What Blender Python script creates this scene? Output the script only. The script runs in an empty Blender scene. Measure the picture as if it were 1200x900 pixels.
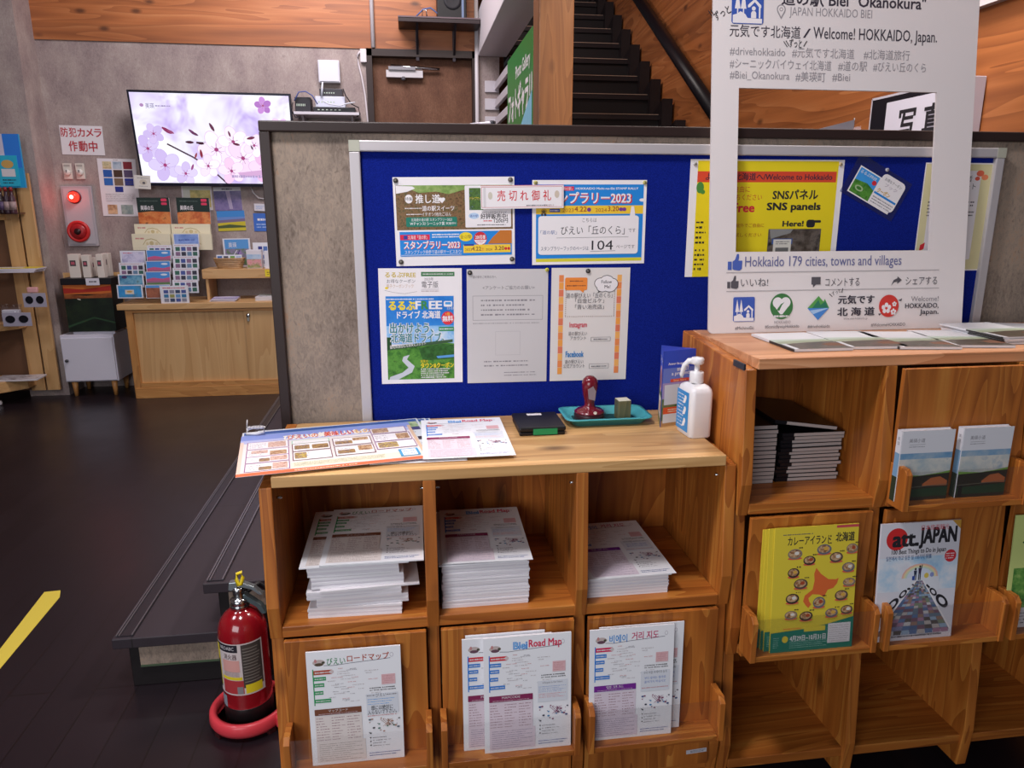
import bpy, math, random
from mathutils import Vector, Matrix
random.seed(7)
SC = bpy.context.scene
COL = SC.collection
# ------------------------------------------------------------------ camera, world, lights, exposure
CAM_H, FPX, PITCH, YAW = 1.5, 850.0, math.radians(13.7), math.radians(7.95)
cam_data = bpy.data.cameras.new('camera'); cam_data.sensor_width = 36.0
cam_data.lens = 36.0 * FPX / 1200.0; cam_data.clip_start = 0.05
cam = bpy.data.objects.new('camera', cam_data); COL.objects.link(cam)
cam.location = (0, 0, CAM_H); cam.rotation_euler = (math.pi / 2 - PITCH, 0, -YAW)
SC.camera = cam
SC.view_settings.view_transform = 'Standard'; SC.view_settings.look = 'None'
SC.view_settings.exposure = 0.0; SC.view_settings.gamma = 1.0; SC.view_settings.use_curve_mapping = False
W = bpy.data.worlds.new('world'); SC.world = W; W.use_nodes = True
W.node_tree.nodes['Background'].inputs[0].default_value = (0.88, 0.88, 1.0, 1)
W.node_tree.nodes['Background'].inputs[1].default_value = 0.12

def area(name, loc, target, sx, sy, power, col=(1, 1, 1)):
    l = bpy.data.lights.new(name, 'AREA'); l.shape = 'RECTANGLE'; l.size = sx; l.size_y = sy
    l.energy = power; l.color = col
    o = bpy.data.objects.new(name, l); COL.objects.link(o); o.location = loc
    o.rotation_euler = (Vector(target) - Vector(loc)).to_track_quat('-Z', 'Y').to_euler()
    return o
area('ceiling_lamp_front', (-0.45, 0.95, 3.1), (0.2, 1.6, 1.0), 0.35, 0.35, 36, (1.0, 0.95, 0.97))
area('ceiling_lamp_behind_board', (1.45, 2.35, 3.35), (0.9, 1.6, 1.0), 0.4, 0.4, 62, (1.0, 0.92, 0.86))
area('front_fill_light', (-1.8, -1.7, 1.75), (0.3, 1.5, 0.75), 2.2, 1.6, 64, (0.93, 0.95, 1.0))  # unseen bluish fill, added behind the camera to lift front faces and cells
area('ceiling_lamp_back_area', (-0.7, 4.9, 3.95), (-0.9, 6.2, 1.9), 1.2, 0.7, 56, (1.0, 0.93, 1.0))
area('ceiling_lamp_over_platform', (0.3, 4.4, 3.95), (0.3, 5.2, 1), 0.8, 0.8, 30, (1.0, 0.9, 0.84))
area('ceiling_lamp_left_aisle', (-2.4, 1.2, 3.6), (-2.0, 2.2, 0), 0.8, 0.8, 40, (0.9, 0.9, 1.0))

# ------------------------------------------------------------------ helpers
fw = Vector((math.sin(YAW) * math.cos(PITCH), math.cos(YAW) * math.cos(PITCH), -math.sin(PITCH)))
rt = Vector((math.cos(YAW), -math.sin(YAW), 0)); upv = rt.cross(fw)
def ray(x, y): return rt * (x - 600) + upv * (450 - y) + fw * FPX
C0 = Vector((0, 0, CAM_H))
def aty(x, y, Y): d = ray(x, y); return C0 + d * (Y / d.y)
def atz(x, y, Z): d = ray(x, y); return C0 + d * ((Z - CAM_H) / d.z)
def atx(x, y, X): d = ray(x, y); return C0 + d * (X / d.x)

def lin(h):
    h = h.lstrip('#'); v = [int(h[i:i + 2], 16) / 255 for i in (0, 2, 4)]
    return tuple(c / 12.92 if c <= 0.04045 else ((c + 0.055) / 1.055) ** 2.4 for c in v) + (1,)
MATS = {}
def P(hexcol, rough=0.6, metal=0.0, coat=0.0, spec=0.4):
    k = (hexcol, rough, metal, coat, spec)
    if k in MATS: return MATS[k]
    m = bpy.data.materials.new('paint_' + hexcol.lstrip('#')); m.use_nodes = True
    b = m.node_tree.nodes['Principled BSDF']
    b.inputs['Base Color'].default_value = lin(hexcol); b.inputs['Roughness'].default_value = rough
    b.inputs['Metallic'].default_value = metal; b.inputs['Coat Weight'].default_value = coat
    b.inputs['Specular IOR Level'].default_value = spec
    MATS[k] = m; return m
def E(hexcol, s):
    k = ('em', hexcol, s)
    if k in MATS: return MATS[k]
    m = bpy.data.materials.new('glow_' + hexcol.lstrip('#')); m.use_nodes = True
    b = m.node_tree.nodes['Principled BSDF']
    b.inputs['Base Color'].default_value = (0.01, 0.01, 0.01, 1); b.inputs['Roughness'].default_value = 0.25
    b.inputs['Emission Color'].default_value = lin(hexcol); b.inputs['Emission Strength'].default_value = s
    MATS[k] = m; return m
def nodes(name):
    m = bpy.data.materials.new(name); m.use_nodes = True
    nt = m.node_tree
    return m, nt, nt.nodes['Principled BSDF']
def ramp(nt, fac, stops):
    r = nt.nodes.new('ShaderNodeValToRGB'); el = r.color_ramp.elements
    while len(el) < len(stops): el.new(0.5)
    for e, (p, c) in zip(el, stops): e.position = p; e.color = lin(c) if isinstance(c, str) else c
    nt.links.new(fac, r.inputs[0]); return r.outputs[0]
def math_n(nt, op, a, b=None):
    n = nt.nodes.new('ShaderNodeMath'); n.operation = op
    for i, v in enumerate((a, b)):
        if v is None: continue
        if isinstance(v, (int, float)): n.inputs[i].default_value = v
        else: nt.links.new(v, n.inputs[i])
    return n.outputs[0]
def mapped(nt, src, scale, rot=(0, 0, 0)):
    mp = nt.nodes.new('ShaderNodeMapping'); mp.inputs['Scale'].default_value = scale
    mp.inputs['Rotation'].default_value = rot; nt.links.new(src, mp.inputs['Vector']); return mp.outputs[0]
def noise(nt, vec, scale, detail=3, rough=0.5, dist=0.0):
    n = nt.nodes.new('ShaderNodeTexNoise'); n.inputs['Scale'].default_value = scale
    n.inputs['Detail'].default_value = detail; n.inputs['Roughness'].default_value = rough
    n.inputs['Distortion'].default_value = dist
    nt.links.new(vec, n.inputs['Vector']); return n.outputs['Fac']
def mixc(nt, fac, a, b, mode='MIX'):
    n = nt.nodes.new('ShaderNodeMix'); n.data_type = 'RGBA'; n.blend_type = mode
    for i, v in ((0, fac), (6, a), (7, b)):
        if isinstance(v, (int, float)): n.inputs[i].default_value = v
        elif isinstance(v, (tuple, list)): n.inputs[i].default_value = v
        elif isinstance(v, str): n.inputs[i].default_value = lin(v)
        else: nt.links.new(v, n.inputs[i])
    return n.outputs[2]
def objcoord(nt, rnd=True):
    tc = nt.nodes.new('ShaderNodeTexCoord')
    if not rnd: return tc.outputs['Object']
    oi = nt.nodes.new('ShaderNodeObjectInfo'); sc = nt.nodes.new('ShaderNodeVectorMath'); sc.operation = 'MULTIPLY_ADD'
    cx = nt.nodes.new('ShaderNodeCombineXYZ')
    for i, k in enumerate((3.1, 7.7, 5.3)): nt.links.new(math_n(nt, 'MULTIPLY', oi.outputs['Random'], k), cx.inputs[i])
    sc.inputs[1].default_value = (1, 1, 1)
    nt.links.new(tc.outputs['Object'], sc.inputs[0]); nt.links.new(cx.outputs[0], sc.inputs[2])
    return sc.outputs[0]
def wood(name, light, mid, dark, axis, plank=0.085, rough=0.45, knots=True, tone=(0.78, 1.08), grain=1.0):
    k = ('wood', name, axis)
    if k in MATS: return MATS[k]
    m, nt, b = nodes(name + '_' + 'xyz'[axis])
    v = objcoord(nt)
    s1 = [34.0 * grain] * 3; s1[axis] = 1.6 * grain
    s2 = [9.0 * grain] * 3; s2[axis] = 0.9 * grain
    s3 = [160.0] * 3; s3[axis] = 5
    n2 = noise(nt, mapped(nt, v, s2), 1.0, 2, 0.5, 0.8)
    rings = math_n(nt, 'FRACT', math_n(nt, 'MULTIPLY', n2, 10.0))
    g = math_n(nt, 'ADD', math_n(nt, 'MULTIPLY', rings, 0.34), math_n(nt, 'MULTIPLY', noise(nt, mapped(nt, v, s1), 1.0, 3), 0.8))
    col = ramp(nt, g, [(0.15, light), (0.5, mid), (0.95, dark)])
    fine = noise(nt, mapped(nt, v, s3), 1.0, 2)
    col = mixc(nt, math_n(nt, 'MULTIPLY', fine, 0.34), col, dark)
    # glued strips, each its own tone
    sx = nt.nodes.new('ShaderNodeSeparateXYZ'); nt.links.new(v, sx.inputs[0])
    o = [i for i in range(3) if i != axis]
    q = math_n(nt, 'FLOOR', math_n(nt, 'DIVIDE', math_n(nt, 'ADD', sx.outputs[o[0]], sx.outputs[o[1]]), plank))
    wn = nt.nodes.new('ShaderNodeTexWhiteNoise'); wn.noise_dimensions = '1D'; nt.links.new(q, wn.inputs['W'])
    val = math_n(nt, 'ADD', math_n(nt, 'MULTIPLY', wn.outputs['Value'], tone[1] - tone[0]), tone[0])
    hs = nt.nodes.new('ShaderNodeHueSaturation'); nt.links.new(col, hs.inputs['Color']); nt.links.new(val, hs.inputs['Value'])
    col = hs.outputs[0]
    if knots:
        sk = [6.5] * 3; sk[axis] = 3.0
        vo = nt.nodes.new('ShaderNodeTexVoronoi'); vo.inputs['Scale'].default_value = 1.0
        nt.links.new(mapped(nt, v, sk), vo.inputs['Vector'])
        kf = ramp(nt, vo.outputs['Distance'], [(0.05, (1, 1, 1, 1)), (0.16, (0, 0, 0, 1))])
        col = mixc(nt, math_n(nt, 'MULTIPLY', kf, 0.75), col, '#3a1c0c')
    nt.links.new(col, b.inputs['Base Color']); b.inputs['Roughness'].default_value = rough
    b.inputs['Coat Weight'].default_value = 0.12; b.inputs['Coat Roughness'].default_value = 0.25
    MATS[k] = m; return m
RACK = dict(light='#e29c48', mid='#c4752e', dark='#884414')
def rackwood(a): return wood('rack_pine', RACK['light'], RACK['mid'], RACK['dark'], a)
def deskwood(a): return wood('counter_pine', '#ecc48c', '#dcae74', '#ac7c48', a)
def topwood(a): return wood('rack_top_lit_pine', '#f2bd92', '#e0a274', '#b8764a', a)  # rack pine made paler and pinker: overhead glare put into the colour
def planks(a): return wood('wall_plank', '#c98450', '#b26a38', '#7a4220', a, plank=0.14, rough=0.5, tone=(0.72, 1.1), grain=0.5)
def postwood(a): return wood('post_cedar', '#ae7846', '#9c6638', '#7c4c28', a, plank=0.3)
def ply(a): return wood('light_ply', '#dcb683', '#cfa570', '#b98c58', a, plank=3.0, knots=False, tone=(0.98, 1.0), grain=0.4)
def beech(a): return wood('beech_edge', '#d6a465', '#c88f50', '#a86f38', a, plank=3.0, knots=False, tone=(0.95, 1.0))
def fibreboard(name, c1, c2, c3, c4, seed=0.0):
    m, nt, b = nodes(name); v = objcoord(nt, False)
    sp = mapped(nt, v, (1, 1, 1), (0.4, 0.2, seed))
    big = noise(nt, mapped(nt, v, (6, 6, 3.5)), 1.0, 3, 0.6)
    f1 = noise(nt, mapped(nt, v, (75, 75, 40), (0, 0.5, 0)), 1.0, 3, 0.7, 1.5)
    f2 = noise(nt, mapped(nt, v, (110, 110, 45), (0, -0.7, 0)), 1.0, 3, 0.7, 1.0)
    g = math_n(nt, 'ADD', math_n(nt, 'MULTIPLY', big, 0.5), math_n(nt, 'ADD', math_n(nt, 'MULTIPLY', f1, 0.35), math_n(nt, 'MULTIPLY', f2, 0.25)))
    col = ramp(nt, g, [(0.34, c1), (0.48, c2), (0.6, c3), (0.74, c4)])
    vo = noise(nt, mapped(nt, v, (34, 34, 14), (0, 0.9, 0)), 1.0, 2, 0.5, 2.5)
    st = ramp(nt, vo, [(0.66, (0, 0, 0, 1)), (0.72, (1, 1, 1, 1))])
    col = mixc(nt, math_n(nt, 'MULTIPLY', st, 0.45), col, c1)
    nt.links.new(col, b.inputs['Base Color']); b.inputs['Roughness'].default_value = 0.75
    return m
M_PART = fibreboard('partition_fibreboard', '#5a4a40', '#85766a', '#9e8c7c', '#a87a58')
M_WALL = fibreboard('wall_fibreboard', '#7a6a68', '#958583', '#a79892', '#b8aca6', 0.8)
M_DOORB = fibreboard('door_fibreboard', '#4a2c1c', '#5f3b28', '#6f4a35', '#84604a', 0.3)
def floor_mat(name, plank, base1, base2, rough):
    m, nt, b = nodes(name); v = objcoord(nt, False)
    br = nt.nodes.new('ShaderNodeTexBrick'); br.inputs['Scale'].default_value = 1.0
    br.inputs['Brick Width'].default_value = 1.6; br.inputs['Row Height'].default_value = plank
    br.inputs['Mortar Size'].default_value = 0.0022; br.offset = 0.37
    br.inputs['Color1'].default_value = lin(base1); br.inputs['Color2'].default_value = lin(base2); br.inputs['Mortar'].default_value = lin('#120c0c')
    nt.links.new(mapped(nt, v, (1, 1, 1), (0, 0, math.pi / 2)), br.inputs['Vector'])
    n = noise(nt, mapped(nt, v, (30, 2, 30)), 1.0, 4, 0.6)
    col = mixc(nt, math_n(nt, 'MULTIPLY', n, 0.5), br.outputs['Color'], '#241a1c')
    nt.links.new(col, b.inputs['Base Color'])
    w = noise(nt, mapped(nt, v, (1.5, 1.5, 1.5)), 1.0, 4, 0.6)
    r = math_n(nt, 'ADD', math_n(nt, 'MULTIPLY', w, 0.22), rough)
    nt.links.new(r, b.inputs['Roughness']); b.inputs['Specular IOR Level'].default_value = 0.5
    return m
M_FLOOR = floor_mat('dark_floor_planks', 0.13, '#221a20', '#1c151b', 0.22)
M_STEP = floor_mat('dark_step_boards', 0.9, '#342b32', '#302831', 0.42)
def photo(name, cols, sc=40.0):
    k = ('photo', name)
    if k in MATS: return MATS[k]
    m, nt, b = nodes('print_' + name); v = objcoord(nt)
    n = noise(nt, mapped(nt, v, (sc, sc, sc)), 1.0, 4, 0.65)
    st = [(0.28 + 0.44 * i / (len(cols) - 1), c) for i, c in enumerate(cols)]
    nt.links.new(ramp(nt, n, st), b.inputs['Base Color']); b.inputs['Roughness'].default_value = 0.35
    MATS[k] = m; return m
def clear(name='clear_acrylic', tint=(1, 1, 1, 1), fac=0.06):
    k = ('clear', name)
    if k in MATS: return MATS[k]
    m, nt, b = nodes(name)
    t = nt.nodes.new('ShaderNodeBsdfTransparent'); t.inputs[0].default_value = tint
    g = nt.nodes.new('ShaderNodeBsdfGlossy'); g.inputs['Roughness'].default_value = 0.08; g.inputs[0].default_value = (1, 1, 1, 1)
    lw = nt.nodes.new('ShaderNodeLayerWeight'); lw.inputs[0].default_value = 0.35
    f = math_n(nt, 'ADD', math_n(nt, 'MULTIPLY', lw.outputs['Fresnel'], 0.22), fac * 0.2)
    mx = nt.nodes.new('ShaderNodeMixShader'); nt.links.new(f, mx.inputs[0]); nt.links.new(t.outputs[0], mx.inputs[1]); nt.links.new(g.outputs[0], mx.inputs[2])
    nt.links.new(mx.outputs[0], nt.nodes['Material Output'].inputs[0]); nt.nodes.remove(b)
    MATS[k] = m; return m
CHROME = P('#c9ccd0', 0.18, 1.0); ALU = P('#c4bec0', 0.38, 0.25); WHITE = P('#e6e2e4', 0.5); BLACK = P('#141315', 0.4)
DARKWOOD = P('#2c1d1a', 0.45); PAPER = P('#e4dfe2', 0.55)

class MB:
    def __init__(s): s.v = []; s.f = []; s.mi = []; s.mats = []; s.sm = []
    def m(s, mat):
        if mat not in s.mats: s.mats.append(mat)
        return s.mats.index(mat)
    def add(s, vs, fs, mat, smooth=False):
        o = len(s.v); i = s.m(mat); s.v += [Vector(v) for v in vs]
        for f in fs: s.f.append([o + a for a in f]); s.mi.append(i); s.sm.append(smooth)
        return s
    def box(s, x0, x1, y0, y1, z0, z1, mat, mtx=None):
        vs = [Vector((x, y, z)) for z in (z0, z1) for y in (y0, y1) for x in (x0, x1)]
        if mtx: vs = [mtx @ v for v in vs]
        return s.add(vs, [(0, 2, 3, 1), (4, 5, 7, 6), (0, 1, 5, 4), (2, 6, 7, 3), (0, 4, 6, 2), (1, 3, 7, 5)], mat)
    def prism(s, poly, a0, a1, axis, mat, cap=None):
        """poly in the two remaining axes (in xyz order), extruded along axis"""
        n = len(poly); vs = []
        for a in (a0, a1):
            for p in poly:
                q = list(p); q.insert(axis, a); vs.append(q)
        fs = [tuple(range(n))[::-1], tuple(range(n, 2 * n))] + [(i, (i + 1) % n, n + (i + 1) % n, n + i) for i in range(n)]
        return s.add(vs, fs, mat)
    def lathe(s, prof, mat, c=(0, 0, 0), n=24, mtx=None, smooth=True, sx=1.0, sy=1.0):
        vs = []; fs = []
        for r, z in prof:
            for k in range(n):
                a = 2 * math.pi * k / n; v = Vector((r * sx * math.cos(a), r * sy * math.sin(a), z))
                if mtx: v = mtx @ v
                vs.append(v + Vector(c))
        for j in range(len(prof) - 1):
            for k in range(n):
                k2 = (k + 1) % n; fs.append((j * n + k, j * n + k2, (j + 1) * n + k2, (j + 1) * n + k))
        if prof[0][0] > 1e-6: fs.append(tuple(range(n))[::-1])
        if prof[-1][0] > 1e-6: fs.append(tuple(range((len(prof) - 1) * n, len(prof) * n)))
        return s.add(vs, fs, mat, smooth)
    def tube(s, pts, r, mat, n=8, closed=False):
        pts = [Vector(p) for p in pts]; N = len(pts); vs = []; fs = []
        rs = r if isinstance(r, (list, tuple)) else [r] * N
        up = Vector((0, 0, 1)); 
        for i, p in enumerate(pts):
            a = pts[(i - 1) % N] if closed or i > 0 else p; b = pts[(i + 1) % N] if closed or i < N - 1 else p
            t = (b - a).normalized(); u = t.cross(up)
            if u.length < 1e-3: u = t.cross(Vector((1, 0, 0)))
            u.normalize(); w = u.cross(t); 
            for k in range(n):
                an = 2 * math.pi * k / n; vs.append(p + (u * math.cos(an) + w * math.sin(an)) * rs[i])
        for i in range(N if closed else N - 1):
            j = (i + 1) % N
            for k in range(n):
                k2 = (k + 1) % n; fs.append((i * n + k, i * n + k2, j * n + k2, j * n + k))
        if not closed: fs += [tuple(range(n))[::-1], tuple(range((N - 1) * n, N * n))]
        return s.add(vs, fs, mat, True)
    def build(s, name, parent=None, bevel=0.0, mtx=None, seg=2):
        me = bpy.data.meshes.new(name)
        base = Vector((0, 0, 0)); p = parent
        while p is not None: base += p.location; p = p.parent     # parts are written in the thing's parent space; unrotated things only
        root = parent
        while root is not None and root.parent is not None: root = root.parent
        off = base if root is not None and root.get('_world') else Vector((0, 0, 0))
        vs = [(mtx @ v if mtx else v) - off for v in s.v]
        me.from_pydata(vs, [], s.f)
        for m in s.mats: me.materials.append(m)
        me.polygons.foreach_set('material_index', s.mi); me.polygons.foreach_set('use_smooth', s.sm)
        me.update()
        o = bpy.data.objects.new(name, me); COL.objects.link(o)
        if parent is not None: o.parent = parent
        if bevel:
            b = o.modifiers.new('bevel', 'BEVEL'); b.width = bevel; b.segments = seg; b.limit_method = 'ANGLE'; b.angle_limit = math.radians(50)
        return o
def tag(o, label=None, cat=None, group=None, kind=None):
    if label: o['label'] = label
    if cat: o['category'] = cat
    if group: o['group'] = group
    if kind: o['kind'] = kind
    return o
def struct(o, label=None): 
    o['kind'] = 'structure'
    if label: o['label'] = label
    return o
def thing(name, label, cat, loc=(0, 0, 0), rotz=0.0, group=None, world=False, mtx=None):
    """world=True: parts are written in world coordinates although the Empty sits at the base"""
    o = bpy.data.objects.new(name, None); COL.objects.link(o); o.empty_display_size = 0.05
    o.location = loc; o.rotation_euler = (0, 0, rotz)
    if mtx is not None: o.matrix_world = mtx
    if world: o['_world'] = 1
    return tag(o, label, cat, group)
def copy_tree(o, parent=None):
    c = o.copy(); COL.objects.link(c)
    if parent is not None: c.parent = parent
    for ch in list(o.children): copy_tree(ch, c)
    return c
_tc = {}
def textmesh(body, bold):
    k = (body, bold)
    if k not in _tc:
        c = bpy.data.curves.new('lettering', 'FONT'); c.body = body; c.resolution_u = 2; c.offset = bold
        o = bpy.data.objects.new('lettering', c); me = bpy.data.meshes.new_from_object(o)
        vs = [(v.co.x, v.co.y) for v in me.vertices]; fs = [tuple(p.vertices) for p in me.polygons]
        bpy.data.objects.remove(o); bpy.data.curves.remove(c); bpy.data.meshes.remove(me)
        _tc[k] = (vs, fs)
    return _tc[k]

class Sheet:
    """A printed sheet W x H (metres), drawn on a DU x DV design grid, v downwards; local x right, y up, z towards the reader; origin bottom centre."""
    def __init__(s, W, H, DU, DV, base=None, T=0.0006, step=0.00002, border=True):
        s.W, s.H, s.DU, s.DV, s.T, s.st = W, H, DU, DV, T, step
        s.mb = MB(); s.z = T
        if border: s.mb.box(-W / 2, W / 2, 0, H, 0, T, base or PAPER)
    def xy(s, u, v): return ((u / s.DU - 0.5) * s.W, (1 - v / s.DV) * s.H)
    def lift(s): s.z += s.st; return s.z
    def p(s, pts, mat):
        z = s.lift(); vs = [s.xy(*q) + (z,) for q in pts]
        # orientation
        a = sum(vs[i][0] * vs[(i + 1) % len(vs)][1] - vs[(i + 1) % len(vs)][0] * vs[i][1] for i in range(len(vs)))
        f = list(range(len(vs)))
        if a < 0: f = f[::-1]
        s.mb.add(vs, [f], mat); return s
    def r(s, u0, v0, u1, v1, mat): return s.p([(u0, v0), (u1, v0), (u1, v1), (u0, v1)], mat)
    def e(s, u, v, ru, rv, mat, n=20): return s.p([(u + ru * math.cos(2 * math.pi * k / n), v + rv * math.sin(2 * math.pi * k / n)) for k in range(n)], mat)
    def rr(s, u0, v0, u1, v1, q, mat):
        pts = []
        for cx, cy, a0 in ((u1 - q, v0 + q, -90), (u1 - q, v1 - q, 0), (u0 + q, v1 - q, 90), (u0 + q, v0 + q, 180)):
            for k in range(5):
                a = math.radians(a0 + 22.5 * k); pts.append((cx + q * math.cos(a), cy + q * math.sin(a)))
        return s.p(pts, mat)
    def line(s, u0, v0, u1, v1, w, mat):
        d = math.hypot(u1 - u0, v1 - v0) or 1; nx, ny = -(v1 - v0) / d * w / 2, (u1 - u0) / d * w / 2
        return s.p([(u0 + nx, v0 + ny), (u1 + nx, v1 + ny), (u1 - nx, v1 - ny), (u0 - nx, v0 - ny)], mat)
    def path(s, pts, w, mat):
        for a, b in zip(pts, pts[1:]): s.line(*a, *b, w, mat); s.z -= s.st
        s.z += s.st; return s
    def frame(s, u0, v0, u1, v1, w, mat):
        return s.path([(u0, v0), (u1, v0), (u1, v1), (u0, v1), (u0, v0)], w, mat)
    def t(s, body, u, v, h, mat, align='c', w=None, bold=0.0, rot=0.0):
        """text centred vertically on v; h = em height in design units; w = width to fit"""
        vs, fs = textmesh(body, 0.0)
        if not vs: return s
        reps = [(0, 0)] if not bold else [(dx * bold * 0.9, dy * bold * 0.9) for dx, dy in ((-1, -0.7), (1, -0.7), (-1, 0.7), (1, 0.7), (0, 0))]
        x0 = min(a for a, b in vs); x1 = max(a for a, b in vs); y0 = min(b for a, b in vs); y1 = max(b for a, b in vs)
        sv = h / 0.9; su = sv
        if w: su = w / max(x1 - x0, 1e-6)
        ox = {'l': x0, 'c': (x0 + x1) / 2, 'r': x1}[align]; oy = (y0 + y1) / 2
        z = s.lift(); out = []
        cr, sr = math.cos(rot), math.sin(rot)
        for bx, by in reps:
            out = []; z = s.z = s.z + s.st * 0.12
            for a, b in vs:
                du, dv = (a - ox + bx) * su, -(b - oy + by) * sv
                out.append(s.xy(u + du * cr - dv * sr, v + du * sr + dv * cr) + (z,))
            s.mb.add(out, fs, mat)
        return s
    def fine(s, u0, v0, u1, v1, n, mat, th=0.35, seed=1, ragged=0.3):
        """rows of print too small to read: broken thin strokes"""
        R = random.Random(seed); z = s.lift(); dv = (v1 - v0) / n; vs = []; fs = []
        for i in range(n):
            u = u0; end = u1 - (u1 - u0) * ragged * R.random() ** 2; c = v0 + dv * (i + 0.5)
            while u < end:
                wd = min(end - u, dv * R.uniform(0.22, 0.7))
                o = len(vs)
                hh = dv * th / 2 * R.uniform(0.7, 1.2)
                for a, b in ((u, c + hh), (u + wd, c + hh), (u + wd, c - hh), (u, c - hh)): vs.append(s.xy(a, b) + (z,))
                fs.append((o, o + 1, o + 2, o + 3)); u += wd + dv * (R.uniform(0.10, 0.2) if R.random() < 0.85 else 0.5)
        if fs: s.mb.add(vs, fs, mat)
        return s
    def mesh(s, name, mtx=None, label=None, cat=None, group=None, parent=None):
        o = s.mb.build(name)
        if parent is not None: o.parent = parent
        if mtx is not None:
            if parent is None: o.matrix_world = mtx
            else: o.matrix_local = mtx
        return tag(o, label, cat, group)
def frame3(TL, TR, BL):
    """matrix (origin bottom centre), width, height of a sheet whose corners are these points"""
    x = (TR - TL); Wd = x.length; x.normalize(); y = TL - BL; y -= x * y.dot(x); Hd = y.length; y.normalize(); z = x.cross(y)
    o = TL + x * Wd / 2 - y * Hd
    return Matrix(((x.x, y.x, z.x, o.x), (x.y, y.y, z.y, o.y), (x.z, y.z, z.z, o.z), (0, 0, 0, 1))), Wd, Hd
def onwall(tl, tr, bl, Y, Yb=None):
    """sheet on an upright (or leaning) plane: photo corners put on the real plane y=Y (foot at y=Yb)"""
    return frame3(aty(*tl, Y), aty(*tr, Y), aty(*bl, Yb if Yb is not None else Y))
def flat(tl, tr, bl, z): return frame3(atz(*tl, z), atz(*tr, z), atz(*bl, z))
def upright(x, y, z, rotz=0.0, lean=0.0):
    return Matrix.Translation((x, y, z)) @ Matrix.Rotation(rotz, 4, 'Z') @ Matrix.Rotation(math.pi / 2 - lean, 4, 'X')
def lying(x, y, z, rotz=0.0): return Matrix.Translation((x, y, z)) @ Matrix.Rotation(rotz, 4, 'Z')

# ------------------------------------------------------------------ the room
BW = 6.5      # back wall
XR = 2.0      # right plank wall
def plain(name, bxs, bevel=0.0, label=None):
    mb = MB()
    for b in bxs: mb.box(*b)
    return struct(mb.build(name, bevel=bevel), label)
plain('floor', [(-5.2, 5.0, -2.5, 9.2, -0.1, 0.0, M_FLOOR)])
plain('ceiling', [(-5.2, 5.0, 1.0, 9.2, 4.3, 4.4, planks(0))])
plain('wall_back', [(-5.2, -0.30, BW, BW + 0.15, 0, 2.755, M_WALL), (0.62, 0.80, BW - 0.0, BW + 0.15, 0, 2.72, M_WALL)])
plain('trim_1', [(-5.2, 0.62, BW - 0.012, BW + 0.15, 2.755, 4.3, planks(0))], label='warm wood plank band above the fibreboard back wall')
plain('wall_left', [(-5.25, -5.2, -2.5, 9.2, 0, 4.3, M_WALL)])
plain('wall_right', [(XR, XR + 0.1, 1.9, 9.2, 0, 2.17, planks(1)), (XR, XR + 0.1, 2.6, 9.2, 2.17, 4.3, planks(1)), (XR, XR + 0.1, 1.0, 2.6, 2.42, 4.3, planks(1))])
plain('trim_2', [(XR - 0.03, XR + 0.12, 1.3, 2.66, 2.17, 2.42, P('#cfc8cc', 0.6))], label='pale beam along the top of the plank wall')
plain('wall_stair_end', [(0.80, XR + 0.1, 9.1, 9.2, 0, 4.3, planks(0))])
# pilaster left of the fire alarm
plain('trim_3', [(-3.10, -2.80, 6.22, BW, 0, 4.3, M_WALL)], label='fibreboard clad pilaster beside the fire alarm')
# door in the back wall
mb = MB(); mb.box(-0.25, 0.57, BW + 0.06, BW + 0.10, 0, 2.70, M_DOORB)
door = struct(mb.build('door_1'), 'dark brown fibreboard door in the back wall')
mb = MB()
for b in ((-0.30, -0.25, BW - 0.03, BW + 0.15, 0, 2.755), (0.57, 0.62, BW - 0.03, BW + 0.15, 0, 2.755), (-0.30, 0.62, BW - 0.03, BW + 0.15, 2.70, 2.755)): mb.box(*b, DARKWOOD)
mb.build('door_frame', door)
mb = MB(); mb.box(-0.14, 0.16, BW - 0.0, BW + 0.06, 2.545, 2.60, P('#c8c4c8', 0.35)); mb.box(-0.12, 0.10, BW - 0.02, BW + 0.05, 2.60, 2.625, P('#8c8a90', 0.3, 0.6))
mb.tube([(-0.1, BW - 0.01, 2.63), (0.30, BW + 0.02, 2.615)], 0.012, CHROME); mb.lathe([(0.012, -0.01), (0.02, 0.0), (0.012, 0.02)], P('#55545a', 0.4), (0.0, BW - 0.0, 2.53))
mb.build('door_closer', door)
for n, x in (('trim_4', -0.235), ('trim_5', 0.607)):
    mb = MB(); mb.tube([(x, BW - 0.03, 2.76 if x < 0 else 0.4), (x, BW - 0.03, 4.3)], 0.017, P('#d8d2d6', 0.5), 10); struct(mb.build(n), 'pale conduit running up the plank wall')
# beam, stairs, post
plain('trim_6', [(0.62, 0.86, 2.2, BW - 0.001, 2.722, 3.05, P('#d9d4d8', 0.6))], 0.004, label='white beam running forward from the stub wall')
plain('trim_7', [(0.612, 0.772, 3.5, 3.66, 0.36, 4.3, postwood(2))], 0.004, label='square timber post in front of the stairs')
mb = MB(); mt = P('#1e1416', 0.5); z0, y0 = 0.36, 2.97
for i in range(19):
    zt = z0 + (i + 1) * 0.1814; yt = y0 + i * 0.2893
    mb.box(0.87, XR - 0.10, yt, yt + 0.31, zt - 0.035, zt, mt); mb.box(0.87, XR - 0.10, yt + 0.02, yt + 0.035, zt - 0.1814, zt - 0.035, P('#150d0e', 0.6))
stairs = struct(mb.build('stairs'), 'dark stairs climbing beside the plank wall')
for i in range(19):
    zt = z0 + (i + 1) * 0.1814; yt = y0 + i * 0.2893
    mb = MB(); mb.box(0.88, XR - 0.11, yt - 0.004, yt + 0.022, zt, zt + 0.004, P('#b09482', 0.4, 0.1)); mb.build('stair_nosing', stairs)
mb = MB(); pts = []
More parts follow.
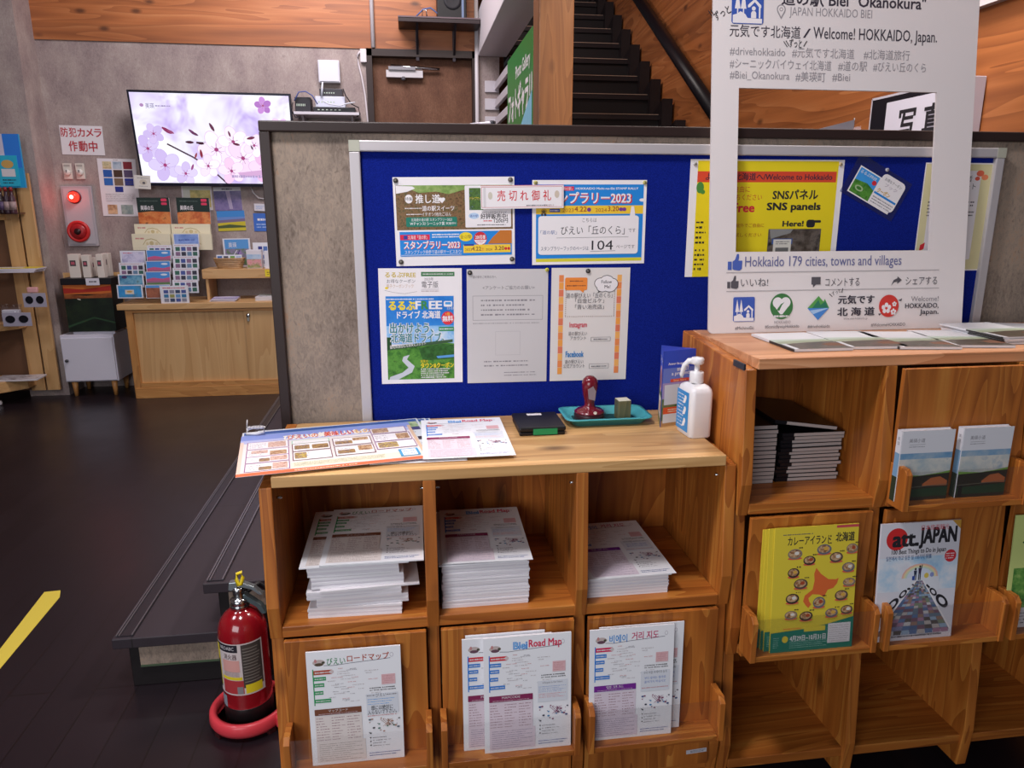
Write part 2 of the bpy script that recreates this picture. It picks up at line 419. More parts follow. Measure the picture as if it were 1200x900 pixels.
for i in range(20):
    zt = z0 + i * 0.1814; yt = y0 + (i) * 0.2893 - 0.05
    pts += [(yt, zt), (yt, zt + 0.1814 + 0.11)]
pts = [(y, z) for y, z in pts] + [(y0 + 20 * 0.2893, z0 + 20 * 0.1814), (y0 + 20 * 0.2893, z0 + 18 * 0.1814), (y0, z0)]
mb.prism(pts, XR - 0.10, XR - 0.02, 0, P('#1a1113', 0.5)); mb.build('stair_stringer', stairs)
mb = MB(); a, b = Vector((XR - 0.09, 6.6, 3.365)), Vector((XR - 0.09, 4.3, 1.90))
d = (b - a).normalized(); mb.tube([a, b], 0.045, P('#151218', 0.4), 10)
hr = struct(mb.build('handrail'), 'black handrail along the plank wall above the stairs')
for k in (0.15, 0.5, 0.85):
    p = a.lerp(b, k); mb = MB(); mb.tube([p, p + Vector((0.02, 0, -0.06)), p + Vector((0.088, 0, -0.08))], 0.012, P('#151218', 0.4)); mb.build('rail_bracket', hr)
# stepped platform behind the partition
mb = MB(); YS = 2.16
def riser(x0, x1, zt, rise):
    mb.box(x0, XR, YS, BW, zt - 0.035, zt, M_STEP)
    mb.box(x0 + 0.035, XR, YS + 0.03, BW, zt - rise, zt - 0.035, P('#181214', 0.5))
riser(-0.96, -0.67, 0.19, 0.19); riser(-0.672, 0.5, 0.36, 0.17)
plat = struct(mb.build('platform_steps', bevel=0.003), 'dark two-step platform behind the partition')
for x, z in ((-0.96, 0.19), (-0.672, 0.36)):
    mb = MB()
    mb.box(x + 0.012, x + 0.062, YS + 0.012, BW - 0.6, z, z + 0.004, P('#3a363c', 0.35, 0.5))
    for q in (0.010, 0.018, 0.056): mb.box(x + q, x + q + 0.004, YS + 0.012, BW - 0.6, z + 0.004, z + 0.007, P('#777379', 0.3, 0.6))
    mb.build('step_nosing', plat)
for x0, zt, rise in ((-0.96, 0.19, 0.19), (-0.672, 0.36, 0.17)):
    mb = MB(); mb.box(x0 + 0.07, x0 + 0.6 if x0 < -0.9 else 0.45, YS + 0.018, YS + 0.03, zt - rise * 0.58, zt - 0.04, M_PART); mb.build('step_panel', plat)
    mb = MB(); mb.box(x0 + 0.07, x0 + 0.6 if x0 < -0.9 else 0.45, YS + 0.016, YS + 0.03, zt - rise * 0.6, zt - rise * 0.565, P('#4a5a44', 0.5)); mb.build('step_panel_edge', plat)
# partition that carries the notice board
PY = 1.885
mb = MB(); mb.box(-0.335, XR - 0.01, PY + 0.012, PY + 0.08, 0, 1.675, M_PART)
part = struct(mb.build('wall_partition'), 'low fibreboard partition with dark edging')
mb = MB(); mb.box(-0.345, XR - 0.01, PY - 0.006, PY + 0.10, 1.675, 1.70, DARKWOOD); mb.build('cap_rail', part, 0.003)
mb = MB(); mb.box(-0.345, -0.320, PY - 0.004, PY + 0.10, 0, 1.675, DARKWOOD); mb.build('edge_post', part, 0.002)
# yellow tape on the floor
mb = MB(); q = [atz(*p, 0.0) for p in ((-60, 838), (52, 694), (71, 692), (70, 700), (-20, 808))]
mb.prism([(v.x, v.y) for v in q], 0.0, 0.001, 2, P('#d8c24a', 0.6))
tag(mb.build('floor_tape'), 'yellow tape strip stuck on the dark floor', 'tape')

# ------------------------------------------------------------------ display racks
def rack(name, label, x0, x1, top, cols, rows, th, yb, base):
    """side panels with a kneed front edge, dividers, shelves, back; cols = [(x0,x1)...] clear cells; rows = [(z0,z1)] clear cells"""
    t = thing(name, label, 'display rack', ((x0 + x1) / 2, 1.65, 0), world=True)
    def knee(z0, z1, yf):                     # front edge leans out towards the foot of each row, then cuts back
        return [(yf + 0.022, z1), (yf, z0 + 0.05), (yf + 0.018, z0 - 0.03)]
    for xa, xb in ((x0, x0 + th), (x1 - th, x1)):
        pts = [(yb, 0), (yb, top)]
        for z0, z1 in rows: pts += [(1.472, min(z1 + 0.0, top)), (1.450, z0 + 0.05), (1.450 + 0.012, z0 - 0.03)]
        pts += [(1.455, 0)]
        mb = MB(); mb.prism(pts, xa, xb, 0, rackwood(2)); mb.build('side_panel', t, 0.0025)
    mb = MB(); mb.box(x0 + th, x1 - th, 1.468, yb, top - 0.025, top, (deskwood if top < 1 else topwood)(0)); mb.build('top_board', t, 0.002)
    for (z0, z1) in rows:
        mb = MB(); mb.box(x0 + th, x1 - th, 1.458, yb - 0.012, z0 - 0.026, z0, rackwood(0)); mb.build('shelf', t, 0.002)
    for k in range(len(cols) - 1):
        xa, xb = cols[k][1], cols[k + 1][0]
        for i, (z0, z1) in enumerate(rows):
            mb = MB()
            mb.prism([(yb - 0.012, z0 - 0.026), (yb - 0.012, z1), (1.468, z1), (1.446, z0 + 0.045), (1.457, z0 - 0.026)] if i < 2 or top < 1 else
                     [(yb - 0.012, z0 - 0.09), (yb - 0.012, z1), (1.468, z1), (1.446, z0 + 0.02), (1.455, z0 - 0.09)], xa, xb, 0, rackwood(2)); mb.build('divider', t, 0.0015)
    mb = MB(); mb.box(x0 + th, x1 - th, yb - 0.012, yb, base, top - 0.025, rackwood(2)); mb.build('back_panel', t)
    return t
def flap(t, x0, x1, z0, z1, zt, h=0.115, acrylic=True, lip=0.0):
    mb = MB(); mb.box(x0 + 0.003, x1 - 0.003, 1.445, 1.457, z0, z1, rackwood(2)); d = mb.build('flap_door', t, 0.0012)
    for xa in (x0 - 0.004, x1 - 0.010):
        mb = MB(); mb.prism([(1.445, zt), (1.385, zt), (1.385, zt + h * 0.88), (1.397, zt + h), (1.445, zt + h)], xa, xa + 0.014, 0, rackwood(2)); mb.build('tray_side', d, 0.0015)
    mb = MB(); mb.box(x0 + 0.010, x1 - 0.010, 1.388, 1.445, zt, zt + 0.014, rackwood(0)); mb.build('tray_ledge', d, 0.0012)
    if acrylic:
        mb = MB(); mb.box(x0 + 0.010, x1 - 0.010, 1.3885, 1.3905, zt + 0.014, zt + h - 0.006, clear()); mb.build('acrylic_guard', d)
    return d
LOWC = [(-0.300, 0.0125), (0.0395, 0.3485), (0.3755, 0.694)]
LOWR = [(0.615, 0.932), (0.16, 0.589)]
low = rack('display_rack', 'low pine display rack with map stacks in its open top row', -0.327, 0.721, 0.957, LOWC, LOWR, 0.027, 1.855, 0.2)
TALC = [(0.752, 1.060), (1.087, 1.395), (1.422, 1.730)]
TALR = [(0.839, 1.152), (0.478, 0.813), (0.150, 0.452)]
tall = rack('display_rack', 'tall pine display rack carrying the white photo frame panel', 0.725, 1.757, 1.177, TALC, TALR, 0.027, 1.855, 0.12)
for (a, b) in LOWC: flap(low, a, b, 0.16, 0.586, 0.272)
for (a, b) in TALC: flap(tall, a, b, 0.452, 0.808, 0.474)
flap(tall, TALC[1][0], TALC[1][1], 0.818, 1.148, 0.830, 0.10, True)
flap(tall, TALC[2][0], TALC[2][1], 0.818, 1.148, 0.830, 0.10, True)
# small cabinet pegs in the open cells
for (x, zz) in ((-0.298, 0.895), (0.0105, 0.90), (0.0395, 0.90), (0.3465, 0.895), (0.3755, 0.895), (0.692, 0.895)):
    mb = MB(); mb.tube([(x - 0.004, 1.51, zz), (x + 0.010, 1.51, zz)], 0.003, CHROME); mb.build('shelf_peg', low)
mb = MB(); mb.box(0.722, 0.7265, 1.475, 1.53, 1.150, 1.164, P('#2a2a34', 0.4)); mb.build('brand_plate', tall)
s = Sheet(0.052, 0.011, 100, 22, P('#c8c4cc')); s.fine(20, 4, 96, 18, 2, P('#66626a'), 0.5)
mb = None
m_, w_, h_ = onwall((803, 880), (829, 876), (803.5, 884), 1.4445); o = s.mesh('name_label', None); o.parent = low
o.matrix_world = m_
o.location = o.location - low.location; 

# ------------------------------------------------------------------ notice board
FY = 1.878
nb = thing('notice_board', 'blue felt notice board in an aluminium frame on the partition', 'notice board', (0.74, PY, 0.9), world=True)
M_FELT, nt, b = nodes('blue_felt'); v = objcoord(nt, False)
nt.links.new(ramp(nt, noise(nt, mapped(nt, v, (400, 400, 400)), 1.0, 2), [(0.35, '#0a1a6e'), (0.65, '#12258a')]), b.inputs['Base Color']); b.inputs['Roughness'].default_value = 0.95
b.inputs['Specular IOR Level'].default_value = 0.1
BX0, BX1, BZ0, BZ1 = -0.136, 1.623, 0.90, 1.657
mb = MB(); mb.box(BX0 + 0.01, BX1 - 0.01, FY, PY + 0.012, BZ0 + 0.01, BZ1 - 0.01, M_FELT); mb.build('felt_panel', nb)
fr = 0.026
for bx in ((BX0, BX1, BZ1 - fr, BZ1), (BX0, BX1, BZ0, BZ0 + fr), (BX0, BX0 + fr, BZ0 + fr, BZ1 - fr), (BX1 - fr, BX1, BZ0 + fr, BZ1 - fr)):
    mb = MB(); mb.box(bx[0], bx[1], FY - 0.012, PY + 0.012, bx[2], bx[3], ALU); mb.build('frame_rail', nb, 0.003)
for x in (BX0, BX1 - fr):
    mb = MB(); mb.box(x, x + fr, FY - 0.0128, FY - 0.011, BZ1 - fr, BZ1, P('#b4b4a4', 0.45)); mb.build('corner_cap', nb)

# ------------------------------------------------------------------ sheets pinned on the notice board
K = P('#26242a'); GREY = P('#8a868c'); MID = P('#5a565c'); RED = P('#cf2a36'); BLUE = P('#1e86d8'); YEL = P('#f0d62a'); WP = P('#efeaec', 0.5); CREAM = P('#eee4c4')
GREEN = P('#2f8a55'); ORANGE = P('#ea8a3c'); NAVY = P('#2a3f9a'); PINK = P('#e8a8b4'); PURP = P('#7a3a8e'); BROWN = P('#7c4a34'); TEAL = P('#1c7a66'); SKY = P('#3e9ae2')
def pin(px, Y, label, col='#4a4640', r=0.0075, name='magnet'):
    p = aty(px[0], px[1], Y); mb = MB()
    mb.lathe([(r, 0), (r, 0.002), (r * 0.8, 0.0036), (r * 0.35, 0.004)], P(col, 0.35), n=16)
    mb.lathe([(r * 0.4, 0.004), (r * 0.32, 0.0045)], P('#8c857c', 0.3, 0.5), n=12)
    o = mb.build(name); o.matrix_world = Matrix.Translation((p.x, Y, p.z)) @ Matrix.Rotation(math.pi / 2, 4, 'X')
    return tag(o, label, 'magnet' if name == 'magnet' else 'push pin', 'magnets and pins on the notice board')
FS = FY - 0.0004
# food and stamp rally sheet
m_, w_, h_ = onwall((459.8, 207.7), (602.5, 207), (464.5, 312), FS)
s = Sheet(w_, h_, 950, 685, WP)
s.r(18, 62, 935, 405, photo('brown_field', ['#3a2c1c', '#6e5236', '#8a6a48', '#4c4a2a', '#b09070'], 120))
s.p([(60, 62), (935, 62), (935, 100), (560, 95), (430, 130), (330, 110), (200, 120)], photo('hills', ['#5a7a3a', '#86a458', '#a8b878'], 50))
s.p([(20, 64), (150, 70), (170, 85), (110, 110), (22, 125)], WP)
s.e(118, 165, 30, 34, WP); s.t('特集', 118, 165, 26, K)
s.t('推し道', 265, 165, 66, WP, w=190, bold=0.02); s.e(365, 168, 14, 12, WP); s.e(387, 168, 14, 12, WP); s.p([(352, 174), (400, 174), (376, 200)], WP)
s.fine(85, 228, 215, 246, 1, WP); s.t('道の駅スイーツ', 345, 238, 40, WP, w=250, bold=0.015)
s.fine(95, 274, 215, 292, 1, WP); s.t('イチオシ!地元ごはん', 330, 283, 30, WP, w=230)
s.rr(90, 305, 490, 380, 10, TEAL); s.t('北海道の道の駅 スタンプラリー2023', 290, 325, 24, WP, w=320); s.t('Wチャンス! シーニック賞', 255, 355, 26, WP, w=270, bold=0.015); s.t('実施中!!', 440, 355, 20, WP, w=80)
s.rr(556, 66, 922, 390, 8, WP); s.r(590, 85, 700, 255, photo('map_cover', ['#2c4a7a', '#5a7c3c', '#3c5a2c', '#9ab0c0'], 90)); s.t('ドライブマップ', 645, 165, 26, YEL, w=100)
s.e(625, 300, 42, 24, P('#b8d0ea')); s.t('道の駅', 625, 300, 20, NAVY)
s.t('シーニックドライブマップ', 785, 275, 20, K, w=200); s.t('好評販売中!', 785, 305, 40, K, w=215, bold=0.02); s.fine(700, 330, 770, 350, 1, RED); s.t('1200円', 840, 340, 36, K, w=110, bold=0.01); s.fine(650, 362, 880, 380, 1, MID)
s.r(35, 418, 925, 610, BLUE)
s.rr(38, 440, 270, 482, 4, P('#d8244a')); s.t('北海道「道の駅」', 175, 461, 30, WP, w=150); s.r(66, 446, 96, 476, NAVY)
s.fine(290, 432, 505, 470, 2, WP, 0.5)
s.t('スタンプラリー2023', 289, 524, 62, RED, w=446, bold=0.045); s.t('スタンプラリー2023', 285, 520, 62, WP, w=440, bold=0.025)
s.t('スタンプブック持参で道の駅サービスあり!', 295, 577, 30, WP, w=450); s.line(40, 600, 520, 600, 3, WP)
s.e(556, 462, 52, 36, YEL); s.t('全127駅', 556, 462, 30, K, w=86)
s.e(672, 478, 52, 54, RED); s.t('200名様', 672, 466, 32, WP, w=80, bold=0.02); s.p([(622, 488), (722, 488), (705, 515), (672, 532), (640, 515)], WP); s.fine(640, 492, 705, 515, 2, RED)
s.p([(770, 470), (830, 415), (925, 415), (925, 520), (730, 520)], P('#c4742c'))
s.r(535, 526, 915, 590, P('#f2cc3c')); s.t('2023', 575, 565, 26, BROWN); s.t('4.22', 640, 558, 40, BROWN, w=74, bold=0.015); s.t('土', 690, 560, 24, RED); s.t('2024', 740, 565, 24, BROWN); s.t('3.20', 825, 556, 40, BROWN, w=76, bold=0.015); s.e(876, 560, 11, 12, RED); s.e(900, 560, 11, 12, RED)
s.r(540, 520, 620, 534, NAVY)
s.mesh('food_poster', m_, 'laminated landscape sheet with a brown field photo above a blue stamp rally banner', 'poster')
# station stamp sheet
m_, w_, h_ = onwall((623.8, 211), (758.2, 211), (625, 310.5), FS)
s = Sheet(w_, h_, 1000, 745, WP)
s.r(32, 38, 975, 715, BLUE); s.r(32, 222, 975, 296, P('#f0c838')); s.r(32, 690, 975, 720, P('#d8d03a'))
s.r(150, 55, 360, 92, P('#d8244a')); s.t('北海道「道の駅」', 255, 74, 26, WP, w=180); s.t('HOKKAIDO Michi-no-Eki STAMP RALLY', 650, 73, 24, WP, w=550, bold=0.02)
s.t('スタンプラリー2023', 455, 158, 100, RED, w=830, bold=0.045); s.t('スタンプラリー2023', 450, 152, 100, WP, w=820, bold=0.025)
s.e(965, 175, 28, 14, WP); s.r(150, 250, 240, 278, NAVY); s.fine(155, 255, 235, 274, 1, WP)
s.t('2023', 310, 262, 40, P('#b06a30'), w=100); s.t('4.22', 420, 252, 56, P('#a04a28'), w=105, bold=0.01); s.e(494, 258, 18, 18, PURP)
s.t('2024', 600, 262, 40, P('#b06a30'), w=100); s.t('3.20', 708, 250, 56, P('#a04a28'), w=95, bold=0.01); s.e(776, 256, 18, 16, PURP); s.e(806, 256, 18, 16, PURP)
s.e(100, 270, 26, 24, P('#c89a30')); s.e(98, 274, 16, 14, P('#6a5a2c')); s.p([(76, 290), (92, 286), (90, 330), (78, 318)], P('#33323a')); s.p([(100, 286), (120, 290), (122, 318), (106, 330)], P('#33323a'))
s.p([(858, 312), (868, 230), (892, 230), (905, 312)], WP)
s.rr(52, 312, 938, 655, 26, WP)
s.t('こちらは', 500, 350, 38, MID, w=125); s.t('「道の駅」', 142, 456, 34, P('#3a5a9a'), w=140); s.t('びえい「丘のくら」', 532, 440, 76, K, w=565); s.t('です', 880, 444, 38, MID, w=62)
s.line(210, 506, 850, 502, 3, MID); s.t('スタンプラリーブックのページは', 285, 600, 38, P('#3a4a6a'), w=420); s.t('104', 618, 575, 110, K, w=190); s.line(510, 630, 735, 626, 3, MID); s.t('ページです', 825, 590, 36, MID, w=165)
s.mesh('stamp_poster', m_, 'blue bordered sheet with the large number 104 and the words びえい「丘のくら」', 'poster')
# sold-out strip
m_, w_, h_ = onwall((563, 217.5), (660.5, 216.5), (565, 245), FS - 0.0075)
s = Sheet(w_, h_, 970, 275, WP)
s.r(0, 0, 970, 8, P('#d88a90')); s.frame(12, 20, 955, 258, 5, P('#c86a70'))
for i, ch in enumerate('売切れ御礼'): s.t(ch, 238 + i * 134, 122, 122, RED, w=92, bold=0.01)
s.fine(530, 225, 780, 255, 1, MID); s.t('びえい丘のくら', 800, 240, 26, BROWN, w=110)
s.p([(30, 30), (60, 20), (60, 250), (30, 255)], P('#d8d4d6'))
s.e(110, 120, 26, 44, P('#cfc8b8')); s.e(890, 110, 28, 44, P('#cfc0b0'))
s.mesh('sold_out_strip', m_, 'white strip with red 売切れ御礼 characters overlapping the two upper sheets', 'notice')
# drive magazine sheet
m_, w_, h_ = onwall((443, 314.5), (541, 314.2), (446.5, 450), FS)
s = Sheet(w_, h_, 590, 815, WP)
s.t('るるぶFREE', 155, 45, 38, P('#c8b04a'), w=215, bold=0.03); s.t('お得なクーポン', 158, 88, 26, MID, w=200); s.t('電子クーポンブック', 150, 122, 26, P('#c8a890'), w=190); s.line(40, 150, 100, 165, 2, GREY); s.line(100, 165, 180, 175, 2, GREY); s.line(180, 175, 270, 160, 2, GREY); s.e(55, 135, 12, 8, YEL)
s.rr(300, 25, 538, 55, 3, P('#3f7a4a')); s.fine(312, 34, 530, 46, 1, PAPER, 0.5); s.t('2023年', 355, 74, 22, GREY, w=66); s.t('電子版', 362, 112, 44, MID, w=118); s.line(300, 145, 425, 145, 2, GREY); s.fine(300, 150, 425, 165, 1, P('#b09a9a'))
u0, v0, u1, v1 = 45, 192, 530, 785
s.r(u0, v0, u1, 530, photo('blue_sky', ['#1f74cc', '#2f86da', '#3e94e0'], 14)); s.r(u0, 400, u1, 530, photo('hazy_sky', ['#3e94e0', '#8cc0ee', '#dce8f2'], 22))
s.p([(45, 560), (150, 545), (300, 530), (420, 518), (530, 530), (530, 785), (45, 785)], photo('green_field', ['#22521c', '#3e7a2a', '#5c9a3a', '#2c5c22'], 60))
s.p([(45, 480), (75, 480), (80, 560), (45, 575)], P('#1e4a20')); s.p([(270, 560), (440, 530), (530, 540), (530, 640), (300, 650)], photo('dark_trees', ['#1c4018', '#2e6026', '#40763a'], 90))
s.p([(160, 620), (205, 607), (185, 640), (240, 690), (220, 735), (120, 785), (55, 785), (60, 765), (150, 735), (195, 700), (150, 650)], P('#c8ccd4'))
s.p([(400, 620), (530, 610), (530, 628), (410, 636)], P('#5a9ad8'))
s.fine(50, 205, 390, 220, 1, WP, 0.5)
s.t('るるぶ', 160, 258, 66, YEL, w=185, bold=0.045); s.t('F', 275, 255, 72, WP, w=34, bold=0.04); s.t('R', 322, 255, 72, P('#3f8a44'), w=44, bold=0.04); s.t('E', 375, 255, 72, WP, w=40, bold=0.04); s.t('E', 423, 255, 72, WP, w=40, bold=0.04)
s.rr(458, 228, 520, 268, 10, WP); s.rr(468, 235, 510, 252, 6, SKY); s.t('22-23', 505, 278, 20, WP, w=50)
s.t('ドライブ 北海道', 278, 322, 52, WP, w=310, bold=0.03)
s.e(486, 348, 46, 48, P('#dc3344')); s.t('1冊', 486, 320, 22, YEL); s.t('無料', 486, 352, 40, WP, w=76, bold=0.03)
s.t('出かけよう、', 225, 415, 72, WP, w=314, bold=0.085); s.t('出かけよう、', 225, 415, 70, P('#2f7f88'), w=308, bold=0.03); s.t('北海道ドライブ。', 265, 485, 66, WP, w=387, bold=0.085); s.t('北海道ドライブ。', 265, 485, 64, P('#2f7f88'), w=380, bold=0.03)
s.p([(62, 545), (520, 500), (520, 520), (62, 572)], P('#3a5a3a')); s.t('最旬体感巡礼写真映えスポット', 195, 537, 26, WP, w=260, rot=-0.1)
s.rr(420, 410, 530, 440, 2, P('#3a9060')); s.fine(426, 416, 524, 434, 1, WP)
s.t('充実の', 310, 655, 22, YEL, w=55); s.t('タウン&クーポン', 405, 685, 38, YEL, w=240, bold=0.03); s.fine(285, 705, 525, 780, 5, PAPER, 0.5, 5)
s.mesh('coupon_poster', m_, 'portrait sheet with a blue sky and winding road magazine cover', 'poster')
# survey sheet
m_, w_, h_ = onwall((546.8, 315.5), (642.5, 315), (549.5, 449), FS)
s = Sheet(w_, h_, 555, 785, P('#cfcbcc', 0.35, 0, 0.3))
s.t('道の駅をご利用の方へ', 120, 52, 18, MID, w=160); s.t('<アンケートご協力のお願い>', 285, 125, 26, MID, w=355)
s.frame(40, 180, 520, 345, 2.5, GREY); s.fine(95, 195, 470, 325, 4, GREY, 0.3, 3, 0.2); s.fine(40, 358, 500, 378, 1, P('#a8a4a8'), 0.35)
s.frame(195, 425, 365, 590, 2, P('#b4b0b4')); s.fine(115, 620, 425, 680, 2, GREY, 0.28, 4, 0.1); s.fine(255, 705, 490, 745, 2, GREY, 0.3, 6, 0.1)
s.mesh('survey_notice', m_, 'plain white laminated survey notice in the middle of the lower row', 'notice')
# follow-me sheet
m_, w_, h_ = onwall((646.5, 314), (738.7, 313.5), (645.5, 446.5), FS)
s = Sheet(w_, h_, 540, 780, P('#e2dcd8'))
bc = [P('#e88a50'), P('#f2b060'), P('#e07a5a'), P('#f0a04a')]
for i in range(14):
    a = 48 + i * 49
    s.r(52, a, 84, a + 47, bc[(i * 3) % 4]); s.r(452, a, 484, a + 47, bc[(i * 3 + 1) % 4])
s.rr(92, 65, 245, 150, 10, P('#f08c3a')); s.p([(195, 150), (225, 150), (218, 168)], P('#f08c3a')); s.fine(125, 80, 215, 98, 1, BROWN); s.fine(105, 110, 235, 130, 1, BROWN)
for (u, v, ru, rv) in ((335, 105, 38, 34), (380, 88, 45, 34), (420, 110, 36, 36), (350, 135, 36, 26), (400, 138, 40, 24)): s.e(u, v, ru + 4, rv + 4, K)
s.p([(330, 150), (318, 170), (350, 160)], K)
for (u, v, ru, rv) in ((335, 105, 38, 34), (380, 88, 45, 34), (420, 110, 36, 36), (350, 135, 36, 26), (400, 138, 40, 24), (375, 115, 60, 34)): s.e(u, v, ru, rv, WP)
s.t('Follow', 378, 95, 28, K, w=72, bold=0.01); s.t('Me!', 385, 128, 28, K, w=40, bold=0.01)
s.t('道の駅びえい「丘のくら」', 262, 186, 34, MID, w=320); s.t('「白金ビルケ」', 265, 222, 32, MID, w=200); s.t('「青い池売店」', 265, 264, 32, MID, w=200)
for k in range(24): s.e(100 + k * 14.6, 330, 3, 3, BROWN, 6); s.z -= s.st
for k in range(14): s.e(100, 140 + k * 14, 3, 3, BROWN, 6); s.z -= s.st; s.e(436, 160 + k * 12.5, 3, 3, BROWN, 6); s.z -= s.st
s.z += s.st
s.t('Instagram', 190, 392, 46, P('#d4465a'), w=120, bold=0.02); s.t('道の駅びえい', 188, 448, 28, MID, w=130); s.t('アカウント', 192, 480, 28, MID, w=110); s.frame(282, 476, 418, 504, 2, MID); s.fine(300, 482, 400, 498, 1, MID)
s.t('Facebook', 170, 592, 52, P('#2b82c4'), w=125, bold=0.03); s.t('道の駅びえい', 168, 645, 28, MID, w=130); s.t('公式アカウント', 168, 676, 28, MID, w=150); s.frame(275, 664, 412, 696, 2, MID); s.fine(290, 672, 400, 690, 1, MID)
s.mesh('social_media_notice', m_, 'sheet with orange checked side borders and a Follow Me! bubble', 'notice')
# yellow SNS panel poster
m_, w_, h_ = onwall((809.5, 186.5), (990, 187.5), (805, 324.5), FS)
s = Sheet(w_, h_, 1090, 830, WP)
s.r(52, 10, 1050, 830, P('#e8d21c')); s.r(52, 82, 1040, 158, P('#d8482c'))
s.t('ようこそ北海道へ/Welcome to Hokkaido', 560, 118, 50, P('#3a2a3a'), w=900, bold=0.02)
s.e(75, 195, 26, 40, P('#4a8a3c')); s.e(95, 225, 16, 16, P('#4a8a3c'))
s.t('ご自由に', 350, 206, 44, P('#c83a2c'), w=150); s.t('お持ちください', 385, 262, 44, P('#c83a2c'), w=260); s.t('Free', 390, 336, 80, RED, w=150, bold=0.04)
s.t('SNSパネル', 755, 244, 72, K, w=325, bold=0.03); s.t('SNS panels', 750, 336, 66, K, w=385, bold=0.04); s.t('Here!', 755, 452, 50, K, w=150, bold=0.04)
s.rr(852, 424, 915, 480, 18, K); s.rr(890, 428, 958, 446, 8, K)
s.r(580, 490, 965, 830, photo('dark_stand', ['#2a2420', '#4a4038', '#6a6058', '#1c1a1a'], 30)); s.p([(590, 492), (760, 492), (740, 520), (600, 560)], P('#8a8a88')); s.r(610, 560, 760, 600, P('#3a5a9a')); s.r(622, 565, 752, 830, P('#d8d4cc')); s.r(640, 625, 735, 760, P('#6a6a6a')); s.fine(640, 575, 740, 605, 2, MID)
s.fine(60, 420, 130, 600, 5, K, 0.35, 2); s.fine(60, 620, 130, 790, 5, K, 0.45, 9, 0.1); s.t('館内・館外でご自由に', 400, 462, 28, P('#b05a20'), w=290); s.t('お試しください', 420, 530, 28, P('#b05a20'), w=220)
s.mesh('yellow_panel_poster', m_, 'bright yellow SNS panels poster half behind the white photo frame panel', 'poster')
# coupon booklet in a clear sleeve
m_, w_, h_ = onwall((1009, 179), (1069, 216), (984, 224), FS - 0.0008)
s = Sheet(w_, h_, 300, 210, border=False)
s.mb.box(-w_ / 2, w_ / 2, 0, h_, 0, 0.0004, clear('clear_sleeve', (0.75, 0.78, 0.9, 1), 0.25)); s.z = 0.0006
s.r(30, 50, 265, 190, WP); s.rr(150, 20, 280, 180, 24, WP)
s.r(36, 56, 145, 184, SKY); s.p([(36, 120), (100, 110), (145, 125), (145, 184), (36, 184)], photo('green_field', [])); s.e(75, 150, 22, 14, P('#a8c090')); s.e(75, 150, 14, 8, P('#3e7a2a')); s.t('るるぶFREE', 88, 72, 18, WP, w=90); s.e(130, 92, 12, 12, RED)
s.t('お得なクーポン', 215, 45, 16, MID, w=95); s.t('ブック', 215, 70, 18, P('#b0a0b0'), w=70); s.t('クーポン', 195, 108, 24, P('#c8a030'), w=70, bold=0.03); s.r(150, 122, 275, 132, BLUE); s.fine(155, 140, 270, 180, 3, GREY)
s.mesh('coupon_leaflet', m_, 'coupon leaflet hung at a tilt in a clear plastic sleeve', 'leaflet')
# right hand survey sheet
m_, w_, h_ = onwall((1082.5, 186), (1167, 189), (1068.5, 297), FS, None); w_, h_ = 0.205, 0.292
p = aty(1167, 189, FS)
m_ = upright(p.x - w_ / 2 - 0.004, FS, p.z - h_ - 0.005)
s = Sheet(w_, h_, 600, 850, WP)
s.r(8, 10, 592, 840, P('#d8cfa0')); s.rr(70, 60, 500, 760, 12, PAPER)
s.e(490, 80, 34, 24, P('#e06a4c')); s.e(535, 110, 30, 22, P('#e8865c')); s.e(470, 120, 22, 16, P('#d85a44'))
s.t('来館者', 330, 120, 50, K, w=190); s.t('アンケート', 335, 180, 46, K, w=260); s.t('お願い', 330, 245, 46, K, w=150)
s.fine(60, 290, 500, 420, 5, MID, 0.4, 12); s.fine(140, 480, 420, 510, 1, K, 0.5); s.r(290, 600, 340, 612, RED); s.r(290, 735, 350, 750, RED)
s.p([(40, 640), (80, 620), (75, 670), (35, 690)], RED)
s.mesh('survey_poster', m_, 'cream bordered survey sheet at the right end of the notice board', 'notice')
for px, lab, c, nm in (((463.5, 211.5), 'dark round magnet at the top left corner of the brown field sheet', '#4a4640', 'magnet'), ((598, 210.5), 'dark round magnet at the top right corner of the brown field sheet', '#6a625a', 'magnet'),
        ((470, 307), 'dark round magnet at the bottom left corner of the brown field sheet', '#4a4640', 'magnet'), ((600, 303.5), 'dark round magnet at the bottom right corner of the brown field sheet', '#4a4640', 'magnet'),
        ((550.5, 319.5), 'dark round magnet at the top left of the plain survey notice', '#3c3a3a', 'magnet'), ((689, 317.5), 'dark round magnet at the top centre of the Follow Me! sheet', '#3c3a3a', 'magnet'),
        ((627.5, 214), 'yellow push pin at the top left of the number 104 sheet', '#b8b060', 'push_pin'), ((755.5, 214), 'yellow push pin at the top right of the number 104 sheet', '#b8b060', 'push_pin'),
        ((641, 316), 'yellow push pin at the top right of the plain survey notice', '#c8c83a', 'push_pin'), ((814.5, 192), 'clear push pin at the top left of the yellow poster', '#b8b4b0', 'push_pin'), ((985, 192.5), 'clear push pin at the top right of the yellow poster', '#c8b48a', 'push_pin'),
        ((1039.5, 199), 'clear push pin holding the tilted coupon sleeve', '#b8b8c4', 'push_pin')):
    pin(px, FS - 0.0012, lab, c, 0.0062 if nm == 'magnet' else 0.005, nm)

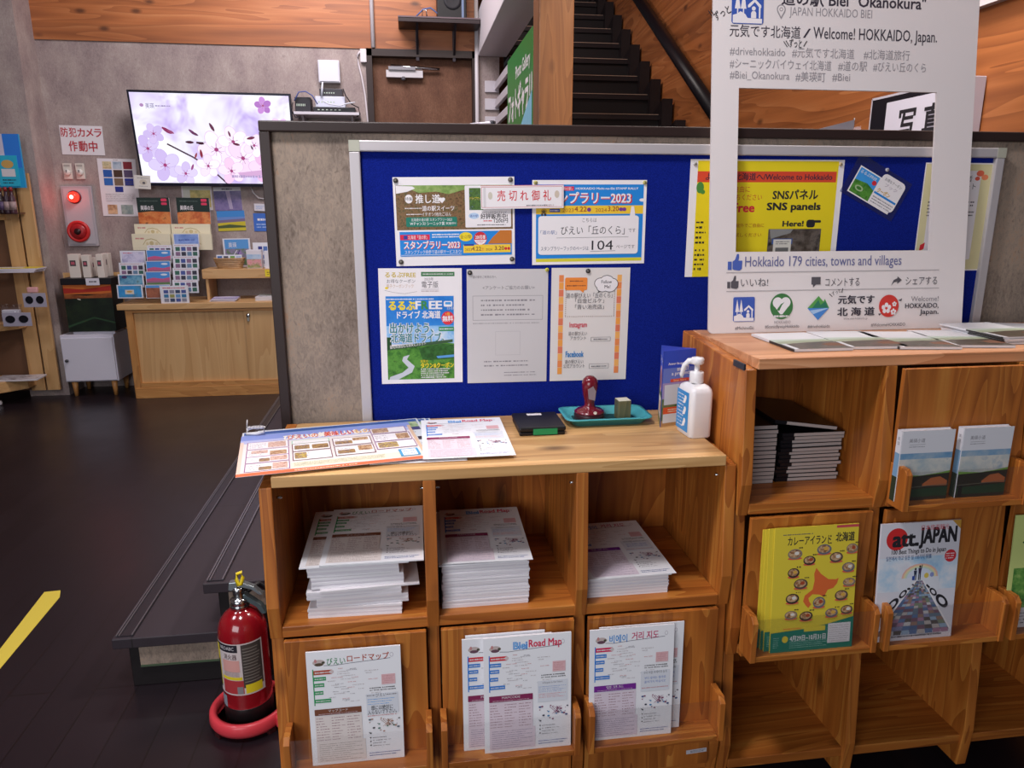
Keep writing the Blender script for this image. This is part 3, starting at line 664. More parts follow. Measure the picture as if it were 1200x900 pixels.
# ------------------------------------------------------------------ white photo frame panel on the tall rack
PB = Vector((0.772, 1.800, 1.177)); PT_Y = 1.853
lean = math.atan2(PT_Y - 1.792, 1.675 - 1.177)
def aplane(px, py):          # photo point -> the leaning panel's front face
    d = ray(px, py); n = Vector((0, -math.cos(lean), math.sin(lean))); q = Vector((0, 1.790, 1.177))
    return C0 + d * ((q - C0).dot(n) / d.dot(n))
bl, br_ = aplane(830, 391.5), aplane(1122, 383.5)
zax = Vector((0, -math.cos(lean), math.sin(lean))); xax = Vector((1, 0, 0)); yax = zax.cross(xax)
PW = 0.732; PH = 1.02
org = Vector((bl.x + PW / 2, 1.790, 1.177)) + yax * 0.0005
mp = Matrix(((xax.x, yax.x, zax.x, org.x), (xax.y, yax.y, zax.y, org.y), (xax.z, yax.z, zax.z, org.z), (0, 0, 0, 1)))
inv = mp.inverted()
def L(px, py): q = inv @ aplane(px, py); return (q.x, q.y)
h0, h1 = L(863.5, 102.5), L(1094, 294)
hx0, hx1 = L(864, 200)[0], L(1093.5, 200)[0]; hz1, hz0 = (L(864, 103)[1] + L(1094, 108)[1]) / 2, (L(864, 295)[1] + L(1092, 293.5)[1]) / 2
panel = thing('photo_frame_panel', 'big white social media photo frame panel leaning on the partition', 'photo frame', mtx=mp)
def panel_board():
    mb = MB(); T = 0.006; R0 = 0.012
    outer = []
    for cx, cy, a0 in ((-PW / 2 + R0, R0, 180), (PW / 2 - R0, R0, 270), (PW / 2 - R0, PH - R0, 0), (-PW / 2 + R0, PH - R0, 90)):
        for k in range(5):
            a = math.radians(a0 + 22.5 * k); outer.append((cx + R0 * math.cos(a), cy + R0 * math.sin(a)))
    inner = [(hx0, hz0), (hx1, hz0), (hx1, hz1), (hx0, hz1)]
    WB = P('#e9e1e0', 0.55)
    # split in four quads around the hole, corners follow the rounded outline
    L_, R_, B_, T_ = outer[0:5], outer[5:10], outer[10:15], outer[15:20]
    polys = [L_ + R_ + [inner[1], inner[0]], B_ + T_ + [inner[3], inner[2]], [R_[4], B_[0], inner[2], inner[1]], [T_[4], L_[0], inner[0], inner[3]]]
    for pl in polys:
        n = len(pl); mb.add([(x, y, -T) for x, y in pl] + [(x, y, 0) for x, y in pl], [tuple(range(n))[::-1], tuple(range(n, 2 * n))], WB)
    for loop, sg in ((outer, 1), (inner, -1)):
        n = len(loop)
        mb.add([(x, y, -T) for x, y in loop] + [(x, y, 0) for x, y in loop], [((i, (i + 1) % n, n + (i + 1) % n, n + i) if sg > 0 else (n + i, n + (i + 1) % n, (i + 1) % n, i)) for i in range(n)], P('#cfc6c4', 0.7))
    return mb
board_mb = panel_board()
# lettering of the panel, drawn on a grid that is the photo's own pixel size at mid height
sL, sR, sB = L(829, 391)[0], L(1122, 391)[0], 0.0
def pg(px, py):              # photo px -> panel millimetres
    q = L(px, py); return (q[0] * 1000, -q[1] * 1000)
class PS(Sheet):
    def xy(s, u, v): return (u / 1000, -v / 1000)
ps = PS(PW, PH, 1000, 1000, border=False); ps.z = 0.0003
INK = P('#3a3440'); LG = P('#9a9498'); FB = P('#4a63b4')
def ptext(body, pxl, pxr, pyc, h, mat, bold=0.0, py2=None):
    a, b = pg(pxl, pyc), pg(pxr, py2 if py2 is not None else pyc)
    ps.t(body, (a[0] + b[0]) / 2, (a[1] + b[1]) / 2, h * 2.42, mat, w=b[0] - a[0], bold=bold, rot=0)
ptext('道の駅 Biei "Okanokura"', 916, 1085, 0.5, 15, INK, 0.02)
ptext('JAPAN HOKKAIDO BIEI', 925, 1022, 16.5, 11, LG)
a = pg(915.5, 11); ps.e(a[0], a[1], 12, 12, LG); ps.p([(a[0] - 11, a[1] + 6), (a[0] + 11, a[1] + 6), (a[0], a[1] + 24)], LG); ps.e(a[0], a[1], 9, 9, P('#e9e1e0', 0.55)); ps.p([(a[0] - 7, a[1] + 6), (a[0] + 7, a[1] + 6), (a[0], a[1] + 18)], P('#e9e1e0', 0.55)); ps.e(a[0], a[1], 5, 5, LG); ps.e(a[0], a[1], 3, 3, P('#e9e1e0', 0.55))
ptext('元気です北海道', 855, 938, 37, 12, INK, 0.004); ptext('/', 941, 950, 39, 12, INK); ptext('Welcome! HOKKAIDO, Japan.', 953, 1098, 42, 15, INK, 0.006, 44)
ptext('#drivehokkaido', 855, 920, 61, 10, LG); ptext('#元気です北海道', 928, 1001, 62.5, 10, LG); ptext('#北海道旅行', 1012, 1066, 64.5, 10, LG)
ptext('#シーニックバイウェイ北海道', 855, 974, 75.5, 10, LG); ptext('#道の駅', 982, 1016, 77.5, 10, LG); ptext('#びえい丘のくら', 1023, 1085, 79, 10, LG)
ptext('#Biei_Okanokura', 855, 925, 89, 10, LG); ptext('#美瑛町', 932, 967, 90, 10, LG); ptext('#Biei', 975, 996, 91, 10, LG)
for (x, y, sx) in ((846, 15, 1), (932, 51, 1)):      # hand written additions
    a = pg(x, y); ps.t('ずっと', a[0], a[1], 22, K, w=34 if y > 40 else 46, bold=0.01, rot=-0.5 if y < 40 else 0.05)
    d = 26 if y > 40 else 30
    ps.line(a[0] - d - 6, a[1] - 4, a[0] - d + 4, a[1] + 9, 2.2, K); ps.line(a[0] - d, a[1] - 6, a[0] - d + 9, a[1] + 7, 2.2, K); ps.line(a[0] + d + 5, a[1] - 7, a[0] + d - 4, a[1] + 7, 2.2, K)
ptext('Hokkaido 179 cities, towns and villages', 873, 1056, 307.5, 14, P('#6a6c9a'), 0.004)
for y in (319.5, 341.5):
    a, b = pg(851, y), pg(1100, y); ps.r(a[0], a[1] - 1, b[0], a[1] + 1, P('#b4aeb0'))
def thumb(px, py, k, mat):
    a = pg(px, py); q = lambda x, y: (a[0] + x * k, a[1] + y * k)
    ps.p([q(-9, -1), q(-4, -1), q(-4, 9), q(-9, 9)], mat)
    ps.p([q(-3, -1), q(0, -3), q(2.5, -10), q(5, -10), q(5.2, -6), q(4.4, -2), q(9.5, -2), q(9, 8), q(6, 10), q(-1, 9), q(-3, 8)], mat)
thumb(861, 307.5, 2.15, FB); thumb(858.5, 331, 1.7, MID)
ptext('いいね!', 868, 900, 331, 9.5, MID); ptext('コメントする', 967, 1007, 330.5, 9.5, MID); ptext('シェアする', 1061, 1098, 329, 9.5, MID)
a = pg(956, 329.5); ps.r(a[0] - 13, a[1] - 11, a[0] + 13, a[1] + 9, MID); ps.p([(a[0] - 9, a[1] + 8), (a[0] + 1, a[1] + 8), (a[0] - 8, a[1] + 17)], MID)
a = pg(1050, 329.5); ps.p([(a[0] - 15, a[1] + 12), (a[0] - 8, a[1] - 3), (a[0] + 3, a[1] - 8), (a[0] + 3, a[1] - 13), (a[0] + 16, a[1] - 3), (a[0] + 3, a[1] + 7), (a[0] + 3, a[1] + 1), (a[0] - 6, a[1] + 3)], MID)
def station(px, py, k, mat):
    a = pg(px, py); q = lambda x, y: (a[0] + x * k, a[1] + y * k)
    ps.rr(a[0] - 13.6 * k, a[1] - 14.6 * k, a[0] + 13.6 * k, a[1] + 14.6 * k, 2 * k, mat)
    for cx in (-8.5, -3.5): ps.p([q(cx - 2.4, 3), q(cx, -12), q(cx + 2.4, 3)], WP); ps.r(*q(cx - 0.5, 3), *q(cx + 0.5, 7), WP)
    ps.p([q(-12.5, 14), q(-12.5, 8), q(-9, 7), q(-6, 5), q(-2, 7), q(0, 10), q(12.5, 10.4), q(12.5, 14)], WP)
    ps.p([q(0.2, 0), q(6, -5), q(11.6, 0), q(11.6, 2), q(11, 2), q(11, 10), q(9.6, 10), q(9.6, 1.4), q(6, -2.4), q(2, 1.6), q(0.2, 2)], WP)
    ps.e(*q(5.2, 2.6), 1.7 * k, 1.7 * k, WP); ps.p([q(3, 10), q(3, 6), q(4, 4.6), q(6.4, 4.6), q(7.4, 6), q(7.4, 10)], WP)
station(876, 6, 3.1, P('#3a5ab0')); station(871.5, 362.5, 2.2, P('#3f5cb4'))
ptext('#MichinoEki', 861, 883, 384.5, 4.5, MID)
a = pg(915.5, 359); SG = P('#3f7a44'); ps.e(a[0], a[1], 32, 34, SG, 32)
ps.e(a[0] - 11, a[1] - 10, 14, 14, WP); ps.e(a[0] + 11, a[1] - 10, 14, 14, WP); ps.p([(a[0] - 24, a[1] - 5), (a[0] + 24, a[1] - 5), (a[0] + 3, a[1] + 21), (a[0] - 3, a[1] + 21)], WP)
ps.p([(a[0] - 14, a[1] + 10), (a[0] - 2, a[1] - 6), (a[0] + 8, a[1] - 11), (a[0] + 1, a[1] - 3), (a[0] - 6, a[1] + 12)], SG); ps.fine(a[0] - 20, a[1] + 22, a[0] + 20, a[1] + 30, 1, WP, 0.6)
ptext('HOKKAIDO', 907, 926, 377.5, 4, GREY); ptext('#ScenicBywayHokkaido', 896, 936, 383, 4.5, MID)
a = pg(958.5, 361); ps.p([(a[0] - 31, a[1]), (a[0], a[1] - 32), (a[0] + 14, a[1] - 17), (a[0] + 18, a[1] - 24), (a[0] + 31, a[1])], P('#5aa04e')); ps.p([(a[0] - 18, a[1]), (a[0], a[1] - 22), (a[0] + 6, a[1] - 8), (a[0] + 20, a[1] - 18), (a[0] + 28, a[1])], P('#2f7a5c'))
ps.p([(a[0] - 31, a[1]), (a[0] + 31, a[1]), (a[0], a[1] + 32)], P('#4a86d0')); ps.p([(a[0] - 24, a[1] + 6), (a[0] + 31, a[1]), (a[0] - 14, a[1] + 16)], P('#a8c8ea'))
ptext('#drivehokkaido', 946, 972, 382.5, 4.5, MID)
ptext('元気です', 982, 1024, 351, 9, INK, 0.03); ptext('北 海 道', 981, 1024, 365, 9, INK, 0.03); ptext('www.visit-hokkaido.jp', 988, 1016, 373.5, 3, GREY)
a = pg(977, 345); ps.line(a[0] - 14, a[1] - 2, a[0] - 5, a[1] + 6, 2, K); ps.t('ずっと', a[0] + 6, a[1] - 6, 11, K, w=26, rot=-0.4); ps.line(a[0] + 24, a[1] - 16, a[0] + 22, a[1] - 4, 2, K)
a = pg(1041, 358.5); ps.e(a[0], a[1], 29, 30, P('#d23c34'), 32)
def flower(u, v, r):
    for k in range(5):
        an = -math.pi / 2 + k * 2 * math.pi / 5; ps.e(u + r * 0.6 * math.cos(an), v + r * 0.6 * math.sin(an), r * 0.36, r * 0.42, WP, 10)
    ps.e(u, v, r * 0.16, r * 0.16, P('#d23c34'), 8)
flower(a[0] - 7, a[1] + 6, 15); flower(a[0] + 14, a[1] + 16, 9); flower(a[0] + 16, a[1] - 5, 7)
ps.p([(a[0] + 26, a[1] - 14), (a[0] + 38, a[1] - 20), (a[0] + 36, a[1] - 12)], MID); ps.p([(a[0] - 30, a[1] + 20), (a[0] - 20, a[1] + 20), (a[0] - 28, a[1] + 26)], MID)
ptext('Welcome!', 1067, 1099, 350, 7, GREY); ptext('HOKKAIDO,', 1060, 1099, 358.5, 7, INK, 0.015); ptext('Japan.', 1077, 1099, 366, 7, INK, 0.015); ptext('#WelcomeHOKKAIDO', 1020, 1060, 380.5, 4.5, MID)
board_mb.add(ps.mb.v, [], WP); off_ = len(board_mb.v) - len(ps.mb.v)
for f_, i_ in zip(ps.mb.f, ps.mb.mi): board_mb.f.append([off_ + a for a in f_]); board_mb.mi.append(board_mb.m(ps.mb.mats[i_])); board_mb.sm.append(False)
board_mb.build('foam_board', panel)

# ------------------------------------------------------------------ things on the low rack
DT = 0.957
def map_sheet(w, h, scheme='ja', thick=0.0006):
    """folded road map: heading, route strip, code table, notes"""
    s = Sheet(w, h, 720, 1010, P('#f4f4f8', 0.5), thick)
    tabs, head, tab = {'ja': (P('#2f9a5c'), P('#b5503a'), P('#7c4a34')), 'en': (P('#2a7fd8'), P('#d83a44'), P('#8a2a58')), 'ko': (P('#2a7fd8'), P('#d8285c'), P('#7a2a96'))}[scheme]
    tint = P({'ja': '#e6dcd8', 'en': '#e4d4de', 'ko': '#e2d4e0'}[scheme], 0.5)
    s.e(95, 95, 48, 26, P('#c8b8b4')); s.e(95, 112, 34, 14, P('#6a4a5a' if scheme != 'ja' else '#5a4a3a')); s.e(70, 80, 10, 16, P('#c88a8a')); s.e(128, 96, 12, 10, P('#4a4a3a'))
    if scheme == 'ja':
        s.t('びえい', 225, 92, 62, P('#3a8a5a'), w=140, bold=0.01); s.t('ロードマップ', 470, 78, 60, P('#b5503a'), w=320, bold=0.02)
    elif scheme == 'en':
        s.t('Biei', 300, 80, 80, P('#2a7fd8'), w=110, bold=0.05); s.t('Biei', 298, 78, 76, P('#8ac0ee'), w=104, bold=0.01); s.t('Road Map', 505, 80, 80, P('#d83a5c'), w=270, bold=0.03)
    else:
        s.t('비에이', 240, 90, 70, P('#3a90d8'), w=150, bold=0.02); s.t('거리 지도', 470, 78, 70, P('#c83a6a'), w=230, bold=0.02)
    s.path([(130, 122), (200, 128), (330, 118), (560, 105), (640, 100)], 4, P('#5a5a6a'))
    s.e(650, 72, 14, 20, P('#c8c4cc')); s.e(650, 72, 10, 15, P('#f4f4f8', 0.5))
    s.r(42, 150, 50, 470, tabs)
    s.r(50, 162, 190, 200, head); s.e(188, 181, 16, 16, P('#d8c8c8')); s.fine(60, 172, 180, 192, 1, PAPER, 0.5)
    for v, w_ in ((220, 92), (275, 76), (342, 66), (415, 122)): s.r(50, v, 50 + w_, v + 32, tabs); s.fine(56, v + 8, 46 + w_, v + 26, 1, PAPER, 0.45)
    R = random.Random(4)
    for k in range(34):
        u = R.uniform(150, 520); v = 150 + k * 9.6; wd = R.uniform(40, 120); s.fine(u, v, min(u + wd, 560), v + 14, 1, R.choice([GREY, GREY, P('#a89a9a'), P('#c87a7a')]), 0.28, k); s.z -= s.st
    s.z += s.st
    s.r(565, 240, 672, 330, P('#e4b8bc')); s.fine(572, 248, 666, 322, 5, P('#c8888c'), 0.3)
    s.fine(470, 345, 675, 385, 2, K, 0.35, 3, 0.05); s.r(440, 405, 690, 590, P('#dfe2ea', 0.5))
    if scheme == 'ja':
        s.t('びえい', 555, 420, 34, MID, w=80); s.fine(445, 410, 505, 432, 1, GREY); s.fine(600, 410, 680, 432, 1, GREY); s.fine(450, 445, 660, 510, 3, SKY, 0.22); s.t('畑には絶対に', 560, 532, 40, K, w=170, bold=0.01); s.t('入らないで下さい。', 560, 572, 40, K, w=225, bold=0.01); s.fine(445, 595, 680, 612, 1, P('#c8848a'))
    elif scheme == 'en':
        s.t('A Request to Our Visitors', 565, 425, 22, MID, w=170); s.fine(450, 450, 680, 510, 4, P('#6a8ac8'), 0.25); s.fine(450, 515, 680, 560, 3, P('#d86a74'), 0.25)
    else:
        s.t('우리 마을 비에이의 농지', 565, 420, 26, MID, w=200); s.t('부디 밭에는 절대로', 565, 470, 24, P('#5a78c0'), w=185); s.t('들어가지 마십시오', 565, 505, 24, P('#5a78c0'), w=185); s.fine(450, 550, 680, 570, 1, P('#c8848a'))
    s.rr(40, 505, 400, 560, 3, tab); s.t({'ja': 'マップコード', 'en': 'MAPCODE', 'ko': '맵코드'}[scheme], 220, 524, 26, PAPER, w=150); s.fine(70, 542, 370, 556, 1, P('#d8c0c8'), 0.3)
    s.r(40, 566, 400, 800, tint); s.r(40, 800, 420, 985, tint)
    for c in range(3): s.fine(48 + c * 118, 575, 150 + c * 118, 795, 9, P('#a07a84'), 0.25, c + 2, 0.5)
    s.fine(60, 812, 400, 980, 9, P('#8a7a98' if scheme != 'ja' else '#9a8a84'), 0.25, 8, 0.3)
    MC = [P('#4a5a8a'), P('#8a4a6a'), P('#4a8ab8'), P('#3a3a4a')] if scheme != 'ja' else [P('#5a6a7a'), P('#b08a7a'), P('#4a7a6a'), P('#4a4a4a')]
    for k in range(26):
        u, v = R.uniform(450, 690), R.uniform(625, 770); q = R.uniform(4, 13); s.e(u, v, q, q * 0.7, R.choice(MC), 7); s.z -= s.st
    s.z += s.st
    for d in range(4): s.line(540 + d * 20, 640, 600 + d * 14, 700, 3, MC[1]); s.line(640 - d * 14, 640, 560 + d * 16, 705, 3, MC[1])
    for v in (800, 835, 870): s.e(460, v, 6, 6, K, 8)
    s.fine(475, 790, 620, 890, 4, GREY, 0.22, 6, 0.4); s.fine(445, 930, 690, 975, 2, P('#6a78a8'), 0.3)
    return s
# big food map flyers fanned on the left end
flyer_group = 'food flyers fanned on the low rack'
for i, (dx, dy, rz, lab) in enumerate(((0.034, 0.020, -0.10, 'lowest pale food flyer peeping out under the big food map'), (0.028, 0.012, -0.055, 'blue edged food flyer second from the bottom of the fan'), (0.013, 0.006, 0.0, 'food flyer just beneath the top food map, dark photo at its right edge'))):
    m_, w_, h_ = flat((283, 512), (478, 495), (266, 561), DT)
    s = Sheet(0.43, 0.30, 1000, 700, P('#d8dce0', 0.5)); s.r(10, 10, 990, 60, P('#3a5a9c')); s.r(10, 60, 990, 110, P('#8aa8d0')); s.r(20, 130, 480, 680, CREAM); s.fine(520, 150, 960, 640, 14, MID, 0.25, i)
    s.r(930, 60, 985, 170, photo('leafy', ['#5a7a4a', '#a8c08a', '#dcd8b8'], 50)); s.r(935, 170, 985, 230, P('#4a4a7a')); s.rr(940, 360, 985, 420, 6, P('#3a2a3a'))
    o = m_.to_translation(); e = m_.to_euler()
    s.mesh('food_flyer', Matrix.Translation((o.x + dx, o.y + dy, DT + 0.0009 + 0.0016 * i)) @ Matrix.Rotation(e.z + rz * 0.4, 4, 'Z'), lab, 'leaflet', flyer_group)
m_, w_, h_ = flat((283, 512), (478, 495), (266, 561), DT + 0.007)
s = Sheet(w_, h_, 1140, 700, P('#ece4e2', 0.35, 0, 0.2), 0.0008)
s.r(0, 0, 1140, 130, P('#8a9ad8')); s.r(0, 100, 1140, 160, P('#b8bce2')); s.r(0, 655, 1140, 700, P('#e2704a')); s.fine(330, 668, 700, 690, 1, CREAM, 0.4)
s.r(0, 130, 22, 660, P('#e8c8b8')); s.r(1118, 60, 1140, 660, P('#d8b89c')); s.r(310, 560, 1110, 640, P('#e6e2cc'))
s.t('びえいの美味しいもの', 555, 100, 90, P('#f4ece0'), w=560, bold=0.06); s.t('びえいの', 400, 100, 86, P('#e07a3c'), w=200, bold=0.02); s.t('美味しい', 640, 100, 92, P('#d84a2c'), w=200, bold=0.03); s.t('もの', 800, 100, 86, P('#e8b04a'), w=110, bold=0.02)
food = [photo('food_a', ['#5a3a2a', '#a0704a', '#d8b890', '#7a4a3a'], 160), photo('food_b', ['#8a6a5a', '#c89a8a', '#e4c8b8', '#6a4038'], 150), photo('food_c', ['#3a3038', '#7a5a4a', '#b8945a', '#3e3020'], 170), photo('food_d', ['#a88a3a', '#d8c06a', '#7a4a2a', '#e2d8c0'], 150)]
def dish(u0, v0, u1, v1, col, pics):
    s.r(u0 - 6, v0 - 6, u1 + 6, v1 + 6, col); s.r(u0, v0, u1, v1, P('#eeeaec', 0.4))
    for (a, b, c, d, k) in pics: s.rr(u0 + (u1 - u0) * a, v0 + (v1 - v0) * b, u0 + (u1 - u0) * c, v0 + (v1 - v0) * d, 8, food[k])
    s.fine(u0 + 10, v0 + 20, u0 + (u1 - u0) * 0.45, v1 - 12, 3, P('#9a8a94'), 0.22, int(u0 + v0))
PU = P('#9a6a94')
dish(50, 150, 300, 270, PU, [(0.5, 0.1, 0.95, 0.9, 1)]); dish(50, 290, 300, 400, PU, [(0.1, 0.1, 0.5, 0.6, 1), (0.55, 0.3, 0.96, 0.95, 0)]); dish(50, 412, 300, 505, PU, [(0.3, 0.35, 0.55, 0.9, 2), (0.56, 0.1, 0.97, 0.85, 1)]); dish(50, 522, 300, 640, PU, [(0.62, 0.08, 0.97, 0.9, 1), (0.3, 0.5, 0.6, 0.92, 2)])
dish(330, 190, 560, 240, P('#a8d0b8'), []); dish(330, 250, 560, 375, P('#7a4a54'), [(0.04, 0.2, 0.45, 0.8, 2), (0.52, 0.25, 0.97, 0.85, 2)]); dish(330, 395, 560, 530, P('#7a4a54'), [(0.03, 0.1, 0.35, 0.85, 3)])
dish(590, 215, 830, 350, P('#7a4a54'), [(0.03, 0.4, 0.5, 0.85, 2), (0.52, 0.1, 0.95, 0.5, 0)]); dish(590, 375, 830, 520, P('#7a4a54'), [(0.05, 0.4, 0.5, 0.85, 2), (0.6, 0.05, 0.97, 0.65, 0)])
dish(855, 90, 1090, 190, PU, [(0.03, 0.05, 0.5, 0.9, 0)]); dish(855, 210, 1100, 340, PU, [(0.62, 0.08, 0.97, 0.9, 0)]); dish(855, 360, 1105, 480, PU, [(0.04, 0.1, 0.55, 0.9, 3)])
s.rr(975, 520, 1100, 640, 4, P('#4a9ac8')); s.r(992, 530, 1084, 632, WP); s.fine(1000, 550, 1076, 615, 3, BLUE, 0.3); s.fine(330, 570, 930, 630, 4, P('#a89a7a'), 0.25, 5, 0.2)
o_ = s.mesh('food_map', m_, 'top food map with orange lettering and dish photos, overhanging the rack edge', 'leaflet', flyer_group)
# pack of folded maps lying right of the flyers
m_, w_, h_ = flat((500, 494), (592, 493), (499, 541.5), DT + 0.010)
for i in range(2):
    s = map_sheet(0.212, 0.297, 'en'); s.mesh('road_map', Matrix.Translation((0.006 - 0.012 * i * 1.0, 1.512, DT + 0.001 + 0.0016 * i + (0.001 if i else 0))) @ Matrix.Rotation(0.02 * i, 4, 'Z'),
        ['road map under the left edge of the open road map on the low rack', 'x'][0], 'map') if i == 0 else None
s = map_sheet(0.205, 0.30, 'en'); s.mesh('road_map', Matrix.Translation((0.118, 1.513, DT + 0.0075)), 'road map lying face up on the low rack beside the black stamp pad', 'map', None)
# white cord ring at the far left
mb = MB(); c = atz(299, 507, DT + 0.014)
mb.tube([(c.x - 0.02, c.y, DT + 0.012), (c.x - 0.017, c.y + 0.002, DT + 0.023), (c.x - 0.004, c.y + 0.004, DT + 0.026), (c.x + 0.014, c.y + 0.004, DT + 0.026), (c.x + 0.022, c.y + 0.002, DT + 0.026), (c.x + 0.02, c.y, DT + 0.014), (c.x + 0.004, c.y - 0.003, DT + 0.012)], 0.004, P('#d8d4d4', 0.5), 8, True)
mb.tube([(c.x - 0.018, c.y, DT + 0.028), (c.x - 0.017, c.y, DT + 0.037), (c.x - 0.0155, c.y, DT + 0.047)], 0.0014, P('#d8d4d4', 0.5), 6)
for k in range(5): mb.lathe([(0.005, -0.003), (0.006, 0), (0.005, 0.003)], P('#b8b4b8', 0.4), (c.x - 0.012 + k * 0.007, c.y + 0.001, DT + 0.0265), 8)
tag(mb.build('cord_loop'), 'knotted white cord loop at the left end of the flyers', 'cord')
# stamp pad
pad = thing('stamp_pad', 'flat black stamp pad case with a green label', 'stamp pad', (0.308, 1.74, DT), world=True)
mb = MB(); mb.box(0.252, 0.365, 1.668, 1.80, DT, DT + 0.010, BLACK); mb.build('base_case', pad, 0.003)
mb = MB(); mb.box(0.250, 0.367, 1.666, 1.802, DT + 0.0105, DT + 0.022, BLACK); mb.build('lid', pad, 0.004)
mb = MB(); mb.box(0.285, 0.345, 1.6652, 1.667, DT + 0.003, DT + 0.018, P('#1f8a52', 0.4)); mb.build('green_label', pad)
mb = MB(); mb.box(0.287, 0.325, 1.772, 1.787, DT + 0.022, DT + 0.0224, WP); mb.build('white_label', pad)
# teal tray, stamp, seal block
tray = thing('stamp_tray', 'shallow teal plastic tray in front of the notice board', 'tray', (0.49, 1.775, DT), world=True)
mb = MB(); TC = P('#4aa2aa', 0.3)
def rrect(cx, cy, hx, hy, r, z, n=5):
    o = []
    for sx, sy, a0 in ((1, -1, -90), (1, 1, 0), (-1, 1, 90), (-1, -1, 180)):
        for k in range(n):
            a = math.radians(a0 + 90 * k / (n - 1)); o.append((cx + sx * (hx - r) + r * math.cos(a), cy + sy * (hy - r) + r * math.sin(a), z))
    return o
rings = [rrect(0.493, 1.778, 0.090, 0.048, 0.016, DT), rrect(0.493, 1.778, 0.108, 0.062, 0.022, DT + 0.019), rrect(0.493, 1.778, 0.114, 0.068, 0.024, DT + 0.019), rrect(0.493, 1.778, 0.114, 0.068, 0.024, DT + 0.0212), rrect(0.493, 1.778, 0.104, 0.059, 0.022, DT + 0.0212), rrect(0.493, 1.778, 0.088, 0.046, 0.016, DT + 0.003)]
n = len(rings[0]); vs = [p for r in rings for p in r]; fs = [(j * n + k, j * n + (k + 1) % n, (j + 1) * n + (k + 1) % n, (j + 1) * n + k) for j in range(5) for k in range(n)] + [tuple(range(n))[::-1], tuple(range(5 * n, 6 * n))]
mb.add(vs, fs, TC, True); mb.build('tray_shell', tray)
mb = MB(); mb.prism([(p[0], p[1]) for p in rrect(0.493, 1.778, 0.082, 0.042, 0.012, 0)], DT + 0.0032, DT + 0.0036, 2, P('#0e3a3c', 0.5)); mb.build('dark_tray_bottom', tray)  # darker teal sheet over the tray bottom
RD = P('#6a1020', 0.22, 0, 0.5)
st = thing('rubber_stamp', 'dark red rubber stamp with a bulb handle in the teal tray', 'stamp', (0.452, 1.778, DT + 0.004))
mb = MB(); mb.lathe([(0.033, 0), (0.036, 0.002), (0.036, 0.016), (0.034, 0.018)], P('#38121a', 0.35), n=36); mb.build('stamp_foot', st)
mb = MB(); mb.lathe([(0.036, 0.0182), (0.036, 0.021), (0.030, 0.026), (0.018, 0.030), (0.012, 0.036), (0.012, 0.046), (0.0155, 0.060), (0.0185, 0.080), (0.019, 0.092), (0.016, 0.102), (0.009, 0.109), (0, 0.111)], RD, n=32); h_ = mb.build('stamp_handle', st); st.scale = (1.1, 1.1, 1.06)
mb = MB(); mb.lathe([(0.0, 0.0), (0.004, 0.0), (0.004, 0.0012), (0.0025, 0.0016), (0.0025, 0.0008), (0, 0.0008)], P('#d8c8b8', 0.4), (0.006, -0.0325, 0.0245), 12, Matrix.Rotation(math.radians(60), 4, 'X')); mb.build('front_mark', h_)
mb = MB(); vs = []; 
mb.prism([(-0.006, 0.056), (0.008, 0.052), (0.010, 0.075), (0.003, 0.088), (-0.009, 0.080)], -0.0195, -0.0150, 1, P('#8d7f86', 0.4)); mb.build('grey_patch', h_)  # small grey patch on the front of the handle
bl_ = thing('seal_block', 'small worn wooden seal block with a pale top, standing in the teal tray', 'seal', (0.541, 1.776, DT + 0.004), 0.06)
mb = MB(); mb.box(-0.017, 0.017, -0.017, 0.017, 0, 0.050, wood('old_block', '#8a8058', '#6a6444', '#4a4a34', 2, plank=1)); mb.build('block_body', bl_, 0.0015)
mb = MB(); mb.box(-0.016, 0.016, -0.016, 0.016, 0.0502, 0.0515, P('#d8d4c0', 0.6)); mb.build('top_cap', bl_)
# three sided leaflet holder
lb = thing('triangular_leaflet_box', 'blue three-sided leaflet box beside the sanitizer', 'leaflet box', (0.662, 1.715, DT))
A, B, Cc = Vector((-0.045, -0.020)), Vector((0.048, 0.006)), Vector((-0.022, 0.062))
mb = MB(); mb.prism([A, B, Cc], 0, 0.196, 2, P('#3a4ab4', 0.4)); body = mb.build('card_body', lb)
def sidepanel(p, q, wname, fn):
    d = (q - p); ln = d.length; d.normalize(); nrm = Vector((d.y, -d.x)); mid = (p + q) / 2 + nrm * 0.0006
    s = Sheet(ln, 0.196, 300, 620, P('#3a4ab4', 0.35), 0.0004); fn(s)
    s.mesh(wname, Matrix(((d.x, 0, nrm.x, mid.x), (d.y, 0, nrm.y, mid.y), (0, 1, 0, 0), (0, 0, 0, 1))), parent=lb)
def f1(s):
    s.r(0, 0, 300, 230, P('#3550c4')); s.r(0, 140, 300, 340, P('#6a7cc8')); s.r(0, 260, 300, 400, P('#a894c0')); s.r(0, 390, 300, 620, photo('meadow', ['#3a5a2c', '#6a7a4a', '#8a6a4a'], 60)); s.r(0, 570, 300, 620, P('#b48a5a'))
    s.t('Answer the questionnaire', 160, 108, 26, WP, w=230, bold=0.02); s.t('and GET', 185, 150, 42, WP, w=110, bold=0.03); s.t('a present!', 165, 190, 36, WP, w=170, bold=0.02)
    s.rr(70, 230, 250, 256, 8, P('#e0503c')); s.t('Scan here', 160, 243, 22, P('#f2d8a0'), w=120); s.rr(20, 275, 160, 440, 4, P('#d8d8dc')); s.rr(15, 460, 250, 590, 4, P('#d8d8dc')); s.r(15, 460, 250, 515, P('#e0582c')); s.fine(60, 472, 240, 506, 2, CREAM, 0.4)
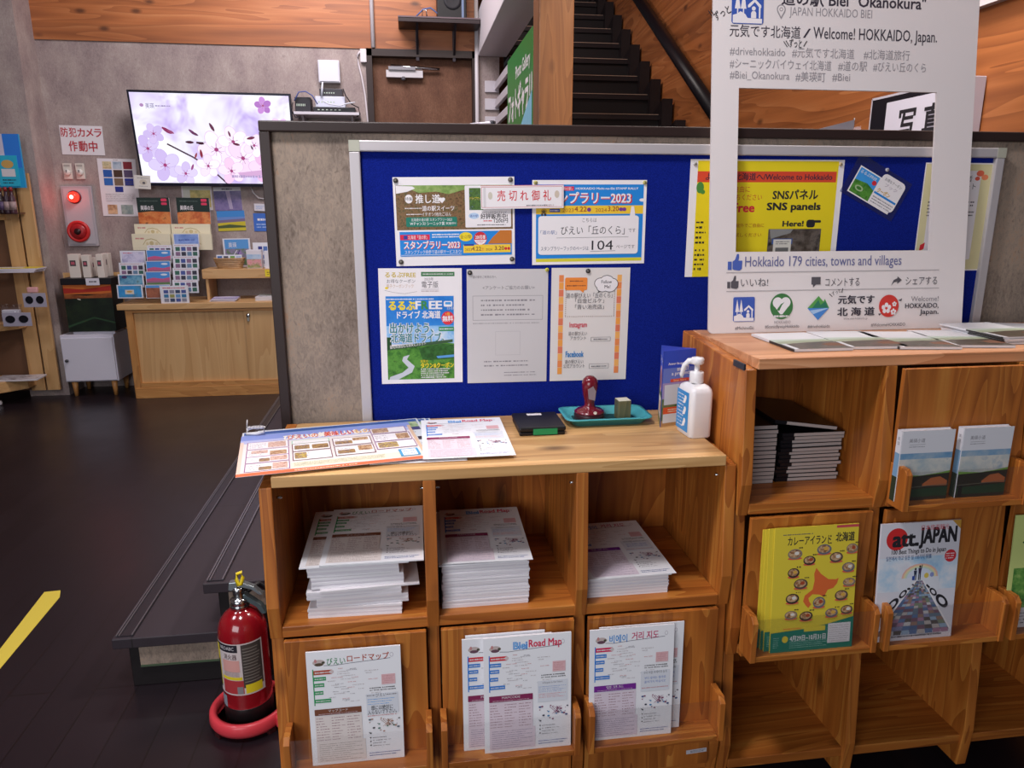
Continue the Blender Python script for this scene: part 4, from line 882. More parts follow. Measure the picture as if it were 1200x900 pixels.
def f2(s):
    s.r(0, 0, 300, 330, P('#3550c4')); s.r(0, 330, 300, 620, photo('meadow', [])); s.e(150, 250, 110, 110, P('#d8a8b0')); s.e(150, 250, 80, 80, P('#8a4a4a')); s.rr(40, 390, 260, 560, 20, P('#e8e0d8')); s.e(180, 470, 50, 50, P('#e07a3c')); s.t('プレゼント', 150, 90, 50, WP, w=220, bold=0.02); s.t('応募', 130, 540, 44, K, w=110)
sidepanel(A, B, 'front_print', f1); sidepanel(Cc, A, 'side_print', f2)
# sanitizer
sb = thing('sanitizer_bottle', 'white pump bottle of sanitizer with a blue pictogram label', 'bottle', (0.680, 1.634, DT), math.radians(-86))
mb = MB(); WPL = P('#e8e6e8', 0.3, 0, 0.3)
prof = [(0.036, 0.024, 0), (0.038, 0.026, 0.003), (0.038, 0.026, 0.098), (0.036, 0.024, 0.106), (0.028, 0.020, 0.112), (0.014, 0.014, 0.115)]
rings = [rrect(0, 0, hx, hy, min(hx, hy) * 0.42, z, 6) for hx, hy, z in prof]; n = len(rings[0])
mb.add([p for r in rings for p in r], [(j * n + k, j * n + (k + 1) % n, (j + 1) * n + (k + 1) % n, (j + 1) * n + k) for j in range(len(rings) - 1) for k in range(n)] + [tuple(range(n))[::-1]], WPL, True); bd = mb.build('bottle_body', sb)
s = Sheet(0.058, 0.088, 100, 160, P('#3a8ed0', 0.35), 0.0003)
for (u, v) in ((66, 32), (66, 78), (66, 125)):
    s.e(u + 6, v - 10, 9, 8, WP, 10); s.p([(u - 14, v + 18), (u - 6, v - 4), (u + 16, v - 8), (u + 6, v + 14)], WP)
s.fine(10, 10, 60, 150, 10, WP, 0.25)
s.mesh('front_label', Matrix.Translation((-0.006, -0.0264, 0.010)) @ Matrix.Rotation(math.pi / 2, 4, 'X'), parent=sb)
mb = MB(); mb.lathe([(0.0145, 0.115), (0.0155, 0.117), (0.0155, 0.138), (0.0145, 0.140), (0.006, 0.141), (0.006, 0.156), (0.013, 0.157), (0.0145, 0.160), (0.0145, 0.168), (0.012, 0.171), (0, 0.172)], WPL, n=24)
mb.tube([(0, 0, 0.163), (-0.010, -0.016, 0.162), (-0.014, -0.024, 0.152), (-0.016, -0.028, 0.130), (-0.016, -0.028, 0.124)], [0.008, 0.0065, 0.0055, 0.0045, 0.004], WPL, 10); mb.build('pump_head', sb); sb.scale = (1.1, 1.1, 1.12)

# ------------------------------------------------------------------ paper in the open cells of the low rack
SH = 0.615
def slab(name, w, d, h, cx, cy, z, rz, label, cat, group, mat=None, wav=0.0, layers=6, mt2=None):
    """a bundle of sheets: edges stepped a little, sheet by sheet"""
    R = random.Random(int(abs(cx * 977 + z * 3331)) + layers); mb = MB(); mat = mat or P('#efecf0', 0.7)
    for k in range(layers):
        a, b = R.uniform(-0.0012, 0.0012), R.uniform(-0.0012, 0.0012)
        mb.box(-w / 2 + a, w / 2 + a, -d / 2 + b, d / 2 + b, h * k / layers + 0.00015, h * (k + 1) / layers, mat if k % 2 == 0 or not mt2 else mt2)
    o = mb.build(name); o.location = (cx, cy, z); o.rotation_euler = (0, 0, rz); return tag(o, label, cat, group)
G1, G2, G3 = 'bundles in the left cell of the low rack', 'bundles in the middle cell of the low rack', 'bundles in the right cell of the low rack'
D1 = P('#e2dde4', 0.7)
z = SH
x1 = -0.135
for h, dx, dy, w, rz, lab in ((0.025, -0.006, 0, 0.205, -0.03, 'bottom bundle of the left map stack, twisted and poking out at the left'), (0.022, 0.006, 0.002, 0.20, 0.015, 'second bundle from the bottom of the left map stack'), (0.020, -0.010, -0.004, 0.205, 0.01, 'third bundle up in the left map stack, beneath the sheet sticking out right'),
                        (0.026, -0.004, 0.0, 0.20, 0.02, 'fourth bundle up in the left map stack'), (0.026, -0.008, 0.002, 0.198, -0.01, 'topmost bundle of the left map stack')):
    slab('map_bundle', w, 0.285, h, x1 + dx, 1.625 + dy, z, rz, lab, 'paper bundle', G1, None, 0, 5, D1); z += h + 0.0003
    if 'third' in lab:
        mb = MB(); mb.box(-0.105, 0.110, -0.147, 0.147, 0, 0.004, PAPER); o = mb.build('loose_maps'); o.location = (x1 + 0.016, 1.622, z); o.rotation_euler = (0, 0, 0.05); tag(o, 'thin wad of maps sticking out to the right of the left map stack', 'map', G1); z += 0.0043
s = map_sheet(0.235, 0.30, 'ja', 0.003); o = s.mesh('road_map', lying(x1 - 0.006, 1.476, z, 0.0), 'road map on top of the left stack, partly covered by another', 'map', G1); z += 0.0042
s = map_sheet(0.225, 0.30, 'ja', 0.003); s.mesh('road_map', lying(x1 + 0.032, 1.474, z, -0.01), 'uppermost map of the left stack, jutting out toward the divider', 'map', G1)
z = SH; x2 = 0.148
for k in range(7):
    h = 0.0148; slab('map_bundle', 0.197, 0.285, h, x2 + 0.001 * ((k * 7) % 3 - 1), 1.628, z, 0, ['bottom bundle of the middle map stack', 'second bundle from the bottom of the middle map stack', 'third bundle from the bottom of the middle map stack', 'bundle at mid height of the middle map stack', 'third bundle from the top of the middle map stack', 'second bundle from the top of the middle map stack', 'topmost bundle of the middle map stack'][k], 'paper bundle', G2, None, 0, 4, D1); z += h + 0.0003
s = map_sheet(0.200, 0.297, 'en', 0.003); s.mesh('road_map', lying(x2 - 0.006, 1.482, z, 0.0), 'English road map beneath the top one on the middle stack', 'map', G2); z += 0.0045
s = map_sheet(0.205, 0.297, 'en', 0.001); s.mesh('road_map', lying(x2 + 0.004, 1.480, z + 0.001, -0.02), 'English road map on top of the middle stack', 'map', G2)
z = SH; x3 = 0.4785
for k in range(3):
    h = 0.0155; slab('map_bundle', 0.200, 0.285, h, x3 + 0.002 * (k % 2), 1.628, z, 0, ['bottom bundle of the low right map stack', 'middle bundle of the low right map stack', 'top bundle of the low right map stack'][k], 'paper bundle', G3, None, 0, 4, D1); z += h + 0.0003
s = map_sheet(0.205, 0.297, 'ko', 0.003); s.mesh('road_map', lying(x3 + 0.004, 1.480, z, 0.01), 'Korean road map on top of the low right stack', 'map', G3); z += 0.0045
s = map_sheet(0.21, 0.297, 'ko', 0.001); s.mesh('road_map', lying(x3 + 0.012, 1.476, z, 0.02), 'loose Korean road map crowning the low right stack', 'map', G3)

# ------------------------------------------------------------------ sheets standing in the trays
def stand(s, tl, tr, bl, yt, yb, name, label, cat, group=None, dz=0.0):
    m_, w_, h_ = onwall(tl, tr, bl, yt, yb); m_ = m_.copy()
    return s(w_, h_), m_
def standing(fn, tl, tr, zfoot, yt, yb, name, label, cat, group=None, H=None, W_=None, roll=0.0):
    """leaf leaning in a tray: top corners from the photo, foot at zfoot"""
    a, b = aty(*tl, yt), aty(*tr, yt); c = (a + b) / 2
    foot = Vector((c.x, yb, zfoot)); top = Vector((c.x, yt, c.z)); h = (top - foot).length
    w = W_ or (b - a).length
    lean = math.atan2(yt - yb, c.z - zfoot)
    s = fn(w, H or h); m = Matrix.Translation(foot) @ Matrix.Rotation(math.pi / 2 - lean, 4, 'X') @ Matrix.Rotation(roll, 4, 'Z')
    return s.mesh(name, m, label, cat, group)
LZ = 0.2865
GM = 'folded road maps in the trays of the low rack'
standing(lambda w, h: map_sheet(w, h, 'ja', 0.004), (358, 763), (469, 756), LZ, 1.436, 1.425, 'road_map', 'Japanese road map standing alone in the left tray', 'map', GM)
standing(lambda w, h: map_sheet(w, h, 'en', 0.003), (545, 743), (638, 739), LZ, 1.441, 1.438, 'road_map', 'rearmost road map in the middle tray, only its top edge showing', 'map', GM)
standing(lambda w, h: map_sheet(w, h, 'en', 0.004), (541, 748), (646, 741.5), LZ, 1.434, 1.424, 'road_map', 'English road map half hidden behind the front one in the middle tray', 'map', GM)
standing(lambda w, h: map_sheet(w, h, 'en', 0.004), (566, 746), (669, 741.5), LZ, 1.427, 1.409, 'road_map', 'front English road map in the middle tray headed Biei Road Map', 'map', GM)
standing(lambda w, h: map_sheet(w, h, 'ko', 0.003), (702, 735), (801.5, 727.5), LZ, 1.438, 1.432, 'road_map', 'rear Korean road map showing along the right side of the right tray', 'map', GM)
standing(lambda w, h: map_sheet(w, h, 'ko', 0.004), (691, 738), (790, 730.5), LZ, 1.430, 1.415, 'road_map', 'front Korean road map with a purple table bar in the right tray', 'map', GM)
TZ = 0.488
YL = P('#e2cc40', 0.4)
def curry(w, h):
    s = Sheet(w, h, 600, 870, YL, 0.003)
    s.r(440, 4, 600, 22, P('#c84a54')); s.fine(60, 42, 280, 58, 1, MID, 0.4)
    s.t('カレーアイランド', 250, 95, 62, K, w=310, bold=0.02); s.t('北海道', 505, 85, 62, K, w=135, bold=0.03)
    s.p([(308, 290), (345, 335), (400, 375), (455, 380), (475, 372), (465, 410), (440, 440), (400, 450), (375, 500), (340, 480), (290, 475), (262, 500), (270, 525), (285, 545), (265, 570), (245, 550), (225, 520), (235, 480), (270, 455), (290, 440), (300, 380), (295, 330)], P('#dc6a34'))
    ds = [(150, 185, 52, 36), (255, 235, 44, 32), (358, 165, 52, 36), (448, 225, 48, 36), (560, 170, 42, 34), (145, 315, 42, 34), (540, 300, 46, 34), (200, 395, 50, 36), (552, 405, 46, 30), (145, 495, 48, 36), (340, 535, 45, 40), (500, 495, 48, 36), (140, 610, 46, 30), (250, 625, 48, 34), (435, 615, 46, 32), (545, 600, 44, 32)]
    pl = [P('#8a7a6a'), P('#3a3028'), P('#6a6a74'), P('#584a40')]
    for k, (u, v, a, b) in enumerate(ds):
        s.e(u, v + b * 0.85, a, 9, P('#d8584a'), 14); s.e(u, v, a, b, pl[k % 4], 18); s.e(u - 2, v - 3, a * 0.8, b * 0.72, food[(k * 3) % 3], 16); s.e(u + a * 0.25, v - b * 0.15, a * 0.34, b * 0.36, [P('#e2dcd0'), P('#a84a2a'), P('#d8a84a')][k % 3], 10)
        s.fine(u + a * 0.5, v - b - 14, u + a * 0.5 + 34, v - b + 2, 1, K, 0.5, k)
    s.p([(0, 730), (250, 715), (420, 690), (600, 650), (600, 870), (0, 870)], TEAL); s.r(240, 700, 395, 735, YL); s.fine(90, 700, 220, 715, 1, ORANGE, 0.5)
    s.e(105, 780, 22, 24, P('#e2c83a')); s.t('4月29日~10月31日', 270, 778, 40, WP, w=260, bold=0.02); s.fine(140, 795, 410, 850, 4, P('#a8d0c4'), 0.25, 3)
    s.r(415, 690, 580, 830, PAPER); s.fine(425, 700, 570, 825, 8, GREY, 0.2, 4, 0.2); s.fine(20, 760, 60, 840, 6, P('#a8d0c4'), 0.25)
    return s
GC = 'yellow curry magazines fanned in the left tray'
for k in range(4):
    standing(curry, (894 + k * 3.6 + (3 if k == 3 else 0), 619.5 - k * 0.4), (987 + k * 6.3, 616 - k * 0.9), TZ, 1.440 - k * 0.004, 1.428 - k * 0.0085, 'curry_magazine', ['rearmost yellow curry magazine, showing as the left strip of the fan', 'second yellow curry magazine from the back of the fan', 'yellow curry magazine directly behind the front one', 'front yellow curry magazine with an orange island map'][k], 'magazine', GC)
def att(w, h):
    s = Sheet(w, h, 540, 800, P('#dedce4', 0.35, 0, 0.3), 0.005)
    s.r(0, 230, 540, 460, photo('pale_cloud', ['#78b0dc', '#b8d4ea', '#e2e6ee', '#dcdce6'], 12)); s.p([(480, 0), (540, 0), (540, 60)], P('#c8963c'))
    s.e(110, 105, 72, 74, P('#d02a2c'), 30); s.t('att.', 170, 115, 130, K, w=170, bold=0.045); s.t('JAPAN', 390, 108, 130, K, w=250, bold=0.05); s.t('日本旅遊観光', 365, 38, 34, P('#d04a5a'), w=190)
    s.t('100 Best Things to Do in Japan', 265, 195, 40, K, w=370, bold=0.02); s.t('일본에서 하고 싶은 일 100가지 特集', 200, 232, 30, P('#3a5a8a'), w=310, bold=0.01)
    s.e(485, 238, 40, 42, P('#d0323c'), 24); s.fine(455, 215, 515, 262, 3, WP, 0.35)
    for k, c in enumerate(('#e8b8a8', '#ecd8a8', '#c8dcc8', '#d4dcec')): s.e(285, 370, 125 - k * 12, 92 - k * 10, P(c)); 
    s.r(150, 372, 420, 470, P('#dfe2ea', 0.35)); s.e(330, 362, 16, 18, P('#d8c05a')); s.e(368, 358, 14, 16, P('#8a94c8'))
    road = [(265, 395), (305, 395), (520, 745), (20, 745)]; s.p([(255, 395), (315, 395), (535, 745), (5, 745)], WP); s.p(road, P('#6a6a7a'))
    R = random.Random(2); cc = [P(c) for c in ('#7a5a68', '#52688c', '#b8b0ac', '#7c8670', '#a47c94', '#5c749a', '#c8c4c4', '#5c5450', '#94aac0', '#96786a', '#8a8aa8', '#6a7a8a')]
    v = 400.0
    while v < 740:
        hgt = 6 + (v - 395) * 0.075; f0 = (v - 395) / 350; f1_ = min((v + hgt - 395) / 350, 1)
        n = 9
        for k in range(n):
            a0, a1 = k / n, (k + 0.95) / n; L0, R0 = 265 - 245 * f0, 305 + 215 * f0; L1, R1 = 265 - 245 * f1_, 305 + 215 * f1_
            s.p([(L0 + (R0 - L0) * a0, v), (L0 + (R0 - L0) * a1, v), (L1 + (R1 - L1) * a1, v + hgt * 0.94), (L1 + (R1 - L1) * a0, v + hgt * 0.94)], R.choice(cc)); s.z -= s.st
        v += hgt
    s.z += s.st
    for (x, c, hh) in ((252, '#28324e', 80), (282, '#3a2c4a', 96)):
        s.e(x, 388 - hh + 6, 7, 9, P('#3a2a28'), 10); s.p([(x - 11, 388 - hh + 16), (x + 11, 388 - hh + 16), (x + 8, 388 - hh * 0.45), (x - 8, 388 - hh * 0.45)], P(c)); s.p([(x - 8, 388 - hh * 0.45), (x - 1, 388 - hh * 0.45), (x - 2, 390), (x - 8, 390)], P('#24263a')); s.p([(x + 1, 388 - hh * 0.45), (x + 8, 388 - hh * 0.45), (x + 8, 390), (x + 2, 390)], P('#24263a'))
    s.line(290, 320, 296, 285, 5, P('#3a2c4a')); s.rr(232, 360, 250, 388, 3, P('#2a4aa0'))
    for (u, v2, a, b, r_) in ((112, 545, 52, 26, -0.85), (178, 478, 34, 18, -0.85), (452, 545, 58, 30, 0.85), (386, 478, 34, 18, 0.85)):
        for q, m in ((1.0, K), (0.55, P('#dedce4', 0.35, 0, 0.3))):
            s.p([(u + a * q * math.cos(t) * math.cos(r_) - b * q * math.sin(t) * math.sin(r_), v2 + a * q * math.cos(t) * math.sin(r_) + b * q * math.sin(t) * math.cos(r_)) for t in [2 * math.pi * k / 18 for k in range(18)]], m)
    s.line(18, 620, 82, 604, 26, K); s.line(335, 425, 358, 448, 12, K); s.e(215, 445, 12, 8, K); s.e(240, 418, 7, 5, K)
    s.fine(120, 762, 470, 782, 1, MID, 0.5); s.t('www.att-japan.net', 380, 770, 22, MID, w=130)
    return s
standing(att, (1032, 614), (1125, 608), TZ, 1.432, 1.409, 'travel_magazine', 'white magazine headed att.JAPAN with a road of photos on its cover', 'magazine')
def green(w, h):
    s = Sheet(w, h, 400, 560, P('#c8d88a', 0.4), 0.003); s.r(0, 0, 400, 360, P('#d4e08a')); s.r(20, 260, 380, 460, photo('green_leaf', ['#2f6a34', '#6aa04a', '#a8c870'], 60)); s.r(0, 460, 400, 560, PAPER); s.t('ガーデン', 200, 100, 80, P('#2f6a34'), w=300, bold=0.02); s.fine(30, 480, 370, 545, 4, MID, 0.3); return s
standing(green, (1190, 603), (1282, 598), TZ, 1.436, 1.418, 'garden_leaflet', 'pale green leaflet cut off by the right edge of the photo', 'leaflet')
# landscape books in the upper tray
def book(label, px0, px1, zt_px):
    bz = 0.844
    a, b = aty(px0, zt_px, 1.425), aty(px1, zt_px, 1.425); w = (b - a).length; c = (a + b) / 2; h = c.z - bz
    t = thing('photo_book', label, 'book', (c.x, 1.418, bz), group='landscape photo books in the upper tray')
    T = 0.016
    def art(s, dark):
        s.r(0, 0, 400, 190, P('#dcdce2', 0.3)); s.r(0, 190, 400, 310, photo('book_sky', ['#4a84b4', '#7aa0c0', '#a8b8c4'], 16)); s.r(0, 240, 400, 400, photo('book_cloud', ['#9ab0bc', '#b8c0c0', '#d0cfc8', '#8aa4b8'], 18))
        s.p([(0, 370), (180, 385), (300, 370), (400, 350), (400, 400), (0, 400)], P('#7aa44a')); s.p([(0, 395), (150, 388), (400, 370), (400, 600), (0, 600)], P('#2e2a20')); s.p([(200, 460), (260, 410), (330, 400), (390, 440), (390, 480), (200, 480)], P('#b8683c')); s.p([(0, 510), (400, 490), (400, 570), (0, 570)], P('#24402a')); s.r(18, 490, 50, 600, P('#181614')); s.line(0, 490, 400, 470, 5, P('#6a6a5a'))
    s = Sheet(w, h, 400, 600, P('#dcdce2', 0.3), 0.0012, ); art(s, 0); s.t('美瑛小道', 115, 82, 34, GREY, w=120); s.line(60, 118, 180, 116, 2.5, GREY); s.fine(60, 128, 180, 142, 1, GREY)
    m = upright(0, 0, 0); 
    f = s.mesh('front_cover', Matrix.Translation((0, -0.0004, 0)) @ m, parent=t)
    s = Sheet(T, h, 60, 600, P('#dcdce2', 0.3), 0.0010); art2 = s; s.r(0, 190, 60, 390, P('#7aa0c0')); s.r(0, 390, 60, 600, P('#2e3a28')); s.t('美', 30, 70, 30, GREY); s.t('瑛', 30, 110, 30, GREY)
    s.mesh('spine', Matrix.Translation((-w / 2 , T / 2, 0)) @ Matrix.Rotation(-math.pi / 2, 4, 'Z') @ m, parent=t)
    mb = MB(); mb.box(-w / 2 + 0.001, w / 2 - 0.002, 0.0006, T - 0.001, 0.002, h - 0.002, PAPER); mb.build('pages', t)
    mb = MB(); mb.box(-w / 2, w / 2, T - 0.001, T, 0, h, P('#dcdce2', 0.3)); mb.build('back_cover', t)
    t.rotation_euler = (-0.0, 0, 0); return t
book('left landscape photo book in the upper tray', 1056, 1117, 503)
book('right landscape photo book in the upper tray', 1128, 1185.5, 499.5)
# booklets on the tall rack
GB = 'white landscape booklets laid along the tall rack'
def booklet(w, d, T=0.004):
    s = Sheet(w, d, 300, 440, P('#d4d4d8', 0.4), T); s.mb.box(-w / 2 - 0.0006, -w / 2 + 0.0015, 0, d * 0.55, 0.0003, T - 0.0003, P('#2c2a2a', 0.5)); s.p([(0, 300), (6, 300), (6, 440), (0, 440)], P('#2c2a2a', 0.5))
    s.r(0, 190, 300, 260, P('#b8c4b8')); s.p([(0, 250), (120, 225), (300, 215), (300, 300), (0, 300)], P('#a0a890')); s.p([(30, 305), (160, 275), (300, 262), (300, 440), (30, 440)], photo('brown_fields', ['#3e3830', '#5a4c40', '#4a4a36'], 30)); s.p([(200, 330), (260, 300), (300, 310), (300, 380), (210, 370)], P('#7a5440'))
    return s
for k, (fl, bk) in enumerate((((930, 411.5), (882, 393.5)), ((994.5, 408.5), (942, 389.5)), ((1053.6, 408.5), (1000.5, 389)), ((1116, 406.4), (1056, 386.6)))):
    a, b = atz(*fl, 1.18), atz(*bk, 1.18); ang = math.atan2(b.y - a.y, b.x - a.x) - math.pi / 2
    s = booklet(0.146, 0.215, 0.006)
    s.mesh('landscape_booklet', Matrix.Translation((a.x + 0.074 * math.cos(ang), a.y + 0.074 * math.sin(ang), 1.1782)) @ Matrix.Rotation(ang, 4, 'Z'),
        ['first landscape booklet on the tall rack counting from its left end', 'second landscape booklet from the left end of the tall rack', 'third landscape booklet from the left end of the tall rack', 'fourth booklet from the left, just left of the booklet pile'][k], 'booklet', GB)
a, b = atz(1173, 403, 1.18), atz(1111, 383, 1.18); zz = 1.1782
for k in range(4):
    ang = -0.02 + 0.03 * (k % 2); s = booklet(0.148, 0.215, 0.0042)
    s.mesh('landscape_booklet', Matrix.Translation((a.x + 0.078 + 0.003 * ((k * 5) % 3), a.y - 0.002 + 0.004 * (k % 2), zz)) @ Matrix.Rotation(ang, 4, 'Z'), ['lowest booklet of the pile at the right end of the tall rack', 'second booklet up in the pile at the right end', 'third booklet up in the pile at the right end', 'top booklet of the pile at the right end of the tall rack'][k], 'booklet', GB); zz += 0.0046
s = booklet(0.148, 0.215, 0.0042); s.mesh('landscape_booklet', lying(a.x + 0.245, a.y + 0.06, 1.1782, -0.25), 'turned booklet lying beyond the pile on the tall rack', 'booklet', GB)
# black covered booklets in the tall rack's open cell
TS = 0.839
fr_ = atz(945, 563, TS)
GK = 'black covered booklets stacked in the tall rack'
def black_booklet(w, d, h, spine):
    mb = MB(); bk = P('#17151a', 0.35)
    mb.box(-w / 2 + spine, w / 2 - 0.001, -d / 2 + 0.001, d / 2 - 0.001, 0.0008, h - 0.0008, P('#b8aca8', 0.7)); mb.box(-w / 2, w / 2, -d / 2, d / 2, h - 0.0008, h, bk); mb.box(-w / 2, w / 2, -d / 2, d / 2, 0, 0.0008, bk)
    mb.box(-w / 2 + 0.004, -w / 2 + spine, -d / 2 + 0.002, d / 2 - 0.002, 0.0008, h - 0.0008, bk)
    return mb
R = random.Random(3)
WK = 0.165; bb = black_booklet(WK, 0.25, 0.0095, 0.034); o0 = bb.build('black_booklet'); tag(o0, 'black covered booklet in the tall rack stack whose white page edges face forward', 'booklet', GK)
zz = TS + 0.0002; xr = atz(982, 561, TS); XK = xr.x - WK / 2; YK = xr.y + 0.125
for k in range(13):
    o = o0 if k == 0 else o0.copy()
    if k: COL.objects.link(o)
    o.location = (XK + R.uniform(-0.005, 0.005), YK + R.uniform(-0.004, 0.004), zz); o.rotation_euler = (0, 0, R.uniform(-0.02, 0.02)); zz += 0.0097
o = o0.copy(); COL.objects.link(o); o.location = (XK - 0.010, YK + 0.004, zz + 0.0125); o.rotation_euler = (0, 0.13, -0.05); tag(o, 'topmost black booklet lying tilted on the tall rack stack', 'booklet', GK)
GL = 'pale edged booklets at the left of the tall rack cell'
zz = TS + 0.0002; WL = XK - WK / 2 - 0.012 - 0.7535
bb = black_booklet(WL, 0.25, 0.0105, 0.001); o1 = bb.build('pale_booklet'); tag(o1, 'booklet in the narrow stack against the left side of the tall rack cell', 'booklet', GL)
for k in range(14):
    o = o1 if k == 0 else o1.copy()
    if k: COL.objects.link(o)
    o.location = (0.7545 + WL / 2 + R.uniform(0, 0.002), YK - 0.008 + R.uniform(-0.003, 0.003), zz); o.rotation_euler = (0, 0, 0); zz += 0.0107

# ------------------------------------------------------------------ fire extinguisher
XE, YE = -0.520, 1.985
ex = thing('fire_extinguisher', 'red fire extinguisher standing left of the low rack', 'fire extinguisher', (XE, YE, 0.008))
REDP = P('#8e0f1a', 0.18, 0, 0.7)
mb = MB(); mb.lathe([(0.070, 0.0), (0.076, 0.006), (0.0765, 0.05), (0.0765, 0.30), (0.074, 0.325), (0.066, 0.348), (0.052, 0.366), (0.036, 0.377), (0.026, 0.382), (0.024, 0.386)], REDP, n=40); bd = mb.build('cylinder', ex)
mb = MB(); mb.lathe([(0.0705, 0.0), (0.0775, 0.004), (0.0775, 0.072), (0.0768, 0.074)], P('#141214', 0.4), n=40); mb.build('base_band', ex)
mb = MB(); mb.lathe([(0.026, 0.384), (0.030, 0.387), (0.030, 0.396), (0.026, 0.399), (0.029, 0.401), (0.029, 0.411), (0.022, 0.415), (0.019, 0.418), (0.019, 0.440), (0.022, 0.444), (0.016, 0.452), (0.0, 0.454)], CHROME, n=28); mb.build('valve', ex)
mb = MB(); mb.prism([(-0.012, 0.440), (-0.030, 0.446), (-0.026, 0.470), (0.005, 0.472), (0.050, 0.452), (0.075, 0.425), (0.066, 0.422), (0.040, 0.444), (0.0, 0.456)], -0.011, 0.011, 1, P('#8a9296', 0.3, 0.8)); mb.build('upper_lever', ex, 0.002)
mb = MB(); mb.prism([(-0.014, 0.424), (0.020, 0.430), (0.068, 0.390), (0.082, 0.362), (0.068, 0.358), (0.052, 0.384), (0.016, 0.412), (-0.014, 0.408)], -0.012, 0.012, 1, P('#5c6a6e', 0.3, 0.7)); mb.build('carry_handle', ex, 0.002)
mb = MB(); mb.tube([(0.004, -0.012, 0.462), (0.0, -0.014, 0.482), (0.004, -0.012, 0.500), (0.014, -0.008, 0.502), (0.018, -0.006, 0.484), (0.012, -0.010, 0.464)], 0.006, P('#e2c81e', 0.4), 8, True); mb.build('safety_pin', ex)
mb = MB(); mb.tube([(0.02, 0.018, 0.425), (0.05, 0.055, 0.43), (0.075, 0.07, 0.40), (0.078, 0.058, 0.32), (0.07, 0.052, 0.2), (0.068, 0.052, 0.13)], 0.009, P('#17151a', 0.5), 10); mb.build('hose', ex)
# wrapped label
def wrap(z0, z1, a0, a1, r, mat, mb, n=14):
    vs = []; fs = []
    for k in range(n + 1):
        a = math.radians(a0 + (a1 - a0) * k / n)
        for z in (z0, z1): vs.append((r * math.cos(a), r * math.sin(a), z))
    for k in range(n): fs.append((k * 2, k * 2 + 2, k * 2 + 3, k * 2 + 1))
    mb.add(vs, fs, mat, True)
mb = MB(); R0 = 0.0768
wrap(0.125, 0.300, -175, -32, R0, P('#d4c8c8', 0.4), mb)
wrap(0.150, 0.296, -84, -36, R0 + 0.0002, P('#4a4440', 0.45), mb); wrap(0.130, 0.160, -80, -40, R0 + 0.0004, P('#e6d22a', 0.4), mb)
wrap(0.272, 0.297, -170, -92, R0 + 0.0002, P('#26222c', 0.4), mb); wrap(0.205, 0.245, -135, -90, R0 + 0.0002, P('#d8a098', 0.45), mb); wrap(0.178, 0.188, -140, -86, R0 + 0.0002, P('#e2cc2a', 0.45), mb); wrap(0.130, 0.176, -140, -84, R0 + 0.0002, P('#b0383c', 0.45), mb)
wrap(0.150, 0.290, -172, -146, R0 + 0.0003, P('#e2cc2a', 0.45), mb); wrap(0.14, 0.235, -170, -150, R0 + 0.0004, P('#1e1c2a', 0.45), mb); wrap(0.13, 0.155, -100, -86, R0 + 0.0004, P('#8a8488', 0.45), mb)
for k in range(12): wrap(0.168 + k * 0.0102, 0.1705 + k * 0.0102, -81, -40 - (k * 7) % 9, R0 + 0.0005, P('#8c867e', 0.5), mb, 8)
for k in range(6): wrap(0.190 + k * 0.003, 0.1912 + k * 0.003, -134, -92, R0 + 0.0004, P('#a88a86', 0.5), mb, 6)
def wraptext(body, zc, hgt, a_mid, mat, r, wdeg):
    vs, fs = textmesh(body, 0.0); x0 = min(v[0] for v in vs); x1 = max(v[0] for v in vs); y0 = min(v[1] for v in vs); y1 = max(v[1] for v in vs); out = []
    for x, y in vs:
        a = math.radians(a_mid + ((x - (x0 + x1) / 2) / (x1 - x0)) * wdeg); out.append((r * math.cos(a), r * math.sin(a), zc + (y - (y0 + y1) / 2) * hgt))
    mb.add(out, fs, mat)
wraptext('消火器', 0.257, 0.020, -112, P('#5a3a3a', 0.5), R0 + 0.0005, 34); wraptext('NEOABC', 0.285, 0.016, -120, P('#d8d4d8', 0.5), R0 + 0.0006, 40)
mb.build('label_wrap', ex); ex.scale = (0.90, 0.90, 0.95)
mb = MB(); wrap(0.075, 0.115, -165, -135, R0, P('#8a98a4', 0.45), mb, 6); mb.build('inspection_sticker', ex)
es = thing('extinguisher_stand', 'coral red plastic stand ring around the foot of the fire extinguisher', 'stand', (XE, YE, 0))
PR = P('#d8404a', 0.35, 0, 0.2); es.scale = (0.93, 0.93, 1.0)
mb = MB(); mb.lathe([(0.0, 0.0), (0.085, 0.0), (0.088, 0.006), (0.0, 0.006)], P('#3a1216', 0.5), n=40); mb.build('dish_floor', es)
mb = MB(); mb.lathe([(0.104, 0.012), (0.118, 0.014), (0.124, 0.026), (0.122, 0.048), (0.114, 0.056), (0.102, 0.052), (0.100, 0.03), (0.104, 0.012)], PR, n=44); mb.build('stand_ring', es)
mb = MB(); mb.box(0.095, 0.165, -0.085, -0.04, 0.014, 0.052, PR); mb.build('stand_lug', es, 0.006)
for a in range(4):
    an = math.radians(45 + 90 * a); mb = MB(); mb.box(-0.012, 0.012, -0.014, 0.012, 0, 0.026, P('#3a1216', 0.5), Matrix.Translation((0.108 * math.cos(an), 0.108 * math.sin(an), 0)) @ Matrix.Rotation(an, 4, 'Z')); mb.build('stand_foot', es, 0.002)

